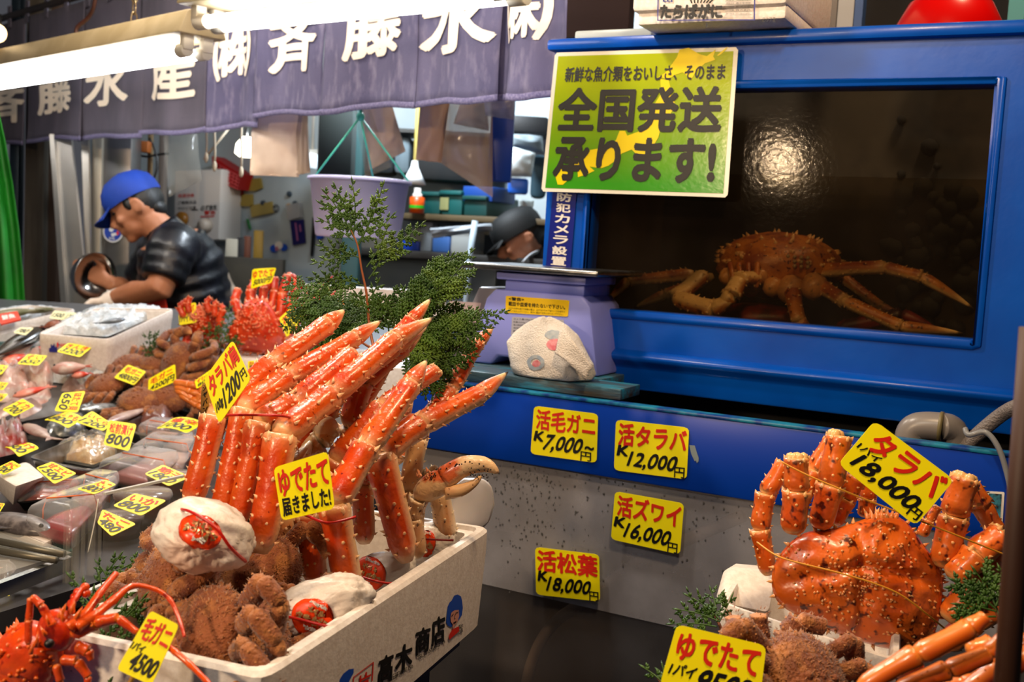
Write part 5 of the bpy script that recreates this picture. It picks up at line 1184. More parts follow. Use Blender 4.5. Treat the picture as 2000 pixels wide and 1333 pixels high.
def pack(px_, z0, h, label, cont, lid=True, name='food_pack', body=None, fill=.6, cat='food pack', band=True):
    """clear lidded pack with its contents"""
    L = rloop(zc(px_, z0 + h * .6), .14); Lb = scl([V((p.x, p.y, z0)) for p in L], .86)
    t = thing(name, label, cat, sum(Lb, V()) / len(Lb))
    mb = MB().rings([scl(Lb, .1), Lb, L, scl(L, 1.03, .001), scl(L, 1.03, .004)], False); obj('container', mb, body or film('pack_clear', rgb('c8c8c8'), (.985, .985, .985), .10, .12, .1, 30), t)
    mb = MB().rings([scl(Lb, .9, .002), scl(Lb, .96, .003), [p.lerp(q_, fill) - V((0, 0, .002)) for p, q_ in zip(Lb, scl(L, .95))], scl([p.lerp(q_, fill) for p, q_ in zip(Lb, L)], .5, .004)], True); obj('contents', mb, cont, t)
    if lid: mb = MB().rings([scl(L, 1.02, .004), scl(L, .99, h * .3), scl(L, .93, h * .4), scl(L, .1, h * .4)], False); obj('lid', mb, film('pack_lid', rgb('d0d0d2'), (.985, .985, .985), .08, .08, .12, 25), t)
    if band:
        c = sum(L, V()) / len(L); a, b = (L[2] + L[7]) / 2, (L[12] + L[17]) / 2
        mb = MB().tube([V((a.x, a.y, z0 + .01)), a + V((0, 0, .005)), a.lerp(b, .06) + V((0, 0, h * .42)), a.lerp(b, .94) + V((0, 0, h * .42)), b + V((0, 0, .005)), V((b.x, b.y, z0 + .01))], .0012, 5); obj('rubber_band', mb, mat('band_orange', rgb('d8641c'), .5), t)
    return t
def fish(hx, tx, z, wd, label, m, flat=.6, fin=None, name='fish', cat='fish', arch=.0):
    """whole fish from head pixel to tail pixel lying at height z"""
    a, b = SURF(hx[0], hx[1], z), SURF(tx[0], tx[1], z); d = b - a; L = d.length; u = UPZ.cross(d).normalized()
    wd *= .74; t = thing(name, label, cat, (a + b) / 2 - V((0, 0, wd * flat)))
    prof = [(0, .1), (.05, .4), (.13, .7), (.25, .94), (.4, 1.0), (.6, .86), (.78, .54), (.88, .32), (.93, .28)]
    mb = MB().rings([[a + d * s_ + (u * math.cos(6.283 * k / 14) * r_ * wd) + UPZ * (math.sin(6.283 * k / 14) * r_ * wd * flat + arch * math.sin(3.14 * s_)) for k in range(14)] for s_, r_ in prof], True); obj('body', mb, m, t)
    mb = MB(); e = a + d * .91
    mb.hexa([e + u * .2 * wd, e + d * .2 + u * wd * 1.05, e + d * .12, e + d * .2 - u * wd * 1.05, e - u * .2 * wd], [q_ + UPZ * .002 for q_ in (e + u * .2 * wd, e + d * .2 + u * wd * 1.05, e + d * .12, e + d * .2 - u * wd * 1.05, e - u * .2 * wd)]); obj('tail_fin', mb, fin or m, t)
    mb = MB(); f0 = a + d * .3 + UPZ * wd * flat * .2
    mb.hexa([f0 + u * wd * .9, a + d * .45 + u * wd * 1.35, a + d * .65 + u * wd * .7], [q_ + UPZ * .002 for q_ in (f0 + u * wd * .9, a + d * .45 + u * wd * 1.35, a + d * .65 + u * wd * .7)]); obj('back_fin', mb, fin or m, t)
    mb = MB().ball(a + d * .09 + UPZ * wd * flat * .55 + u * wd * .15, wd * .13, nu=8, nv=6); obj('eye', mb, M_black, t)
    return t
def foam_box(px_, zr, zb, label, wall=.1, group=None, name='polystyrene_box', logo=None):
    L = rloop(zc(px_, zr), .08, 3); t = thing(name, label, 'box', sum(L, V()) / len(L) - V((0, 0, zr - zb)), group=group)
    h = zr - zb
    Lb = scl(L, .94, -h); Li = scl(L, 1 - wall); mid = scl(L, 1 - wall * .45, .0)
    mb = MB().rings([scl(Lb, .1), Lb, scl(L, .995, -h * .22), scl(L, 1.0, -h * .2), scl(L, 1.0, -.004), scl(L, .985, 0), scl(L, 1 - wall * .5, 0), scl(L, 1 - wall * .55, -.006), scl(L, 1 - wall, -.006), scl(L, .94 - wall, .012 - h), scl(L, .1, .012 - h)], True)
    obj('tub', mb, M_foam, t, auto=30); return t, L
M_ice = mat('crushed_ice', rgb('d3d6d8'), .25, c2=rgb('b6bcc0'), nscale=40, bump=.8, bscale=120, spec=.6)

# ---- rear: white boxes of iced fish
bx1, L1 = foam_box([(-70, 616), (60, 596), (150, 604), (-10, 640)], 1.15, Zr, 'low polystyrene box of iced green fish at the back beside the tarpaulin', .08)
ice = lump([(-50, 616), (60, 600), (140, 606), (-5, 636)], 1.125, .018, 'crushed_ice', 'crushed ice filling the box with the greenish fish', 'ice', M_ice, 1, .5, 10, kind='stuff')
M_gf = mat('green_fish', rgb('5a5a3c'), .3, c2=rgb('7c765a'), nscale=14)
fish((-30, 622), (75, 605), 1.155, .035, 'greenish fish lying on ice at the back under the red card', M_gf)
fish((108, 604), (30, 612), 1.15, .02, 'slim greenish fish behind the red card on the back ice', M_gf)
c = zc([(-6, 614), (34, 608), (41, 624), (2, 634)], 1.185); f = surf(*c); t = thing('red_card', 'red and white printed card on the greenish fish', 'card', c[3])
mb = MB(); card_mesh(mb, f, .03, .04, .004); obj('card', mb, mat('card_red', rgb('c83a20'), .45), t)
mb = MB(); write(mb, f, '鮮魚', (.15, .3, .8, .8), .03); obj('lettering', mb, M_paper, t)
bx2, L2 = foam_box([(-80, 668), (60, 634), (130, 646), (-20, 706)], 1.135, Zr, 'polystyrene box of dark fish between the back box and the big ice box', .07)
M_df = mat('dark_fish', rgb('1c1a17'), .25, c2=rgb('3a342c'), nscale=10)
fish((88, 640), (-20, 700), 1.15, .045, 'long blackish fish with a cream card lying on the box edge', M_df, .6)
fish((70, 655), (-10, 684), 1.145, .03, 'smaller blackish fish tucked under the long one', M_df)
fish((118, 630), (84, 640), 1.165, .028, 'reddish brown fish under the pair of cream cards', mat('brown_fish', rgb('8a4a28'), .4, c2=rgb('6a3218'), nscale=20))
bx3, L3 = foam_box([(72, 652), (186, 601), (343, 603), (212, 664)], 1.195, Zr, 'large white polystyrene box heaped with crushed ice in front of the man', .075)
ice3 = lump([(88, 651), (190, 604), (330, 606), (210, 658)], 1.165, .028, 'crushed_ice', 'crushed ice heaped in the large white polystyrene box', 'ice', M_ice, 4, .45, 11, power=.22, n=40, kind='stuff')
fish((245, 624), (190, 632), 1.205, .018, 'silver fish half sunk in the ice of the large white box', mat('silver_fish', rgb('8a8f94'), .25, .3, c2=rgb('5f666c'), nscale=12))
c0, c1 = SURF(78, 658, 1.19), SURF(208, 666, 1.19); n3 = ((c1 - c0).cross(UPZ)).normalized(); n3 = n3 if n3.dot(EYE - c0) > 0 else -n3
f = surf(*[on_plane(x, y, scl([c0, c1], .96)[0] + n3 * .004, n3) for x, y in [(96, 668), (134, 668), (132, 690), (96, 688)]])
mb = MB(); uvpoly(mb, f, [(0, 0), (.45, 0), (.42, .5), (.3, .5), (.28, .9), (.2, .6), (.1, .8), (.08, .4), (0, .4)], .001); uvpoly(mb, f, cir(.5, .75, .06, 8), .001); obj('blue_logo', mb, M_navy, bx3)
mb = MB(); uvpoly(mb, f, [(.42, .45), (.5, .5), (.48, 1), (.4, .9)], .0012); write(mb, f, '函館市', (.58, .55, 1, .85), .02, lift=.001); obj('red_logo', mb, M_red, bx3)
mb = MB().box(SURF(62, 682, Zr + .02), (.2, .12, .035)); single('teal_pan', mb, mat('teal_pan', rgb('1d5a5c'), .4), 'teal plastic pan wedged between the white boxes', 'pan', bevel=.006)
# ---- rear: iced fish in clear bags
ice4 = lump([(80, 745), (190, 672), (300, 676), (235, 760)], Zr, .05, 'crushed_ice', 'crushed ice bank between the large white box and the hairy crabs', 'ice', M_ice, 9, .4, 10, power=.3, n=34, kind='stuff')
M_rf = mat('red_fish', rgb('c8402a'), .3, c2=rgb('d88a78'), nscale=10, lo=.45, hi=.55)
M_pf = mat('pink_fish', rgb('c9a79c'), .28, c2=rgb('b88076'), nscale=12, c3=rgb('d8cfc8'), n3=20)
fish((60, 690), (105, 682), 1.12, .035, 'red fish just in front of the dark fish box', M_rf)
fish((0, 712), (50, 694), 1.12, .035, 'red fish by the card reading 650', M_rf)
fish((100, 722), (172, 716), 1.135, .04, 'pinkish fish with red tail lying on the ice bank', M_pf, fin=M_rf)
fish((140, 735), (176, 730), 1.12, .022, 'small red finned fish on the ice by the clear bags', M_rf)
M_fb = film('fish_bag', rgb('d0c4c0'), (.98, .97, .96), .18, .14, .2, 22, .15)
for k, (q_, lb) in enumerate((([(12, 752), (60, 708), (112, 716), (100, 760)], 'clear bag of pale pink fish beneath the card reading 3200'), ([(-50, 790), (0, 728), (40, 736), (70, 782)], 'clear bag of pale fish at the counter edge under two yellow cards'), ([(80, 735), (120, 700), (175, 706), (160, 748)], 'clear bag of whitish fish on the ice bank by the large box'))):
    lump(q_, Zr, .055, 'bagged_fish', lb, 'fish', M_pf, 10 + k, .5, 4)
    lump([(x + (x - 80) * .03, y + 2) for x, y in q_], Zr - .003, .068, 'plastic_bag', lb.replace('clear bag of', 'clear plastic wrap over the'), 'plastic bag', M_fb, 20 + k, .35, 5)
fish((25, 775), (95, 756), 1.115, .028, 'pink and red fish in front of the clear bags', M_rf, .5)
SURF = onZ
# ---- trays, front counter
M_fil = mat('pale_fillet', rgb('b9a19a'), .3, c2=rgb('a1827c'), nscale=8, c3=rgb('cdbcb4'), n3=25)
M_squid = mat('squid', rgb('c2b0a8'), .25, c2=rgb('a58a84'), nscale=18)
M_sil = mat('silver_skin', rgb('a7adb2'), .2, .5, c2=rgb('6a7074'), nscale=16, stretch=(1, 4, 4))
tray([(-40, 838), (62, 790), (190, 770), (108, 812)], 1.02, .03, 'steel tray of pale fillets under the cards 700 and 650')
lump([(-30, 826), (30, 792), (112, 778), (100, 812)], 1.03, .04, 'fish_fillet', 'long pale pink fillet lying below the card reading 700', 'fillet', M_fil, 31, .4, 4)
lump([(8, 800), (50, 775), (110, 768), (104, 796)], 1.045, .045, 'fish_fillet', 'pinkish raw fillet behind the card reading 700', 'fillet', M_pf, 32, .5, 4)
lump([(105, 778), (125, 752), (180, 750), (186, 778)], 1.06, .05, 'squid', 'pale raw squid lying beside the hairy crabs', 'squid', M_squid, 33, .5, 4)
tray([(118, 810), (210, 775), (318, 792), (232, 836)], 1.02, .028, 'steel tray of silver fish behind the tray with the 1000 yen pack')
fish((232, 795), (150, 802), 1.065, .03, 'silver fish glinting in the steel tray', M_sil, .6)
fish((205, 828), (292, 796), 1.07, .022, 'pale grey fish whose tail hangs over the silver fish tray', M_fil, .6)
lump([(140, 812), (165, 796), (212, 796), (205, 815)], 1.045, .03, 'fish_fillet', 'brownish silver fillet behind the card reading 1200', 'fillet', M_sil, 34)
tray([(225, 835), (318, 792), (400, 812), (330, 862)], 1.02, .04, 'deep steel tray with a pack under the card 1000')
lump([(262, 838), (300, 812), (350, 812), (330, 845)], 1.03, .055, 'fish_fillet', 'reddish brown seafood portion in the deep tray', 'fillet', mat('portion', rgb('8d6a60'), .25, c2=rgb('70483f'), nscale=14), 35)
pack([(266, 846), (300, 828), (392, 838), (372, 870)], 1.03, .05, 'clear pack of pale seafood under the card reading 1000', mat('pale_pack', rgb('c9a99c'), .3, c2=rgb('ad8c80'), nscale=30))
tray([(54, 894), (176, 843), (292, 874), (180, 921)], 1.02, .045, 'steel tray of yellowish marinated seafood beside the card 800', r=.1)
lump([(95, 893), (180, 858), (268, 876), (182, 908)], 1.03, .03, 'marinated_seafood', 'glossy yellowish marinated seafood heap in the steel tray', 'seafood', mat('marinade', rgb('c6a468'), .18, c2=rgb('a8845a'), nscale=30, c3=rgb('cbb89a'), n3=40, bump=.8, bscale=60, coat=.5), 36, .5, 6, n=30)
lump([(86, 895), (180, 854), (275, 876), (182, 914)], 1.028, .038, 'plastic_wrap', 'clear plastic wrap over the yellowish marinated seafood', 'plastic wrap', film('wrap', rgb('d8d4cc'), (.97, .96, .94), .08, .12, .35, 30), 36, .45, 6, n=30)
fish((48, 830), (100, 858), 1.07, .024, 'pale fish with cut belly below the card reading 800', M_fil, .6)
lump([(80, 856), (110, 832), (170, 828), (165, 850)], 1.03, .045, 'fish_fillet', 'glossy grey and pink fillet in front of the card 800', 'fillet', M_sil, 37)
lump([(-30, 900), (0, 856), (45, 850), (60, 880)], 1.03, .05, 'fish_fillet', 'red and grey fish chunks beside the card reading 500', 'fillet', mat('chunks', rgb('9a8a88'), .25, c2=rgb('8a3a34'), nscale=22), 38, .7, 6)
pack([(250, 893), (300, 860), (385, 872), (360, 908)], 1.02, .055, 'clear film pack with orange band beside the yellowish tray', mat('clear_cont', rgb('c4a89c'), .3, c2=rgb('a98c82'), nscale=12))
blk = MB().hexa(zc([(-12, 952), (52, 905), (92, 935), (25, 992)], 1.03), zc([(-12, 926), (52, 901), (88, 932), (30, 950)], 1.085)); single('foam_block', blk, M_foam, 'white polystyrene block standing among the yellow cards', 'block', bevel=.008)
M_blktray = mat('black_tray', rgb('141316'), .35)
pack([(30, 985), (96, 930), (188, 925), (120, 975)], 1.02, .03, 'black tray of dark red roe under the card 1500', mat('roe', rgb('8a3020'), .2, c2=rgb('b05a40'), nscale=40, coat=.5), True, 'roe_tray', M_blktray, .95)
pack([(48, 1018), (110, 985), (235, 945), (142, 1045)], 1.02, .055, 'clear pack of red tuna with orange band in front of the foam block', mat('tuna', rgb('a4343a'), .25, c2=rgb('7c2428'), nscale=10))
pack([(132, 960), (190, 935), (235, 940), (196, 985)], 1.03, .05, 'clear pack under the card reading 800 by the acrylic divider', mat('pinkfish', rgb('b0807c'), .3))
pack([(188, 918), (270, 885), (352, 895), (300, 945)], 1.02, .045, 'clear pack of dull pink fish behind the acrylic screen', mat('dullpink', rgb('a5706c'), .3, c2=rgb('8a5a58'), nscale=14))
def tub(x, y, z, r, h, label):
    p = onZ(x, y, z); t = thing('sauce_tub', label, 'tub', p)
    mb = MB().lathe([(.001, 0), (r * .85, 0), (r * .98, h * .9), (r, h), (.001, h)], Matrix.Translation(p), 24); obj('tub', mb, mat('dark_red_tub', rgb('4c0d0a'), .2, coat=.5), t)
    mb = MB().lathe([(r * 1.03, h - .004), (r * 1.04, h), (r * 1.0, h + .006), (.001, h + .006)], Matrix.Translation(p), 24); obj('lid', mb, film('tub_lid', rgb('c0b8b4'), (.9, .88, .86), .2, .15), t)
tub(333, 985, 1.0, .045, .055, 'dark red sauce tub behind the acrylic screen under the card 1800'); tub(278, 1025, 1.0, .05, .055, 'dark red sauce tub under the middle card behind the acrylic screen'); tub(232, 1048, 1.0, .04, .035, 'low dark red sauce tub at the acrylic divider')
fish((98, 1042), (-40, 1005), 1.035, .042, 'grey speckled fish behind the white tray sheet', mat('grey_fish', rgb('7c7676'), .3, c2=rgb('4a4546'), nscale=35), .6)
c = zc([(-20, 1020), (60, 1020), (135, 1040), (85, 1062)], 1.03); mb = MB().hexa([p - V((0, 0, .012)) for p in c], c); single('white_board', mb, mat('board_cream', rgb('c8bcb0'), .5), 'cream board lying in front of the speckled fish', 'board', bevel=.002)
c = zc([(85, 1060), (130, 1048), (142, 1075), (120, 1082)], 1.02); mb = MB().hexa([p - V((0, 0, .01)) for p in c], c); single('teal_board', mb, mat('board_teal', rgb('1e4f4c'), .5), 'small dark teal board at the acrylic divider', 'board')
# ---- glass front rail and acrylic divider
M_acr = film('acrylic', rgb('d9d6cc'), (.985, .985, .975), .05, .1, .03, 20)
rail = thing('glass_rail', 'clear glass shelf edge with shiny front rail at the counter front', 'rail', onZ(60, 1120, 1.0))
c = zc([(-60, 1060), (10, 1030), (140, 1080), (-60, 1140)], 1.03); mb = MB().hexa([p - V((0, 0, .006)) for p in c], c); obj('glass_shelf', mb, M_acr, rail)
a, b = onZ(-30, 1152, 1.03), onZ(142, 1088, 1.03); mb = MB().hexa([a - UPZ * .022, b - UPZ * .022, b - UPZ * .022 + V((-.012, 0, 0)), a - UPZ * .022 + V((-.012, 0, 0))], [a, b, b + V((-.012, 0, 0)), a + V((-.012, 0, 0))]); obj('front_rail', mb, mat('rail_steel', rgb('b4b4b0'), .22, 1.0), rail)

mb = MB().tube([onZ(-30, 1052, 1.038), onZ(125, 1083, 1.038)], .006, 6); mb.tube([onZ(-30, 1072, 1.038), onZ(110, 1095, 1.038)], .006, 6); obj('inner_rail', mb, mat('rail_dull', rgb('6a665a'), .4, .6), rail)
dv = thing('acrylic_divider', 'clear acrylic divider with upright ribs at the counter corner', 'divider', onZ(165, 1150, 1.0))
pb_ = onZ(165, 1130, 1.0); zt_ = onX(165, 975, pb_.x).z
for k, dx in enumerate((-.032, -.018, -.004, .012, .028)):
    mb = MB().box(V((pb_.x, pb_.y + dx, (zt_ + 1.0) / 2)), (.012 if k % 2 else .004, .004, zt_ - 1.0)); obj('rib', mb, M_acr, dv)
mb = MB().box(V((pb_.x - .006, pb_.y, (zt_ + 1.0) / 2)), (.003, .068, zt_ - 1.0)); obj('back_sheet', mb, M_acr, dv)
scn = thing('acrylic_screen', 'clear acrylic screen with bright top edge running behind the boiled crab legs', 'screen', pb_ + V((0, .1, 0)))
ya = pb_.y + .035; yb = onX(392, 885, pb_.x).y
mb = MB().box(V((pb_.x, (ya + yb) / 2, (zt_ + 1.0) / 2)), (.004, yb - ya, zt_ - 1.0)); obj('sheet', mb, film('acrylic_sheet', rgb('c9c4b8'), (.985, .985, .975), .05, .1, .03, 20), scn)
mb = MB().box(V((pb_.x, (ya + yb) / 2, zt_ + .001)), (.006, yb - ya, .004)); obj('top_edge', mb, mat('acrylic_edge', rgb('d8d6cc'), .15), scn)
single('cable_tie', MB().tube(bez([onX(192, 975, pb_.x + .006), onX(185, 1020, pb_.x + .008), onX(172, 1080, pb_.x + .008)], 4), .001, 5), MATS['acrylic_edge'], 'thin clear tie crossing the acrylic screen by the divider', 'tie')
SURF = onR
# ---- yellow cards of the counter
def ctag(cor, z, l1, l2, label, ph=0.3, bow=0.0, mt=None, seed=1, b1=(.08, .52, .92, .92), b2=(.08, .08, .92, .5), grp='yellow price cards', bowv=0.0):
    cx_ = sum(q_[0] for q_ in cor) / 4; cy_ = sum(q_[1] for q_ in cor) / 4; p = SURF(cx_, cy_, z)
    n = (V((EYE.x - p.x, EYE.y - p.y, 0)).normalized() * ph + UPZ).normalized()
    price_tag(cor, p, n, [(l1, b1, 'r', .03, 0), (l2, b2, 'b', .03, .1)], label, grp, bow, bowv, mt, seed)
ctag([(133, 670), (181, 678), (156, 698), (111, 687)], 1.17, 'きんき', '3200', 'yellow card reading 3200 below the large ice box', .5)
ctag([(55, 692), (93, 695), (75, 714), (33, 711)], 1.15, 'そい', '650', 'yellow card reading 650 among the red fish', .4)
ctag([(-25, 712), (18, 714), (2, 732), (-40, 730)], 1.14, 'たい', '700', 'yellow card cut by the frame edge, rear of three at the counter end', .4)
ctag([(-20, 745), (17, 748), (6, 762), (-30, 760)], 1.15, 'ほっけ', '500', 'yellow card on the clear fish bag at the counter end, middle of three', .4)
ctag([(-16, 768), (16, 770), (2, 784), (-26, 782)], 1.12, 'いわし', '500', 'yellow card at the counter end, front of three', .4)
SURF = onZ
ctag([(44, 779), (68, 793), (28, 814), (4, 800)], 1.10, 'イカ', '700', 'yellow card reading 700 on the long pale fillet', .4)
ctag([(167, 764), (152, 806), (106, 803), (122, 768)], 1.12, 'ほたて貝', '650', 'yellow card reading 650 beside the squid, turned sideways', .8, b2=(.08, .1, .92, .5))
ctag([(124, 806), (164, 818), (132, 837), (85, 821)], 1.09, 'ししゃも', '800', 'yellow card reading 800 on the glossy fillet', .3, .006)
ctag([(180, 803), (219, 828), (202, 842), (146, 824)], 1.09, 'いくら', '1200', 'yellow card reading 1200 leaning over the silver fish tray', .4)
ctag([(213, 821), (267, 829), (252, 882), (202, 869)], 1.10, '松前漬け', '800', 'yellow card reading 800 standing by the yellowish tray', 1.2)
ctag([(339, 817), (399, 827), (364, 847), (304, 838)], 1.09, '塩辛', '1000', 'yellow card reading 1000 on the clear pack in the deep tray', .4, .008)
ctag([(45, 867), (77, 876), (36, 893), (8, 874)], 1.09, 'さけ', '500', 'yellow card reading 500 on the red and grey chunks', .3, .006)
ctag([(24, 900), (42, 910), (8, 928), (-14, 918)], 1.10, 'かに', '700', 'yellow card half hidden behind the white foam block', .4)
ctag([(102, 902), (150, 925), (106, 946), (70, 914)], 1.07, '甘エビ', '1500', 'yellow card reading 1500 on the dark red roe tray', .4)
ctag([(206, 937), (227, 947), (184, 966), (150, 955)], 1.09, 'たこ', '800', 'yellow card reading 800 on the clear pack at the divider', .4)
ctag([(318, 908), (373, 932), (330, 950), (282, 926)], 1.075, '筋子', '1800', 'yellow card reading 1800 behind the acrylic screen, topmost', .4)
ctag([(262, 964), (326, 978), (276, 1008), (220, 988)], 1.075, 'いか', '800', 'yellow card reading 800 behind the acrylic screen, on the middle tub', .4)
ctag([(200, 995), (267, 1024), (218, 1048), (190, 1022)], 1.06, 'たこ', '480', 'yellow card reading 480 behind the acrylic divider ribs', .4)
ctag([(-12, 982), (10, 984), (0, 1000), (-20, 998)], 1.07, 'のり', '300', 'yellow card corner by the foam block at the frame edge', .4)
for cor, l2, lb in (([(106, 607), (131, 610), (123, 625), (96, 622)], '1500', 'cream card reading 1500 on the back ice'), ([(132, 610), (155, 612), (146, 627), (122, 627)], '1200', 'cream card reading 1200 beside the other cream card on the back ice'), ([(40, 640), (66, 641), (50, 655), (26, 650)], '780', 'cream card reading 780 on the long blackish fish')):
    p = onR(cor[0][0], cor[0][1], 1.19); price_tag(cor, p, (V((EYE.x - p.x, EYE.y - p.y, 0)).normalized() * .5 + UPZ), [(l2, (.1, .2, .9, .75), 'b', .03, .1)], lb, 'cream price cards', mt=M_cream)
# wrapped fish below the glass rail
lump([(-60, 1240), (-40, 1150), (60, 1140), (75, 1230)], 1.0 - .06, .05, 'bagged_fish', 'wrapped pinkish fish below the shiny counter rail', 'fish', M_pf, 51, .4)
lump([(-62, 1244), (-42, 1146), (62, 1136), (78, 1234)], .937, .062, 'plastic_wrap', 'clear wrap over the fish below the shiny counter rail', 'plastic wrap', M_fb, 52, .3)
ctag([(-10, 1136), (26, 1140), (18, 1166), (-20, 1166)], 1.005, 'さば', '500', 'yellow card below the shiny counter rail', .3)
# ================================================================ front table, boxes and crabs
M_shell = mat('boiled_shell', rgb('d85818'), .33, c2=rgb('c0380a'), nscale=22, lo=.4, hi=.65, cream=rgb('ecc795'), dark=rgb('1c0e0a'), spots=(rgb('7a1a08'), 150, .66, .72), bump=.35, bscale=110, coat=.12, sss=.03)
M_pale = mat('pale_shell', rgb('e0ae78'), .3, c2=rgb('d06a28'), nscale=14, lo=.5, hi=.7, cream=rgb('f0d9b4'), dark=rgb('1c0e0a'), spots=(rgb('5a2a12'), 160, .64, .7), bump=.2, bscale=110, coat=.2)
M_spot = mat('spotted_shell', rgb('dd6a24'), .32, c2=rgb('cc4c14'), nscale=12, lo=.4, hi=.65, cream=rgb('e8b878'), dark=rgb('1c0e0a'), spots=(rgb('541808'), 75, .57, .66), bump=.35, bscale=70, coat=.3)
M_kegani = mat('hairy_shell', rgb('88481a'), .7, c2=rgb('6c3210'), nscale=18, c3=rgb('ac6c30'), n3=40, bump=.8, bscale=260, cream=rgb('cf8a50'), sheen=.3)
def wpt(L): return [at(x, y, d) for x, y, d in L]
PXR = lambda px_, d: px_ * d / FPX
# ---- front table under the white box
Eb = rf(-.014, 1.45, 1.157); bd = (_r0 * -.33 + _f0 * -.945).normalized(); bw = (_r0 * -.945 + _f0 * .33).normalized()
zR, zBt = 1.157, 1.022
BW, BL_ = .25, .567
M_navyside = mat('navy_side', rgb('10204c'), .5)
ft = thing('display_table', 'front table with dark blue sides below the white crab box', 'table', V((Eb.x, Eb.y, 0)) + bd * .3 + bw * .3)
def bpt(s_, w_, z): p = Eb + bd * s_ + bw * w_; return V((p.x, p.y, z))
mb = MB().hexa([bpt(s_, w_, 0.99) for s_, w_ in ((.02, .03), (.9, .03), (.9, .62), (.02, .36))], [bpt(s_, w_, 1.02) for s_, w_ in ((.02, .03), (.9, .03), (.9, .62), (.02, .36))]); obj('table_top', mb, M_navyside, ft)
mb = MB().hexa([bpt(s_, w_, 0) for s_, w_ in ((.05, .06), (.85, .06), (.85, .5), (.05, .3))], [bpt(s_, w_, 0.99) for s_, w_ in ((.05, .06), (.85, .06), (.85, .5), (.05, .3))]); obj('body', mb, M_navyside, ft)
trm = thing('counter_trim', 'white edged dark blue strip along the counter under the cypress sprigs', 'trim', onZ(230, 1140, 1.0))
a, b = onZ(160, 1156, 1.02), onZ(305, 1092, 1.02); o_ = (V((EYE.x, EYE.y, 0)) - V((a.x, a.y, 0))).normalized() * .012
mb = MB().hexa([a - UPZ * .06, b - UPZ * .06, b - UPZ * .06 + o_, a - UPZ * .06 + o_], [a - UPZ * .005, b - UPZ * .005, b - UPZ * .005 + o_, a - UPZ * .005 + o_]); obj('navy_face', mb, M_navyside, trm)
mb = MB().hexa([a - UPZ * .005, b - UPZ * .005, b - UPZ * .005 + o_, a - UPZ * .005 + o_], [a, b, b + o_, a + o_]); obj('white_edge', mb, mat('trim_white', rgb('c8ccd0'), .3), trm)
# ---- main white box
cr = thing('polystyrene_box', 'long white polystyrene box with blue haired lady logo holding boiled crab legs', 'box', bpt(.3, .12, zBt))
lp = lambda i, z, e=0: [bpt(s_, w_, z) for s_, w_ in ((i, i), (BL_ - i, i), (BL_ - i, BW - i), (i, BW - i))]
mb = MB().rings([rloop(lp(.005, zBt), .05, 3), rloop(lp(.0, zR - .03), .05, 3), rloop(lp(0, zR - .004), .05, 3), rloop(lp(.004, zR), .05, 3), rloop(lp(.012, zR), .05, 3), rloop(lp(.013, zR - .006), .05, 3), rloop(lp(.024, zR - .007), .05, 3), rloop(lp(.032, zBt + .015), .05, 3)], True)
obj('tub', mb, M_foam, cr, auto=30)
fs = surf(bpt(.567, .0, zR - .004), bpt(.0, .0, zR - .004), bpt(.005, .005, zBt), bpt(.562, .005, zBt))
_w = lambda fs_: (lambda u, v: (fs_(u, v)[0], fs_(u, v)[1]))
def pxuv(x, y):
    """where a pixel of the photograph falls on the box side"""
    p0, n0 = fs(.5, .5); p = on_plane(x, y, p0, n0); bl, br, tl_ = fs(0, 0)[0], fs(1, 0)[0], fs(0, 1)[0]
    e1, e2 = br - bl, tl_ - bl; q_ = p - bl
    d11, d12, d22 = e1.dot(e1), e1.dot(e2), e2.dot(e2); k1, k2 = q_.dot(e1), q_.dot(e2); dt = d11 * d22 - d12 * d12
    return ((k1 * d22 - k2 * d12) / dt, (k2 * d11 - k1 * d12) / dt)
def sub(corners):
    c_ = [pxuv(x, y) for x, y in corners]
    def g(u, v):
        uu = (c_[3][0] * (1 - u) + c_[2][0] * u) * (1 - v) + (c_[0][0] * (1 - u) + c_[1][0] * u) * v
        vv = (c_[3][1] * (1 - u) + c_[2][1] * u) * (1 - v) + (c_[0][1] * (1 - u) + c_[1][1] * u) * v
        return fs(uu, vv)
    return g
mb = MB()
for ch, cc in (('高', [(736, 1288), (766, 1273), (764, 1330), (734, 1340)]), ('木', [(768, 1268), (804, 1252), (802, 1304), (768, 1316)]), ('商', [(808, 1232), (838, 1222), (836, 1272), (808, 1284)]), ('店', [(838, 1212), (866, 1200), (867, 1254), (840, 1266)])):
    write(mb, sub(cc), ch, (0, 0, 1, 1), .04, lift=.0012)
write(mb, sub([(812, 1283), (867, 1250), (867, 1258), (812, 1294)]), 'TEL:(0153)86-2116', (0, 0, 1, 1), .008, lift=.0012)
write(mb, sub([(756, 1322), (803, 1297), (804, 1306), (757, 1334)]), '羅臼町岬町150', (0, 0, 1, 1), .008, lift=.0012)
write(mb, sub([(893, 1222), (902, 1218), (902, 1226), (893, 1231)]), '高木', (0, 0, 1, 1), .01, lift=.0012); write(mb, sub([(893, 1232), (902, 1227), (902, 1235), (893, 1240)]), '社長', (0, 0, 1, 1), .01, lift=.0012)
obj('black_lettering', mb, M_black, cr)
def pxpoly(mb, P, lift):
    vs = [fs(*pxuv(x, y)) for x, y in P]; mb.add([p + n * lift for p, n in vs], [tuple(range(len(vs)))], False)
z7 = lambda P: [(550 + x * .225, 1050 + y * .225) for x, y in P]
mb = MB(); pxpoly(mb, z7([(1480, 515), (1510, 505), (1540, 520), (1552, 560), (1560, 620), (1553, 680), (1530, 715), (1515, 735), (1480, 775), (1455, 785), (1430, 770), (1415, 745), (1418, 680), (1425, 610), (1440, 575), (1460, 555)]), .001); obj('blue_print', mb, M_bl, cr); mb = MB()
pxpoly(mb, z7([(490, 1240), (520, 1190), (570, 1150), (612, 1145), (612, 1180), (580, 1240), (560, 1290), (490, 1300)]), .001); obj('blue_print', mb, M_bl, cr)
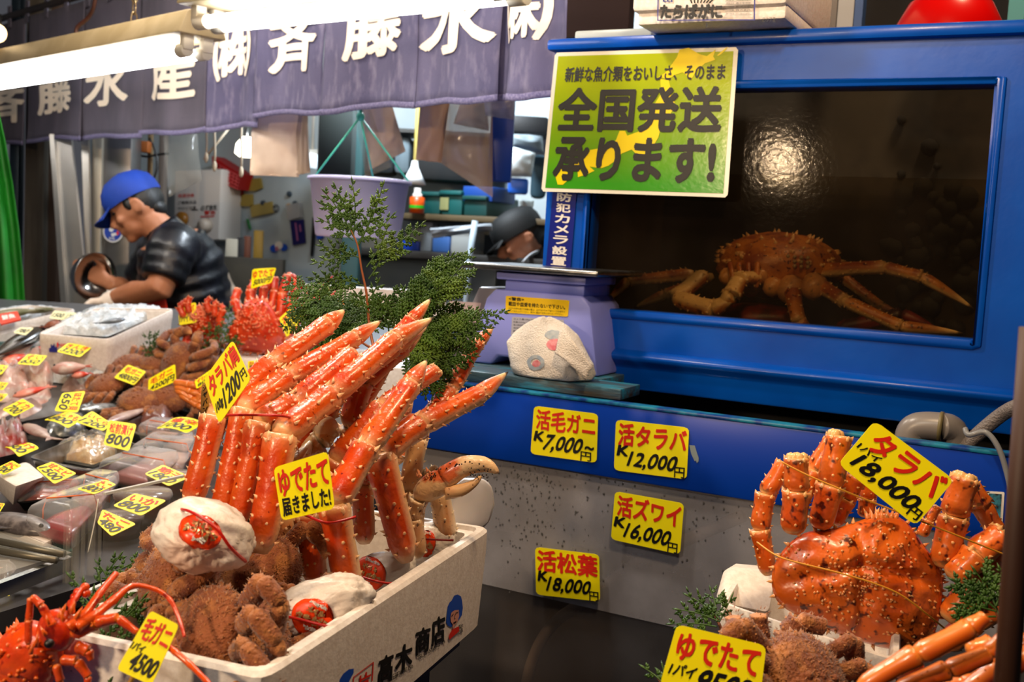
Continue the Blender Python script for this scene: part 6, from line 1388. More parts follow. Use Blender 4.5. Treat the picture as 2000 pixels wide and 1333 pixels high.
mb = MB(); pxpoly(mb, z7([(1455, 660), (1480, 640), (1520, 635), (1525, 690), (1510, 740), (1490, 765), (1478, 790), (1468, 785), (1470, 760), (1452, 735), (1448, 700)]), .0016); obj('face_print', mb, mat('print_pink', rgb('d89a88'), .5), cr)
mb = MB(); pxpoly(mb, z7([(1445, 840), (1470, 800), (1525, 775), (1530, 815), (1445, 890), (1438, 865)]), .0016); obj('red_print', mb, M_red, cr); mb = MB()
for q_ in ([(610, 1215), (782, 1085), (786, 1092), (614, 1222)], [(776, 1090), (786, 1086), (778, 1250), (768, 1256)], [(606, 1215), (616, 1212), (608, 1330), (598, 1330)]): pxpoly(mb, z7(q_), .0012)
write(mb, sub(z7([(640, 1215), (765, 1150), (760, 1290), (640, 1350)])), '片', (0, 0, 1, 1), .03, lift=.0012); obj('red_print', mb, M_red, cr)
mb = MB()
for q_ in ([(1452, 690), (1470, 668), (1474, 672), (1458, 692)], [(1490, 660), (1515, 650), (1516, 655), (1492, 666)], [(1486, 670), (1482, 712), (1490, 712), (1492, 708), (1486, 706), (1490, 670)], [(1470, 745), (1488, 735), (1502, 728), (1496, 745), (1478, 752)]): pxpoly(mb, z7(q_), .002)
obj('face_lines', mb, M_black, cr)
rng = random.Random(21)
# ice panel standing at the end of the box
c = [(872, 1010), (885, 948), (905, 934), (945, 934), (962, 950), (966, 985), (956, 1022), (905, 1062), (870, 1090)]
mb = MB().hexa(wpt([(x, y, 1.50) for x, y in c]), wpt([(x, y, 1.53) for x, y in c])); single('ice_pack', mb, mat('ice_white', rgb('cfcdd2'), .35, c2=rgb('bcbcc4'), nscale=9, sss=.2), 'frosted white slab standing at the end of the long crab box', 'slab', bevel=.012)

# ---- hairy crab, one model copied
def hairy_crab(label, M, group='hairy crabs', seed=1):
    rg = random.Random(seed); t = thing('hairy_crab', label, 'crab', m=M, group=group)
    def cf(d):
        k = 1 + .05 * noise.noise(d * 5) + .02 * noise.noise(d * 14)
        if d.y > 0: k *= 1 + .06 * d.y
        return k
    mb = MB().ball((0, 0, 0), (.046, .05, .024), nu=30, nv=18, fn=cf)
    for i in range(1000):
        d = V((rg.gauss(0, 1), rg.gauss(0, 1), rg.gauss(.25, .8))).normalized(); k = cf(d); p = V((d.x * .046, d.y * .05, d.z * .024)) * k
        mb.cone(p * .985, d + V((rg.uniform(-.4, .4), rg.uniform(-.4, .4), 0)), .0009, rg.uniform(.0022, .005), 3, .5)
    for i in range(22):
        an = 6.283 * i / 22; d = V((math.cos(an), math.sin(an), .05)); mb.cone(V((d.x * .045, d.y * .05, .001)), d, .003, .006, 4, .3)
    for i in range(5): mb.ball((-.016 + .008 * i, .006 * (i % 2), .0215), .0045, nu=8, nv=5)
    obj('carapace', mb, M_kegani, t, local=True)
    for s_ in (-1, 1):
        for k in range(4):
            mb = MB(); y0 = .026 - .019 * k
            P = [V((s_ * .034, y0, -.008)), V((s_ * (.080 - .003 * k), y0 + .006 - .008 * k, .014 - .003 * k)), V((s_ * (.098 - .005 * k), y0 + .034 - .012 * k, -.010)), V((s_ * (.068 - .002 * k), y0 + .050 - .010 * k, -.026)), V((s_ * .044, y0 + .054 - .008 * k, -.027))]
            crab_leg(mb, P, [.0085, .0112, .0105, .0085, .004], rg, None, True, .5, ell=.8, n=9, rows=6, soft=True)
            for i in range(130):
                q_ = rg.randrange(3); p = P[q_].lerp(P[q_ + 1], rg.random()); d = V((rg.gauss(0, 1), rg.gauss(0, 1), rg.gauss(0, 1))).normalized(); mb.cone(p + d * .0078, d, .0008, .0042, 3, .5)
            obj('leg', mb, M_kegani, t, local=True)
        mb = MB(); crab_leg(mb, [V((s_ * .03, .036, -.004)), V((s_ * .046, .062, .006)), V((s_ * .03, .080, -.004)), V((s_ * .008, .078, -.012))], [.009, .012, .0125, .009], rg, None, True, .5, ell=.85, n=9, rows=6, soft=True)
        obj('claw', mb, M_kegani, t, local=True)
    return t
def pose(px_, py_, d, nrm, fwd, s_=1.0):
    """matrix that lays a crab at a pixel and distance: shell normal and head direction in world space"""
    z = V(nrm).normalized(); y = V(fwd); y = (y - z * y.dot(z)).normalized(); x = y.cross(z)
    m = Matrix((x * s_, y * s_, z * s_)).transposed().to_4x4(); m.translation = at(px_, py_, d); return m
toC = -FWD
k0 = hairy_crab('large hairy crab, shell turned forward, frontmost in the long white box', pose(398, 1258, 1.05, -RGT * .62 + toC * .62 + UPV * .36, -UPV + RGT * .12 + toC * .15, 1.16))
def hk(px_, py_, d, n_, f_, s_, label, group='hairy crabs', lift=None):
    m = pose(px_, py_, d, n_, f_, s_)
    if lift: m.translation = onR(px_, py_, 1.07 + lift)
    return dup(k0, m, label, group)
hk(478, 1236, 1.10, toC * .3 + UPV * .7 + RGT * .3, RGT * .35 - UPV * .8 + toC * .4, 1.0, 'hairy crab with bunched legs hanging over the edge of the long white box')
hk(372, 1142, 1.25, UPV * .9 + toC * .4 - RGT * .15, toC * .9 - UPV * .35 - RGT * .3, 1.05, 'dark hairy crab under the bag with the orange sticker')
hk(500, 1118, 1.24, toC * .7 + UPV * .5, RGT + UPV * .2, 1.0, 'hairy crab wedged between two white bags in the long box')
hk(322, 1140, 1.14, -RGT * .8 + toC * .5 + UPV * .3, UPV, .95, 'hairy crab at the side of the long white box, beside the cypress sprigs')
g2 = 'hairy crabs behind the trays'
hk(246, 716, 3.05, UPV + toC * .6 - RGT * .3, UPV * .2 - RGT, 1.05, 'hairy crab topmost by the crushed ice, behind the card 4800', g2, 0.042)
hk(212, 752, 2.95, UPV + toC * .5 - RGT * .2, -RGT - toC * .2, 1.0, 'hairy crab at the squid end of the pile, below the card 4800', g2, 0.042)
hk(344, 712, 3.0, -RGT * .55 + toC * .7 + UPV * .3, UPV * .9 + RGT * .25, 1.2, 'hairy crab standing on edge behind the card 4200', g2, 0.075)
hk(272, 784, 2.8, UPV + toC * .6, RGT * .9 + toC * .3, 1.1, 'hairy crab lying just behind the silver fish tray', g2, 0.04)
hk(330, 775, 2.85, UPV * .7 + toC * .6 + RGT * .3, RGT * .3 - UPV, 1.0, 'hairy crab with curled legs under the card 4200', g2, 0.045)
hk(396, 718, 3.05, UPV * .8 + toC * .7 + RGT * .2, RGT + UPV * .2, 1.05, 'hairy crab with spread legs beside the card reading 1200 yen', g2, 0.06)
hk(368, 690, 3.15, UPV + toC * .5, UPV * .2 + RGT, .95, 'hairy crab below the rough red crab and its card', g2, 0.07)
hk(300, 712, 3.1, UPV + toC * .5, RGT, .9, 'hairy crab half hidden below the small cypress sprig', g2, 0.05)
hk(480, 715, 3.0, UPV * .8 + toC * .6, RGT * .8 - UPV * .3, 1.0, 'hairy crab in front of the boiled king crab', g2, 0.06)


# ---- heart shaped king crab shell
def outline_shell(mb, c, outl, nrm, hgt, rg, spines=160, rings=9, sp=.006, back=.35, groove=0.0):
    """domed shell: outline points in space around c, raised along nrm"""
    n = 96; m_ = len(outl); pts = []
    for i in range(n):
        q_ = i / n * m_; a = int(q_); t = q_ - a
        p0, p1, p2, p3 = [outl[(a + j) % m_] for j in (-1, 0, 1, 2)]
        pts.append(0.5 * ((2 * p1) + (p2 - p0) * t + (2 * p0 - 5 * p1 + 4 * p2 - p3) * t * t + (3 * p1 - p0 - 3 * p2 + p3) * t ** 3))
    nrm = nrm.normalized(); rr = []
    for k in range(rings + 1):
        s_ = 1 - k / rings * .985; ring = []
        for p in pts:
            q_ = c + (p - c) * s_; h = hgt * (1 - s_ ** 2.2) ** .62
            xr = (q_ - c).dot(RGT); yr = (q_ - c).dot(UPV); h *= 1 - groove * (.30 * math.exp(-(xr / .008) ** 2) + .26 * math.exp(-((yr - .022 + abs(xr) * .25) / .008) ** 2))
            h *= 1 + .16 * noise.noise(q_ * 22) + .12 * noise.noise(q_ * 60) + .05 * noise.noise(q_ * 150)
            ring.append(q_ + nrm * h)
        rr.append(ring)
    bk = [[c + (p - c) * .9 - nrm * hgt * .25 for p in pts], [c + (p - c) * .5 - nrm * hgt * back for p in pts], [c + (p - c) * .02 - nrm * hgt * back for p in pts]]
    mb.rings(list(reversed(bk)) + rr, True)
    for k in range(spines):
        j = rg.randrange(0, rings); i = rg.randrange(n); p = rr[j][i]
        mb.cone(p - nrm * .0008, nrm * .8 + (p - c).normalized() * (.8 if j < 3 else .3), sp * .55, sp * rg.uniform(.7, 1.5), 5, .55)
    for i in range(0, n, 3):
        p = pts[i]; mb.cone(p, (p - c).normalized() + nrm * .2, sp * .7, sp * 1.8, 5, .8)
    return rr

# ---- the bundles of boiled king crab legs
M_wbag = mat('milky_plastic', rgb('e2d9d0'), .42, c2=rgb('d2c4b8'), nscale=14, c3=rgb('e0b8a0'), n3=6, bump=.6, bscale=45, bdet=4, coat=.08)
M_stick = mat('orange_sticker', rgb('e8400c'), .3); M_gold = mat('gold_ink', rgb('b08a5a'), .3, .4); M_band = mat('red_band', rgb('b8160c'), .35)
def bundle(label, bag_, legs, stick, band, seed):
    """a shoulder in a plastic bag with its legs"""
    rg = random.Random(seed)
    t = thing('king_crab_section', label, 'crab legs', at(bag_[0], bag_[1] + bag_[3], bag_[4]), group='boiled king crab leg bundles')
    x, y, rx, ry, d = bag_[:5]; c = at(x, y, d); tilt = bag_[5] if len(bag_) > 5 else 0
    ca, sa = math.cos(tilt), math.sin(tilt); mm = Matrix((RGT * ca + UPV * sa, UPV * ca - RGT * sa, toC)).transposed()
    bf = lambda q_: 1 + .13 * noise.noise(q_ * 1.8 + V((seed, 0, 0))) + .10 * (.25 - abs(noise.noise(q_ * 3.2 + V((seed, 3, 0))))) + .08 * (.2 - abs(noise.noise(q_ * 8 + V((seed, 1, 2))))) + .03 * (.2 - abs(noise.noise(q_ * 19)))
    rb = (PXR(rx, d), PXR(ry, d), PXR(min(rx, ry) * (bag_[6] if len(bag_) > 6 else .72), d))
    mb = MB().ball(c, rb, mm, 72, 48, bf); bo = obj('shoulder_bag', mb, M_wbag, t)
    for (P, rad, pal, m_, cut) in legs:
        mb = MB(); dm = sum(q_[2] for q_ in P) / len(P)
        crab_leg(mb, wpt(P), [PXR(r_, dm) for r_ in rad], rg, (-UPV * .6 + RGT * .75 - toC * .35) if pal is None else pal, not cut, 1.0, cut=cut, n=14, rows=6)
        obj('leg', mb, m_, t)
    if stick:
        sx_, sy_, srx, sry, rot = stick; Mi = TOT[t.name].inverted(); bpy.context.view_layer.update()
        def sf(u, v):
            a_, b_ = (u - .5) * 2, (v - .5) * 2
            px_ = sx_ + srx * a_ * math.cos(rot) + sry * b_ * math.sin(rot); py_ = sy_ + srx * a_ * math.sin(rot) - sry * b_ * math.cos(rot)
            ok, lo, no, _ = bo.ray_cast(Mi @ EYE, ray(px_, py_).normalized())
            if not ok: return on_plane(px_, py_, c, toC), toC
            return TOT[t.name] @ lo, (no + toC * .5).normalized()
        mb = MB(); rr_ = [[(lambda p, n: p + n * .0026)(*sf(.5 + .5 * k_ * math.cos(6.283 * i / 28), .5 + .5 * k_ * math.sin(6.283 * i / 28))) for i in range(28)] for k_ in (.03, .3, .6, .85, 1.0)]
        mb.rings(rr_, True); so = obj('sticker', mb, M_stick, t)
        mb = MB(); write(mb, sf, 'ボイル', (.3, .62, .7, .78), .04, lift=.0042, fine=.15); write(mb, sf, 'タラバガニ', (.12, .36, .88, .58), .05, lift=.0042, fine=.15); obj('gold_lettering', mb, M_gold, so)
        mb = MB(); write(mb, sf, '海の幸', (.36, .2, .64, .32), .03, lift=.0044, fine=.15); write(mb, sf, '北海道産直送', (.3, .84, .7, .91), .02, lift=.0044, fine=.15); obj('white_lettering', mb, M_paper, so)
    if band:
        for b_ in band: obj('rubber_band', MB().tube(bez(wpt(b_), 5), .0016, 6), M_band, t)
    return t
N = None
bundle('boiled king crab legs in a stickered bag on the hairy crabs, fanning behind card 1200', (398, 1048, 96, 68, 1.09, -.25, 1.5), [
    ([(374, 985, 1.22), (418, 815, 1.24), (532, 712, 1.30), (640, 634, 1.36), (674, 605, 1.38)], [27, 29, 28, 23, 8], N, M_shell, False),
    ([(430, 1012, 1.22), (476, 800, 1.24), (560, 740, 1.29), (692, 662, 1.36), (745, 626, 1.40)], [26, 28, 30, 21, 7], N, M_shell, False),
    ([(463, 1022, 1.205), (506, 826, 1.22), (573, 790, 1.25), (686, 694, 1.32)], [26, 30, 30, 25], N, M_shell, True),
    ([(508, 1072, 1.185), (548, 850, 1.20), (645, 774, 1.26), (770, 664, 1.34), (848, 620, 1.40)], [32, 36, 31, 25, 7], N, M_shell, False)],
    (392, 1040, 42, 32, .35), [[(345, 995, 1.08), (372, 1000, 1.05), (420, 1030, 1.038), (450, 1070, 1.045), (480, 1098, 1.08)], [(428, 812, 1.195), (470, 811, 1.185), (540, 812, 1.17), (568, 816, 1.20)]], 1)
bundle('boiled king crab legs in a stickered bag in the middle of the long box', (618, 1190, 112, 58, 1.15, .38, 1.0), [
    ([(684, 1168, 1.22), (652, 985, 1.20), (714, 876, 1.24), (802, 752, 1.30), (834, 703, 1.34)], [32, 34, 33, 25, 8], N, M_shell, False),
    ([(618, 1142, 1.29), (598, 1005, 1.29), (655, 902, 1.30), (745, 796, 1.34), (849, 725, 1.40)], [26, 31, 30, 25, 20], N, M_shell, True),
    ([(566, 1138, 1.28), (554, 1045, 1.28), (562, 935, 1.29), (612, 856, 1.33)], [26, 28, 28, 24], N, M_pale, False)],
    (612, 1208, 42, 38, .35), [[(556, 1204, 1.10), (590, 1212, 1.09), (630, 1222, 1.085), (658, 1228, 1.09)], [(545, 1002, 1.245), (590, 1005, 1.23), (640, 1022, 1.165), (695, 1010, 1.17)]], 2)
bundle('boiled king crab legs in a bag, one leg reaching out towards the towel', (735, 1125, 82, 42, 1.36, .35), [
    ([(792, 1088, 1.34), (738, 885, 1.32), (818, 830, 1.36), (936, 772, 1.44), (992, 727, 1.50)], [31, 36, 30, 23, 8], N, M_shell, False),
    ([(712, 1058, 1.42), (706, 948, 1.42), (762, 850, 1.42), (808, 770, 1.45)], [24, 27, 27, 20], N, M_shell, False),
    ([(800, 1045, 1.44), (800, 960, 1.44), (816, 860, 1.45), (838, 790, 1.47)], [24, 24, 22, 18], N, M_pale, False)],
    (720, 1122, 34, 34, .35), [[(708, 1128, 1.30), (730, 1135, 1.285), (765, 1140, 1.295), (795, 1130, 1.32)]], 3)
bundle('boiled king crab legs at the far box end, mostly hidden by the others', (842, 1062, 50, 42, 1.47, .3), [
    ([(872, 1048, 1.475), (858, 962, 1.46), (842, 925, 1.45)], [27, 24, 22], N, M_pale, True),
    ([(705, 930, 1.42), (684, 832, 1.40), (706, 748, 1.40), (786, 678, 1.44), (830, 640, 1.47)], [26, 27, 26, 22, 8], N, M_shell, False),
    ([(770, 900, 1.50), (880, 762, 1.58), (935, 668, 1.62), (964, 638, 1.64)], [22, 22, 16, 7], N, M_shell, False),
    ([(700, 800, 1.46), (780, 655, 1.46), (804, 626, 1.47), (842, 583, 1.49)], [20, 21, 17, 8], N, M_shell, False),
    ([(600, 885, 1.36), (655, 765, 1.36), (768, 676, 1.39), (837, 635, 1.43)], [24, 27, 25, 8], N, M_shell, False)],
    (832, 1062, 18, 26, .2), [[(800, 1052, 1.42), (830, 1054, 1.41), (885, 1056, 1.43)]], 4)
bundle('boiled king crab leg in a plain white bag behind the front legs', (520, 1045, 46, 60, 1.30, 0), [
    ([(560, 1000, 1.32), (565, 900, 1.33), (610, 830, 1.36), (650, 800, 1.38)], [24, 27, 26, 20], N, M_shell, True)], None, None, 5)
# white joints and claw
cl = thing('king_crab_claw', 'cream and orange king crab claw pointing out over the box edge', 'crab claw', at(800, 1040, 1.40))
mb = MB(); crab_leg(mb, wpt([(815, 1085, 1.40), (808, 1010, 1.385), (818, 975, 1.38)]), [PXR(22, 1.4)] * 3, rng, None, False, .8, n=14); obj('arm', mb, M_pale, cl)
c = at(850, 948, 1.375); mm = frame(c, at(905, 915, 1.375) - c, z=toC).to_3x3()
mb = MB().ball(c, (PXR(48, 1.37), PXR(27, 1.37), PXR(24, 1.37)), mm, 24, 16, lambda d: 1 + .07 * noise.noise(d * 4))
mb.tube(bez(wpt([(868, 935, 1.375), (905, 912, 1.375), (945, 908, 1.375), (974, 924, 1.375)]), 5), [PXR(r_, 1.37) for r_ in (24, 24, 23, 22, 21, 21, 20, 19, 18, 17, 16, 14, 12, 9, 6, 2)], 14)
mb.t = [(.9 if (p - c).dot(UPV) < .006 or (p - c).dot(RGT) > .03 else .1) for p in mb.v]
for k in range(70):
    s_ = rng.random(); p = at(840 + 125 * s_, 935 - 20 * math.sin(3 * s_) + rng.uniform(-14, 14), 1.375 - .014 + .004 * s_); mb.ball(p, .0011, nu=5, nv=4, t=2.0)
for k in range(22): mb.cone(at(815 + rng.uniform(0, 75), 935 - rng.uniform(0, 16), 1.365), UPV + toC * rng.random() - RGT * .3, .002, .006, 5, .5)
obj('fixed_finger', mb, M_shell, cl)
mb = MB().tube(bez(wpt([(870, 962, 1.37), (900, 958, 1.37), (925, 945, 1.37), (940, 930, 1.37)]), 5), [PXR(r_, 1.37) for r_ in (15, 15, 14, 14, 13, 13, 12, 11, 10, 9, 8, 7, 6, 5, 4, 2)], 12); obj('moving_finger', mb, M_pale, cl)
mb = MB(); crab_leg(mb, wpt([(812, 985, 1.385), (805, 1040, 1.39)]), [PXR(24, 1.4), PXR(18, 1.4)], rng, None, False, .6, n=12); obj('wrist', mb, M_pale, cl)
kn_ = thing('crab_joint', 'knobbly white and orange leg joint showing behind the boiled-fresh card', 'crab leg', at(650, 870, 1.33))
mb = MB(); crab_leg(mb, wpt([(560, 905, 1.335), (625, 865, 1.335), (645, 838, 1.345)]), [PXR(17, 1.3), PXR(26, 1.3), PXR(24, 1.3)], rng, None, False, .7, n=14); mb.ball(at(636, 838, 1.34), PXR(26, 1.34), nu=14, nv=10, t=.4); obj('joint', mb, M_pale, kn_)
# price cards at the front
p = at(443, 745, 1.155); price_tag([(398, 741), (454, 664), (490, 741), (428, 829)], p, toC * .8 - RGT * .35 + UPV * .1, [('タラバ肩', (.06, .5, .97, .95), 'r', .035, 0), ('100g', (.05, .15, .26, .38), 'b', .035, .1), ('1200', (.3, .08, .8, .46), 'b', .03, .1), ('円', (.83, .12, .97, .34), 'b', .02, 0)], 'tilted yellow card reading 1200 yen in the fan of king crab legs', seed=3)
p = at(594, 950, 1.135); price_tag([(534, 914), (640, 882), (654, 994), (550, 1018)], p, toC, [('ゆでたて', (.05, .42, .97, .92), 'r', .035, 0), ('届きました!', (.05, .06, .95, .40), 'b', .03, 0)], 'yellow card with red and black writing stuck among the lower king crab legs', seed=5)
p = at(290, 1265, .93); price_tag([(294, 1193), (350, 1222), (296, 1340), (227, 1308)], p, toC + UPV * .3, [('毛ガニ', (.06, .55, .95, .93), 'r', .03, 0), ('1パイ', (.02, .36, .4, .5), 'b', .03, 0), ('4500', (.22, .08, .95, .38), 'b', .03, .1)], 'yellow card reading 4500 between the lobster and the hairy crabs', seed=6)
stt = TAGS[-1]; mb = MB().tube([at(262, 1318, .935), at(240, 1362, .93), at(215, 1470, .95)], .0022, 6); obj('bamboo_pick', mb, mat('bamboo', rgb('b98a4a'), .5), stt)
# cards of the rear crabs
def rtag(cor, d, n_, lines, label, **k): price_tag(cor, at(sum(q_[0] for q_ in cor) / 4, sum(q_[1] for q_ in cor) / 4, d), n_, lines, label, **k)
rtag([(250, 712), (286, 726), (262, 753), (222, 738)], 2.85, UPV + toC * .8, [('毛ガニ', (.08, .52, .9, .9), 'r', .03, 0), ('4800円', (.1, .08, .95, .48), 'b', .03, 0)], 'yellow card reading 4800 on the hairy crab pile')
rtag([(290, 741), (342, 711), (344, 745), (289, 769)], 2.80, toC + UPV * .4, [('毛ガニ', (.08, .5, .9, .9), 'r', .03, 0), ('4200円', (.08, .08, .95, .46), 'b', .03, 0)], 'yellow card reading 4200 on the hairy crab pile', seed=4)
rtag([(347, 596), (383, 591), (384, 630), (350, 636)], 3.0, toC, [('タラバ', (.1, .55, .9, .92), 'r', .03, 0), ('1パイ980', (.05, .12, .95, .5), 'b', .03, 0)], 'small yellow card standing on the rough red crab', seed=5)
rtag([(493, 526), (540, 523), (530, 553), (490, 565)], 3.0, toC, [('ゆでたて', (.05, .48, .95, .92), 'r', .03, 0), ('5000円', (.12, .1, .92, .46), 'b', .03, .1)], 'yellow card on top of the boiled king crab by the dark slab', seed=8, bow=.006)
rtag([(545, 622), (572, 598), (592, 622), (560, 660)], 2.9, toC, [('花咲', (.1, .5, .9, .9), 'r', .03, 0), ('1800', (.1, .1, .9, .45), 'b', .03, 0)], 'yellow card half hidden by cypress beside the boiled king crab', seed=9)
rtag([(644, 586), (690, 586), (690, 604), (644, 604)], 3.1, toC, [('えび', (.1, .5, .9, .9), 'r', .03, 0), ('900', (.1, .1, .9, .45), 'b', .03, 0)], 'yellow card behind the cypress near the far lobster', seed=10)
rtag([(484, 706), (508, 704), (512, 718), (484, 722)], 2.4, toC, [('かに', (.1, .5, .9, .9), 'r', .03, 0), ('900', (.1, .1, .9, .45), 'b', .03, 0)], 'small yellow card peeping behind the upper king crab leg', seed=11)
rtag([(380, 745), (412, 722), (414, 742), (384, 760)], 2.5, toC + UPV * .5, [('ずわい', (.1, .5, .9, .9), 'r', .03, 0), ('800', (.1, .1, .9, .45), 'b', .03, 0)], 'yellow card peeping out behind the 1200 yen card', seed=12)
c = wpt([(394, 752, 1.30), (408, 742, 1.27), (412, 800, 1.27), (391, 815, 1.30)]); mb = MB().patch(lambda u, v: (c[3] * (1 - u) + c[2] * u) * (1 - v) + (c[0] * (1 - u) + c[1] * u) * v, 2, 4, .001); t_ = thing('brown_card', 'narrow brown card with black writing behind the 1200 yen card', 'card', c[3]); obj('card', mb, mat('card_brown', rgb('a8742a'), .5), t_)
mb = MB(); f = surf(*c); 
for k, ch in enumerate('ジャパン'): write(mb, f, ch, (.25, .75 - .24 * k, .75, .93 - .24 * k), .02)
obj('lettering', mb, M_black, t_)

# ---- rear king crab, rough crab, snow crab legs, far lobster
fb = thing('polystyrene_box', 'white polystyrene box under the boiled king crab behind the cypress', 'box', rf(-.45, 3.1, 1.1))
q4 = [rf(-.78, 2.9, 1.0), rf(-.28, 2.9, 1.0), rf(-.24, 3.3, 1.0), rf(-.74, 3.3, 1.0)]
mb = MB().hexa([V((p.x, p.y, bedz(p.dot(_f0)))) for p in q4], [V((p.x, p.y, 1.19)) for p in q4]); obj('tub', mb, M_foam, fb, bevel=.01)
mb = slab(560, 553, 868, 640, 3.32, .025); obj('back_wall', mb, M_foam, fb, bevel=.008)
M_red2 = mat('boiled_red', rgb('cd3f14'), .35, c2=rgb('b42c0c'), nscale=16, cream=rgb('e09060'), dark=rgb('301008'), bump=.6, bscale=60, coat=.2)
ek = thing('king_crab', 'whole boiled king crab with knobbly red shell in front of the dark slab', 'crab', at(500, 685, 3.0))
Dk = 3.0
mb = MB(); c = at(505, 640, Dk); outl = wpt([(x, y, Dk) for x, y in ((512, 585), (480, 592), (462, 625), (444, 655), (452, 680), (490, 688), (535, 688), (556, 665), (550, 640), (535, 605))])
outline_shell(mb, c, outl, toC + UPV * .3, .055, rng, 200, sp=.007); obj('carapace', mb, M_red2, ek)
for P, rad in (([(468, 620), (458, 590), (464, 568)], [10, 11, 10]), ([(490, 600), (490, 570), (500, 548), (530, 545)], [11, 12, 11, 8]), ([(512, 595), (516, 565), (530, 550)], [10, 11, 9]), ([(528, 610), (536, 570), (538, 545)], [9, 10, 8]), ([(545, 630), (552, 575), (562, 540), (575, 545)], [11, 12, 11, 9]), ([(556, 640), (572, 590), (580, 550), (595, 565)], [11, 12, 11, 8]), ([(560, 660), (590, 610), (604, 575)], [10, 11, 9])):
    mb = MB(); crab_leg(mb, wpt([(x, y, Dk + .05 + .02 * i) for i, (x, y) in enumerate(P)]), [PXR(r_, Dk) for r_ in rad], rng, None, False, .8, cut=True, n=10, rows=5); obj('leg', mb, M_red2, ek)
rk = thing('rough_crab', 'rough red crab with tangled legs carrying a small yellow card', 'crab', at(395, 670, 3.05))
mb = MB(); outline_shell(mb, at(392, 628, 3.05), wpt([(x, y, 3.05) for x, y in ((390, 600), (365, 615), (356, 640), (372, 662), (405, 664), (428, 645), (424, 612))]), toC + UPV * .4, .05, rng, 220, sp=.008); obj('carapace', mb, M_red2, rk)
for P in ([(360, 620), (350, 600), (366, 586)], [(370, 612), (366, 592), (372, 580)], [(410, 612), (402, 592), (412, 582)], [(420, 620), (418, 596), (425, 590)], [(426, 632), (436, 605), (430, 596)], [(424, 645), (434, 628), (428, 610)], [(365, 655), (362, 670), (380, 672)], [(400, 662), (420, 668), (428, 652)]):
    mb = MB(); crab_leg(mb, wpt([(x, y, 3.0) for x, y in P]), [PXR(8, 3), PXR(8.5, 3), PXR(6, 3)], rng, None, False, 1.2, n=8, rows=6); obj('leg', mb, M_red2, rk)
M_snow = mat('snow_shell', rgb('dc5a12'), .3, c2=rgb('c8400a'), nscale=18, cream=rgb('e8923e'), dark=rgb('7a3010'), coat=.3)
sn = thing('snow_crab_section', 'smooth orange snow crab legs bunched behind the brown card', 'crab legs', at(375, 790, 2.7))
for P in ([(340, 748), (368, 752), (398, 752)], [(342, 756), (372, 766), (400, 770)], [(344, 762), (375, 780), (402, 786)], [(352, 772), (385, 792), (405, 800)], [(380, 758), (388, 745), (405, 740)], [(384, 790), (392, 770), (398, 750)]):
    mb = MB(); crab_leg(mb, wpt([(x, y, 2.7) for x, y in P]), [PXR(7, 2.7), PXR(8, 2.7), PXR(6, 2.7)], rng, toC, False, .15, n=8, rows=3, tmax=.5); obj('leg', mb, M_snow, sn)
fl_ = thing('lobster', 'far red spiny lobster with raised feelers behind the cypress', 'lobster', at(640, 600, 3.2))
mb = MB().ball(at(628, 590, 3.2), (.05, .045, .03), nu=16, nv=10, fn=lambda d: 1 + .15 * noise.noise(d * 6)); obj('body', mb, M_red2, fl_)
for P in ([(615, 585), (618, 562), (628, 545)], [(622, 585), (632, 560), (650, 540)], [(628, 585), (640, 568), (660, 562)], [(634, 588), (646, 580), (660, 565)], [(606, 580), (605, 565), (612, 555)]):
    mb = MB().tube(bez(wpt([(x, y, 3.18) for x, y in P]), 4), [PXR(r_, 3.2) for r_ in (4, 4, 3.6, 3.3, 3, 2.8, 2.4, 2, 1.4)], 6); obj('feeler', mb, M_red2, fl_)
# ================================================================ lobster, cypress sprigs, goods at the near corner
M_lob = mat('lobster_shell', rgb('d8480f'), .3, c2=rgb('c0300a'), nscale=14, lo=.4, hi=.6, cream=rgb('e8802a'), dark=rgb('200a06'), spots=(rgb('8a1806'), 60, .62, .7), bump=.3, bscale=90, coat=.25, c3=rgb('dc5a18'), n3=9)
rg = random.Random(77); DL = 1.0
lob = thing('spiny_lobster', 'red spiny lobster with raised feelers lying before the shiny counter rail', 'lobster', at(60, 1330, DL + .02))
def lf(d): return 1 + .07 * noise.noise(d * 3) + .05 * noise.noise(d * 9)
hd = (at(110, 1222, DL - .03) - at(50, 1300, DL)).normalized(); mm = frame((0, 0, 0), hd, z=toC + UPV * .3).to_3x3()
c = at(52, 1292, DL)
mb = MB().ball(c, (PXR(92, DL), PXR(68, DL), PXR(60, DL)), mm, 30, 20, lf)
mb.ball(at(112, 1232, DL - .02), (PXR(42, DL), PXR(40, DL), PXR(34, DL)), mm, 20, 14, lf)
for k in range(110):
    a_ = mm @ V((rg.gauss(0, .8), rg.gauss(0, 1), abs(rg.gauss(0, 1)))).normalized(); q_ = mm.transposed() @ a_; p = c + mm @ V((q_.x * PXR(92, DL), q_.y * PXR(68, DL), q_.z * PXR(60, DL)))
    mb.cone(p, a_ + hd * .9, .0022, rg.uniform(.003, .009), 5, .5)
for x, y, ex, ey, r_ in ((88, 1240, 78, 1222, 5), (70, 1262, 74, 1232, 5), (118, 1204, 130, 1178, 7), (140, 1196, 146, 1172, 6), (124, 1212, 116, 1186, 5), (150, 1206, 162, 1184, 6), (95, 1218, 90, 1200, 4), (60, 1276, 66, 1250, 5)):
    mb.cone(at(x, y, DL - .06), at(ex, ey, DL - .07) - at(x, y, DL - .06), PXR(r_, DL), (at(ex, ey, DL - .07) - at(x, y, DL - .06)).length, 7, .4)
obj('carapace', mb, M_lob, lob)
mb = MB().ball(at(96, 1258, DL - .062), (.0045, .0045, .004), nu=12, nv=8); obj('eye', mb, M_black, lob)
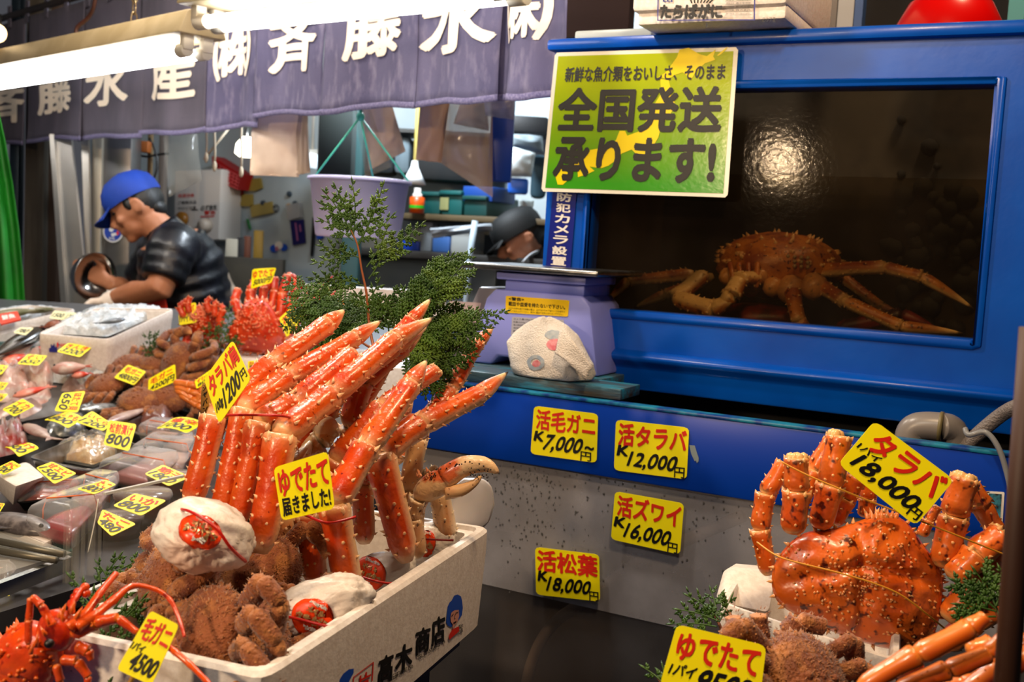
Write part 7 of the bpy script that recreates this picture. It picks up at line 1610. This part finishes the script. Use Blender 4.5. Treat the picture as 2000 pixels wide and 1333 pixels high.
for P, r_ in (([(55, 1258), (56, 1212), (60, 1170)], (8, 8, 7)), ([(62, 1166), (80, 1182), (102, 1222)], (8, 9, 10)),
              ([(142, 1240), (186, 1218), (230, 1208), (268, 1236), (300, 1262)], (13, 14, 11, 7, 6)), ([(120, 1290), (150, 1292), (172, 1322), (170, 1350)], (11, 12, 9, 5)), ([(110, 1300), (118, 1330), (110, 1380)], (10, 9, 6)), ([(150, 1262), (172, 1272), (178, 1290)], (14, 13, 6))):
    mb = MB(); crab_leg(mb, wpt([(x, y, DL - .05) for x, y in P]), [PXR(q_, DL) for q_ in r_], rg, None, False, .5, n=10, rows=4, tmax=.4); obj('leg', mb, M_lob, lob)
for P, r_ in (([(135, 1228, .94), (165, 1202, .95), (195, 1160, .97), (226, 1122, 1.0)], (12, 9, 7, 6)), ([(150, 1226, .94), (182, 1205, .95), (222, 1173, .97), (258, 1146, .99), (302, 1152, 1.0), (332, 1172, 1.0), (352, 1215, .99), (360, 1245, .98)], (11, 9, 8, 6, 5, 5, 4, 3)), ([(318, 1256, .95), (342, 1274, .93), (372, 1300, .92), (402, 1330, .90), (440, 1370, .88)], (6, 6, 6, 5, 4))):
    mb = MB(); pts = bez(wpt(P), 6); n_ = len(pts); rr = []
    for i in range(n_):
        t = i / (n_ - 1) * (len(r_) - 1); a_ = int(min(t, len(r_) - 2)); rr.append(PXR(r_[a_] + (r_[a_ + 1] - r_[a_]) * (t - a_), .97) * (1.12 if i % 6 == 0 else 1))
    mb.tube(pts, rr, 10); obj('feeler', mb, M_lob, lob)
mb = MB()
for x, y in ((146, 1168), (152, 1158), (140, 1180), (166, 1148), (168, 1160)): mb.ball(at(x, y, 1.0), PXR(9, 1), nu=10, nv=7, fn=lf)
mb.tube([at(138, 1196, .97), at(142, 1176, .99), at(164, 1146, 1.0)], PXR(6, 1), 8); obj('mouthpart', mb, M_lob, lob)

# ---- cypress
M_leaf = mat('cypress_leaf', rgb('3a5a1a'), .5, c2=rgb('284812'), nscale=30, c3=rgb('5a7826'), n3=14); M_twig = mat('cypress_twig', rgb('8a4a24'), .6)
def frond(mb, p, d, side, L, W_, rg, sp=.0075, curl=.15):
    """flat spray: axis with alternate branches, each with its own branchlets"""
    d = d.normalized(); side = (side - d * side.dot(d)).normalized(); nrm = d.cross(side)
    def strip(a, b, w_, mid=None):
        q_ = b - a; u = nrm.cross(q_).normalized() * w_; m_ = (a + b) / 2
        vs = [a - u * .5, a + u * .5, m_ + u, m_ - u, b + nrm * .0004, m_ + nrm * w_ * .5, m_ - nrm * w_ * .5]
        mb.add(vs, [(0, 5, 3), (1, 2, 5), (0, 1, 5), (3, 5, 4), (2, 4, 5), (0, 3, 6), (1, 6, 2), (0, 6, 1), (3, 4, 6), (2, 6, 4)], True)
    n = max(4, int(L / sp)); pts = []
    for i in range(n + 1):
        t = i / n; pts.append(p + d * (L * t) + side * (math.sin(t * 3) * curl * L * .3) + nrm * (-(t ** 2) * curl * L))
    for i in range(n): mb.tube([pts[i], pts[i + 1]], .0011 * (1 - .6 * i / n), 4, cap=False)
    for i in range(1, n):
        t = i / n; bl = W_ * (math.sin(math.pi * min(1, .18 + t * .82)) ** .7) * rg.uniform(.75, 1.1)
        s_ = side if i % 2 else -side
        bdn = (d * rg.uniform(.75, 1.0) + s_ * rg.uniform(.8, 1.0) + nrm * rg.uniform(-.15, .15)).normalized(); a = pts[i]; m_ = max(2, int(bl / (sp * .72)))
        prev = a
        for k in range(1, m_ + 1):
            q_ = a + bdn * (bl * k / m_) + d * (bl * .18 * (k / m_) ** 2); strip(prev, q_ + bdn * .0015, .0016)
            if k <= m_:
                sl = bl * .54 * (1 - .55 * k / m_) + .002
                for sg in (1, -1):
                    if rg.random() < .9:
                        s2 = (bdn * .85 + (d if sg > 0 else (s_ * .9 - d * .5)) * .75).normalized(); e_ = prev + s2 * sl; strip(prev, e_, .0017)
                        if sl > .007:
                            for f_, g_ in ((.4, 1), (.55, -1), (.75, 1)): strip(prev + s2 * sl * f_, prev + s2 * sl * f_ + (s2 + nrm.cross(s2) * .8 * g_).normalized() * sl * .45, .0016)
            prev = q_
    strip(pts[-2], pts[-1] + d * .004, .0014)
def cypress(label, stem, fronds, seed, stem_r=.0024, sp=.0075):
    rg = random.Random(seed); t = thing('cypress_branch', label, 'branch', wpt([stem[0]])[0])
    mb = MB(); P = bez(wpt(stem), 5); mb.tube(P, [stem_r * (1 - .6 * i / len(P)) for i in range(len(P))], 7); obj('stem', mb, M_twig, t)
    for x0, y0, d0, x1, y1, d1, w_ in fronds:
        a, b = at(x0, y0, d0), at(x1, y1, d1); q_ = b - a
        side = q_.cross(toC + UPV * rg.uniform(-.35, .35) + RGT * rg.uniform(-.35, .35)); mb = MB()
        frond(mb, a, q_, side, q_.length, PXR(w_, (d0 + d1) / 2), rg, sp); obj('frond', mb, M_leaf, t)
    return t
DC = 1.56
cypress('tall cypress branch rising behind the boiled king crab legs before the bucket', [(735, 700, 1.50), (722, 640, DC), (716, 575, DC), (706, 525, DC), (698, 478, DC), (684, 448, DC)], [
    (690, 462, DC, 632, 372, DC, 30), (692, 465, DC, 655, 360, DC, 26), (690, 460, DC, 690, 350, DC, 24), (698, 478, DC, 752, 358, DC, 26), (700, 480, DC, 735, 385, DC, 24), (705, 470, DC, 775, 420, DC, 22), (690, 470, DC, 622, 430, DC, 28), (672, 440, DC, 620, 395, DC, 18),
    (716, 522, DC, 762, 440, DC, 26), (730, 500, DC, 822, 436, 1.6, 28), (735, 510, DC, 800, 470, 1.6, 26), (704, 505, DC, 622, 478, DC, 28), (695, 500, DC, 612, 520, DC, 26), (715, 560, DC, 604, 540, DC, 28), (680, 545, DC, 608, 575, DC, 24), (720, 545, DC, 745, 500, DC, 18),
    (718, 590, DC, 742, 545, DC, 24), (722, 620, DC, 760, 580, DC, 26), (720, 612, DC, 690, 570, DC, 24)], 3)
cypress('broad cypress branch spreading from the king crab legs over the weighing scale', [(745, 720, 1.52), (772, 660, 1.54), (812, 610, 1.56), (860, 570, 1.58)], [
    (770, 640, 1.54, 880, 500, 1.58, 48), (800, 610, 1.54, 924, 498, 1.58, 44), (820, 590, 1.56, 930, 535, 1.58, 34), (780, 640, 1.53, 850, 530, 1.55, 42), (800, 620, 1.56, 930, 600, 1.60, 36), (810, 640, 1.56, 992, 615, 1.58, 34), (800, 650, 1.55, 960, 645, 1.57, 40), (790, 660, 1.55, 930, 690, 1.57, 44),
    (780, 660, 1.55, 905, 720, 1.56, 44), (790, 680, 1.56, 860, 780, 1.55, 40), (770, 640, 1.56, 790, 560, 1.56, 34), (760, 650, 1.57, 740, 580, 1.56, 36), (800, 690, 1.58, 880, 760, 1.58, 40), (775, 660, 1.57, 850, 620, 1.55, 44)], 5, sp=.0068)
cypress('dark cypress branch beneath the yellow cards beside the boiled king crab', [(740, 690, 1.60), (690, 660, 1.66), (640, 640, 1.7)], [
    (690, 655, 1.66, 560, 560, 1.74, 46), (680, 650, 1.66, 600, 575, 1.74, 40), (690, 660, 1.66, 565, 635, 1.74, 44), (700, 650, 1.64, 640, 575, 1.7, 40), (700, 650, 1.64, 700, 580, 1.68, 40), (690, 670, 1.66, 590, 660, 1.72, 42), (720, 660, 1.62, 670, 600, 1.66, 42), (720, 650, 1.62, 755, 590, 1.64, 40), (700, 670, 1.64, 620, 690, 1.7, 38), (660, 640, 1.68, 562, 600, 1.76, 40)], 6, sp=.0068)
cypress('small cypress sprig standing on the hairy crabs by the large ice box', [(320, 712, 3.0), (310, 690, 3.02), (300, 668, 3.02)], [(312, 700, 3.0, 285, 652, 3.02, 22), (312, 695, 3.0, 305, 650, 3.02, 20), (312, 698, 3.0, 335, 660, 3.04, 20), (315, 702, 3.0, 350, 676, 3.0, 18), (312, 705, 3.0, 276, 676, 3.0, 18)], 7, sp=.011)
cypress('dark cypress sprig between the rough red crab and the boiled king crab', [(440, 690, 2.95), (436, 665, 2.97), (430, 640, 3.0)], [(436, 672, 2.96, 400, 640, 3.0, 24), (436, 670, 2.96, 446, 600, 3.02, 24), (436, 672, 2.96, 464, 640, 3.0, 24), (438, 680, 2.95, 395, 680, 2.96, 24), (438, 678, 2.95, 470, 665, 2.96, 22)], 8, sp=.011)
cypress('cypress sprig lying along the counter edge beside the acrylic divider', [(205, 1190, 1.40), (235, 1130, 1.40), (262, 1098, 1.40)], [(215, 1120, 1.36, 285, 1082, 1.4, 24), (212, 1135, 1.35, 190, 1096, 1.36, 24), (225, 1130, 1.34, 300, 1105, 1.36, 26), (205, 1120, 1.36, 235, 1080, 1.38, 22), (200, 1130, 1.36, 262, 1120, 1.33, 22)], 9)
cypress('cypress sprig behind the feelers of the red spiny lobster', [(190, 1260, 1.08), (205, 1220, 1.1), (220, 1180, 1.12)], [(200, 1215, 1.1, 140, 1122, 1.12, 30), (205, 1200, 1.1, 195, 1120, 1.12, 28), (205, 1210, 1.1, 250, 1150, 1.12, 32), (212, 1215, 1.1, 288, 1185, 1.1, 34), (215, 1230, 1.08, 285, 1160, 1.1, 26), (200, 1230, 1.08, 165, 1160, 1.1, 26)], 10)
cypress('dark cypress sprig between the lobster and the card reading 4500', [(180, 1480, 1.04), (190, 1340, 1.04), (200, 1300, 1.05), (215, 1260, 1.06)], [(200, 1310, 1.04, 255, 1225, 1.05, 38), (200, 1310, 1.04, 160, 1250, 1.05, 36), (205, 1300, 1.04, 270, 1260, 1.04, 36), (195, 1330, 1.03, 240, 1300, 1.03, 38), (190, 1330, 1.03, 155, 1300, 1.02, 34), (205, 1290, 1.05, 215, 1215, 1.06, 34), (190, 1340, 1.02, 225, 1345, 1.0, 34)], 11)

# ---- near corner stall: white box, big crab, hairy crab, snow crab legs
tb = thing('side_table', 'dark table under the white box with the big boiled crab', 'table', rf(.62, 1.1, 0))
q4 = [rf(.17, 1.0, 0), rf(.30, 1.50, 0), rf(.95, 1.40, 0), rf(.95, .62, 0), rf(.33, .62, 0)]
mb = MB().hexa([V((p.x, p.y, 1.0)) for p in q4[::-1]], [V((p.x, p.y, 1.03)) for p in q4[::-1]]); obj('table_top', mb, mat('table_dark', rgb('1c1a1a'), .5), tb)
cq = sum(q4, V()) / 5; q5 = [V((cq.x, cq.y, 0)) + (p - cq) * .8 for p in q4]
mb = MB().hexa([V((p.x, p.y, 0)) for p in q5[::-1]], [V((p.x, p.y, 1.0)) for p in q5[::-1]]); obj('body', mb, MATS['table_dark'], tb)
zq = 1.125
N0, N1, B0 = onZ(1405, 1178, zq), onZ(1757, 1296, zq), onZ(1446, 1110, zq)
dv_ = (B0 - N0); dv_ = dv_.normalized() * .21; Lq = rloop([N0, N1, N1 + dv_, N0 + dv_ * (B0 - N0).length / .21 * 1.0], .08, 3)
Lq = rloop([N0, N1, N1 + dv_, B0], .09, 3)
wbx = thing('polystyrene_box', 'white polystyrene box under the big boiled king crab by the dark pole', 'box', sum(Lq, V()) / len(Lq) - V((0, 0, zq - 1.031)))
mb = MB().rings([scl(Lq, .1, 1.031 - zq), scl(Lq, .97, 1.031 - zq), scl(Lq, 1.0, -.02), scl(Lq, 1.0, -.004), scl(Lq, .985, 0), scl(Lq, .93, 0), scl(Lq, .90, -.004), scl(Lq, .86, 1.046 - zq), scl(Lq, .1, 1.046 - zq)], True); obj('tub', mb, M_foam, wbx, auto=35)
blc = [at(1405, 1180, 1.36), at(1420, 1125, 1.40), at(1445, 1110, 1.42), at(1500, 1115, 1.42), at(1515, 1140, 1.40), at(1505, 1200, 1.36)]
mb = MB().hexa([p for p in blc], [p + FWD * .035 for p in blc]); obj('raised_corner', mb, M_foam, wbx, bevel=.01)
DR = 1.26
big = thing('king_crab', 'big spotted boiled king crab tied with yellow string under the card 18,000', 'crab', at(1670, 1262, DR))
cc_ = at(1672, 1135, DR); oz = [(1726, 999), (1700, 1010), (1640, 1030), (1571, 1042), (1530, 1075), (1508, 1120), (1516, 1172), (1560, 1205), (1620, 1232), (1668, 1250), (1735, 1268), (1803, 1268), (1832, 1220), (1842, 1150), (1836, 1110), (1800, 1060), (1770, 1020)]
mb = MB(); rr_ = outline_shell(mb, cc_, [at(x, y, DR + .0) for x, y in oz], toC + UPV * .1, .034, rg, 320, rings=26, sp=.004, back=.3, groove=1.0)
for k in range(7): mb.cone(at(1722 + 9 * (k - 3), 1012, DR - .02), UPV + RGT * .15 * (k - 3), .0035, .013, 6, .4)
obj('carapace', mb, M_spot, big)
pr_ = -toC * .0 + RGT * .9 - UPV * .2
for P, r_, dd, cut in (([(1500, 1120), (1484, 1035), (1496, 965), (1532, 905)], (20, 24, 24, 20), .05, False), ([(1548, 1040), (1556, 960), (1556, 895)], (28, 30, 26), -.03, True), ([(1600, 1030), (1622, 950), (1640, 852)], (28, 31, 28), .0, True), ([(1560, 985), (1590, 920), (1625, 862)], (22, 24, 20), .05, False), ([(1622, 1022), (1648, 975), (1672, 935)], (26, 27, 24), .04, True), ([(1690, 1010), (1694, 975), (1700, 940)], (20, 20, 18), .06, False),
    ([(1840, 1105), (1862, 1010), (1886, 936)], (30, 33, 30), -.01, True), ([(1890, 945), (1916, 985), (1944, 1036)], (24, 26, 22), .03, False), ([(1860, 1130), (1905, 1085), (1958, 1046)], (30, 34, 30), -.03, True), ([(1850, 1210), (1900, 1150), (1970, 1080)], (30, 34, 30), -.01, False), ([(1800, 1046), (1814, 1018), (1832, 990)], (13, 13, 10), -.03, False), ([(1845, 1260), (1900, 1215), (1970, 1180)], (28, 30, 26), .0, False)):
    mb = MB(); crab_leg(mb, [at(x, y, DR + dd) for x, y in P], [PXR(q_, DR) for q_ in r_], rg, (RGT - UPV * .2) if P[0][0] < 1700 else (RGT * .2 - UPV), False, .75, cut=cut, n=14, rows=6, tmax=.5); obj('leg', mb, M_spot, big)
M_str = mat('yellow_string', rgb('d8922a'), .5)
for k, P in enumerate(([(1527, 903, -.06), (1580, 930, -.07), (1680, 972, -.08), (1790, 1015, -.085), (1890, 1055, -.075), (1972, 1088, -.06)], [(1479, 1060, -.0), (1510, 1082, -.04), (1545, 1096, -.06), (1640, 1120, -.075), (1715, 1143, -.078), (1763, 1165, -.075), (1810, 1200, -.065), (1853, 1235, -.03)])):
    mb = MB().tube(bez([at(x, y, DR + e_) for x, y, e_ in P], 6), .0011, 6); single('string', mb, M_str, ['yellow string tied across the legs above the crab shell', 'yellow string tied across the middle of the spotted crab shell'][k], 'string')
p = at(1750, 925, DR - .09); price_tag([(1709, 822), (1864, 938), (1788, 1028), (1637, 907)], p, toC + UPV * .1, [('タラバ', (.1, .5, .96, .95), 'r', .035, 0), ('1パイ', (.03, .42, .3, .56), 'b', .03, 0), ('18,000', (.10, .08, .88, .42), 'b', .035, .1), ('円', (.84, .06, .97, .26), 'b', .025, 0)], 'large yellow card reading 18,000 yen propped on the big boiled crab', seed=13)
g3 = 'hairy crabs by the white box'
kr = hk(1575, 1336, 1.07, UPV * .55 + toC * .75 + RGT * .5, -UPV * .55 + toC * .5 + RGT * .1, 1.04, 'hairy crab with orange brown shell in front of the white box', g3)
fz = thing('crab_claws', 'three furry crab leg ends standing up between cypress and white box', 'crab legs', at(1480, 1300, 1.12), group=None)
fz.name = 'hairy_crab_section'; TOT[fz.name] = TOT['crab_claws']
for P, r_ in (([(1440, 1300), (1438, 1250), (1432, 1206)], (19, 20, 17)), ([(1490, 1300), (1486, 1250), (1482, 1202)], (21, 22, 18)), ([(1520, 1290), (1535, 1240), (1560, 1215), (1610, 1225)], (20, 24, 24, 18)), ([(1450, 1330), (1465, 1290), (1470, 1250)], (16, 16, 14))):
    mb = MB(); W_ = [at(x, y, 1.12) for x, y in P]; crab_leg(mb, W_, [PXR(q_, 1.12) for q_ in r_], rg, None, False, .5, n=12, rows=6)
    for i in range(160):
        q_ = rg.randrange(len(W_) - 1); pp_ = W_[q_].lerp(W_[q_ + 1], rg.random()); d = V((rg.gauss(0, 1), rg.gauss(0, 1), rg.gauss(0, 1))).normalized(); mb.cone(pp_ + d * .0105, d, .0007, .004, 3, .5)
    obj('leg', mb, M_kegani, fz)
p = at(1400, 1295, 1.02); price_tag([(1322, 1220), (1497, 1262), (1482, 1385), (1288, 1342)], p, toC + UPV * .2, [('ゆでたて', (.06, .46, .95, .92), 'r', .035, 0), ('1パイ', (.05, .22, .32, .42), 'b', .03, 0), ('9500', (.34, .04, .9, .42), 'b', .035, .1)], 'yellow card with red writing in front of the furry crab legs by the wet glass', seed=14, name='price_card')
cypress('cypress sprig between the wet glass and the white box', [(1420, 1260, 1.2), (1405, 1220, 1.22), (1390, 1190, 1.24)], [(1405, 1215, 1.2, 1325, 1190, 1.24, 34), (1405, 1210, 1.2, 1345, 1160, 1.24, 34), (1400, 1215, 1.2, 1390, 1155, 1.24, 34), (1405, 1215, 1.2, 1425, 1160, 1.22, 28), (1400, 1225, 1.2, 1312, 1222, 1.24, 30)], 12)
cypress('little cypress tip behind the card with red writing at the frame bottom', [(1300, 1345, 1.1), (1285, 1325, 1.12)], [(1300, 1340, 1.1, 1255, 1302, 1.12, 20), (1300, 1345, 1.1, 1290, 1300, 1.12, 20)], 13)
cypress('dark green cypress sprig on the big boiled crab beside the dark pole', [(1960, 1230, 1.08), (1940, 1180, 1.09), (1925, 1150, 1.1)], [(1945, 1190, 1.08, 1855, 1130, 1.1, 44), (1945, 1185, 1.08, 1900, 1110, 1.1, 44), (1945, 1185, 1.08, 1960, 1105, 1.1, 40), (1945, 1195, 1.08, 1860, 1180, 1.09, 44), (1945, 1205, 1.08, 1880, 1215, 1.08, 44), (1950, 1200, 1.08, 1925, 1140, 1.1, 44)], 14)
D9 = .86
for k, (P, r_, lb) in enumerate((([(1680, 1345), (1790, 1280), (1895, 1228), (1925, 1205)], (20, 25, 23, 14), 'snow crab leg lying uppermost, ending below the cypress sprig'), ([(1750, 1350), (1850, 1310), (1930, 1278), (1960, 1245)], (18, 22, 20, 14), 'snow crab leg with a pale tip below the uppermost one'), ([(1690, 1352), (1740, 1318), (1800, 1296)], (12, 13, 10), 'thin pale snow crab leg nearest the hairy crab'), ([(1880, 1360), (1950, 1310), (2030, 1270)], (24, 28, 24), 'broad snow crab leg at the bottom corner of the frame'), ([(1930, 1330), (1985, 1270), (2040, 1230)], (18, 22, 20), 'snow crab leg rising beside the dark pole'), ([(1800, 1365), (1880, 1335), (1960, 1330)], (20, 22, 18), 'snow crab leg lowest in the orange heap'), ([(1890, 1270), (1935, 1260), (1958, 1300)], (18, 24, 20), 'short curled snow crab leg in the middle of the heap'))):
    t = thing('snow_crab_limb', lb, 'crab leg', at(P[0][0], P[0][1], D9), group='snow crab legs at the frame corner')
    mb = MB(); crab_leg(mb, [at(x, y, D9 + .01 * k) for x, y in P], [PXR(q_, D9) for q_ in r_], rg, UPV * .9 + toC * .1, False, .25, n=14, rows=3, tmax=.55); obj('shell', mb, M_snow, t)
a, b = at(2012, 700, .80), at(1964, 1240, .80)
pa = V((a.x, a.y, 0)); mb = MB().tube([at(2016, 640, .8), at(1990, 1000, .80), at(1940, 1700, .80)], PXR(24, .8), 16); single('dark_pole', mb, mat('pole_brown', rgb('3a2010'), .6), 'dark brown pole standing at the frame edge before the big crab', 'pole')
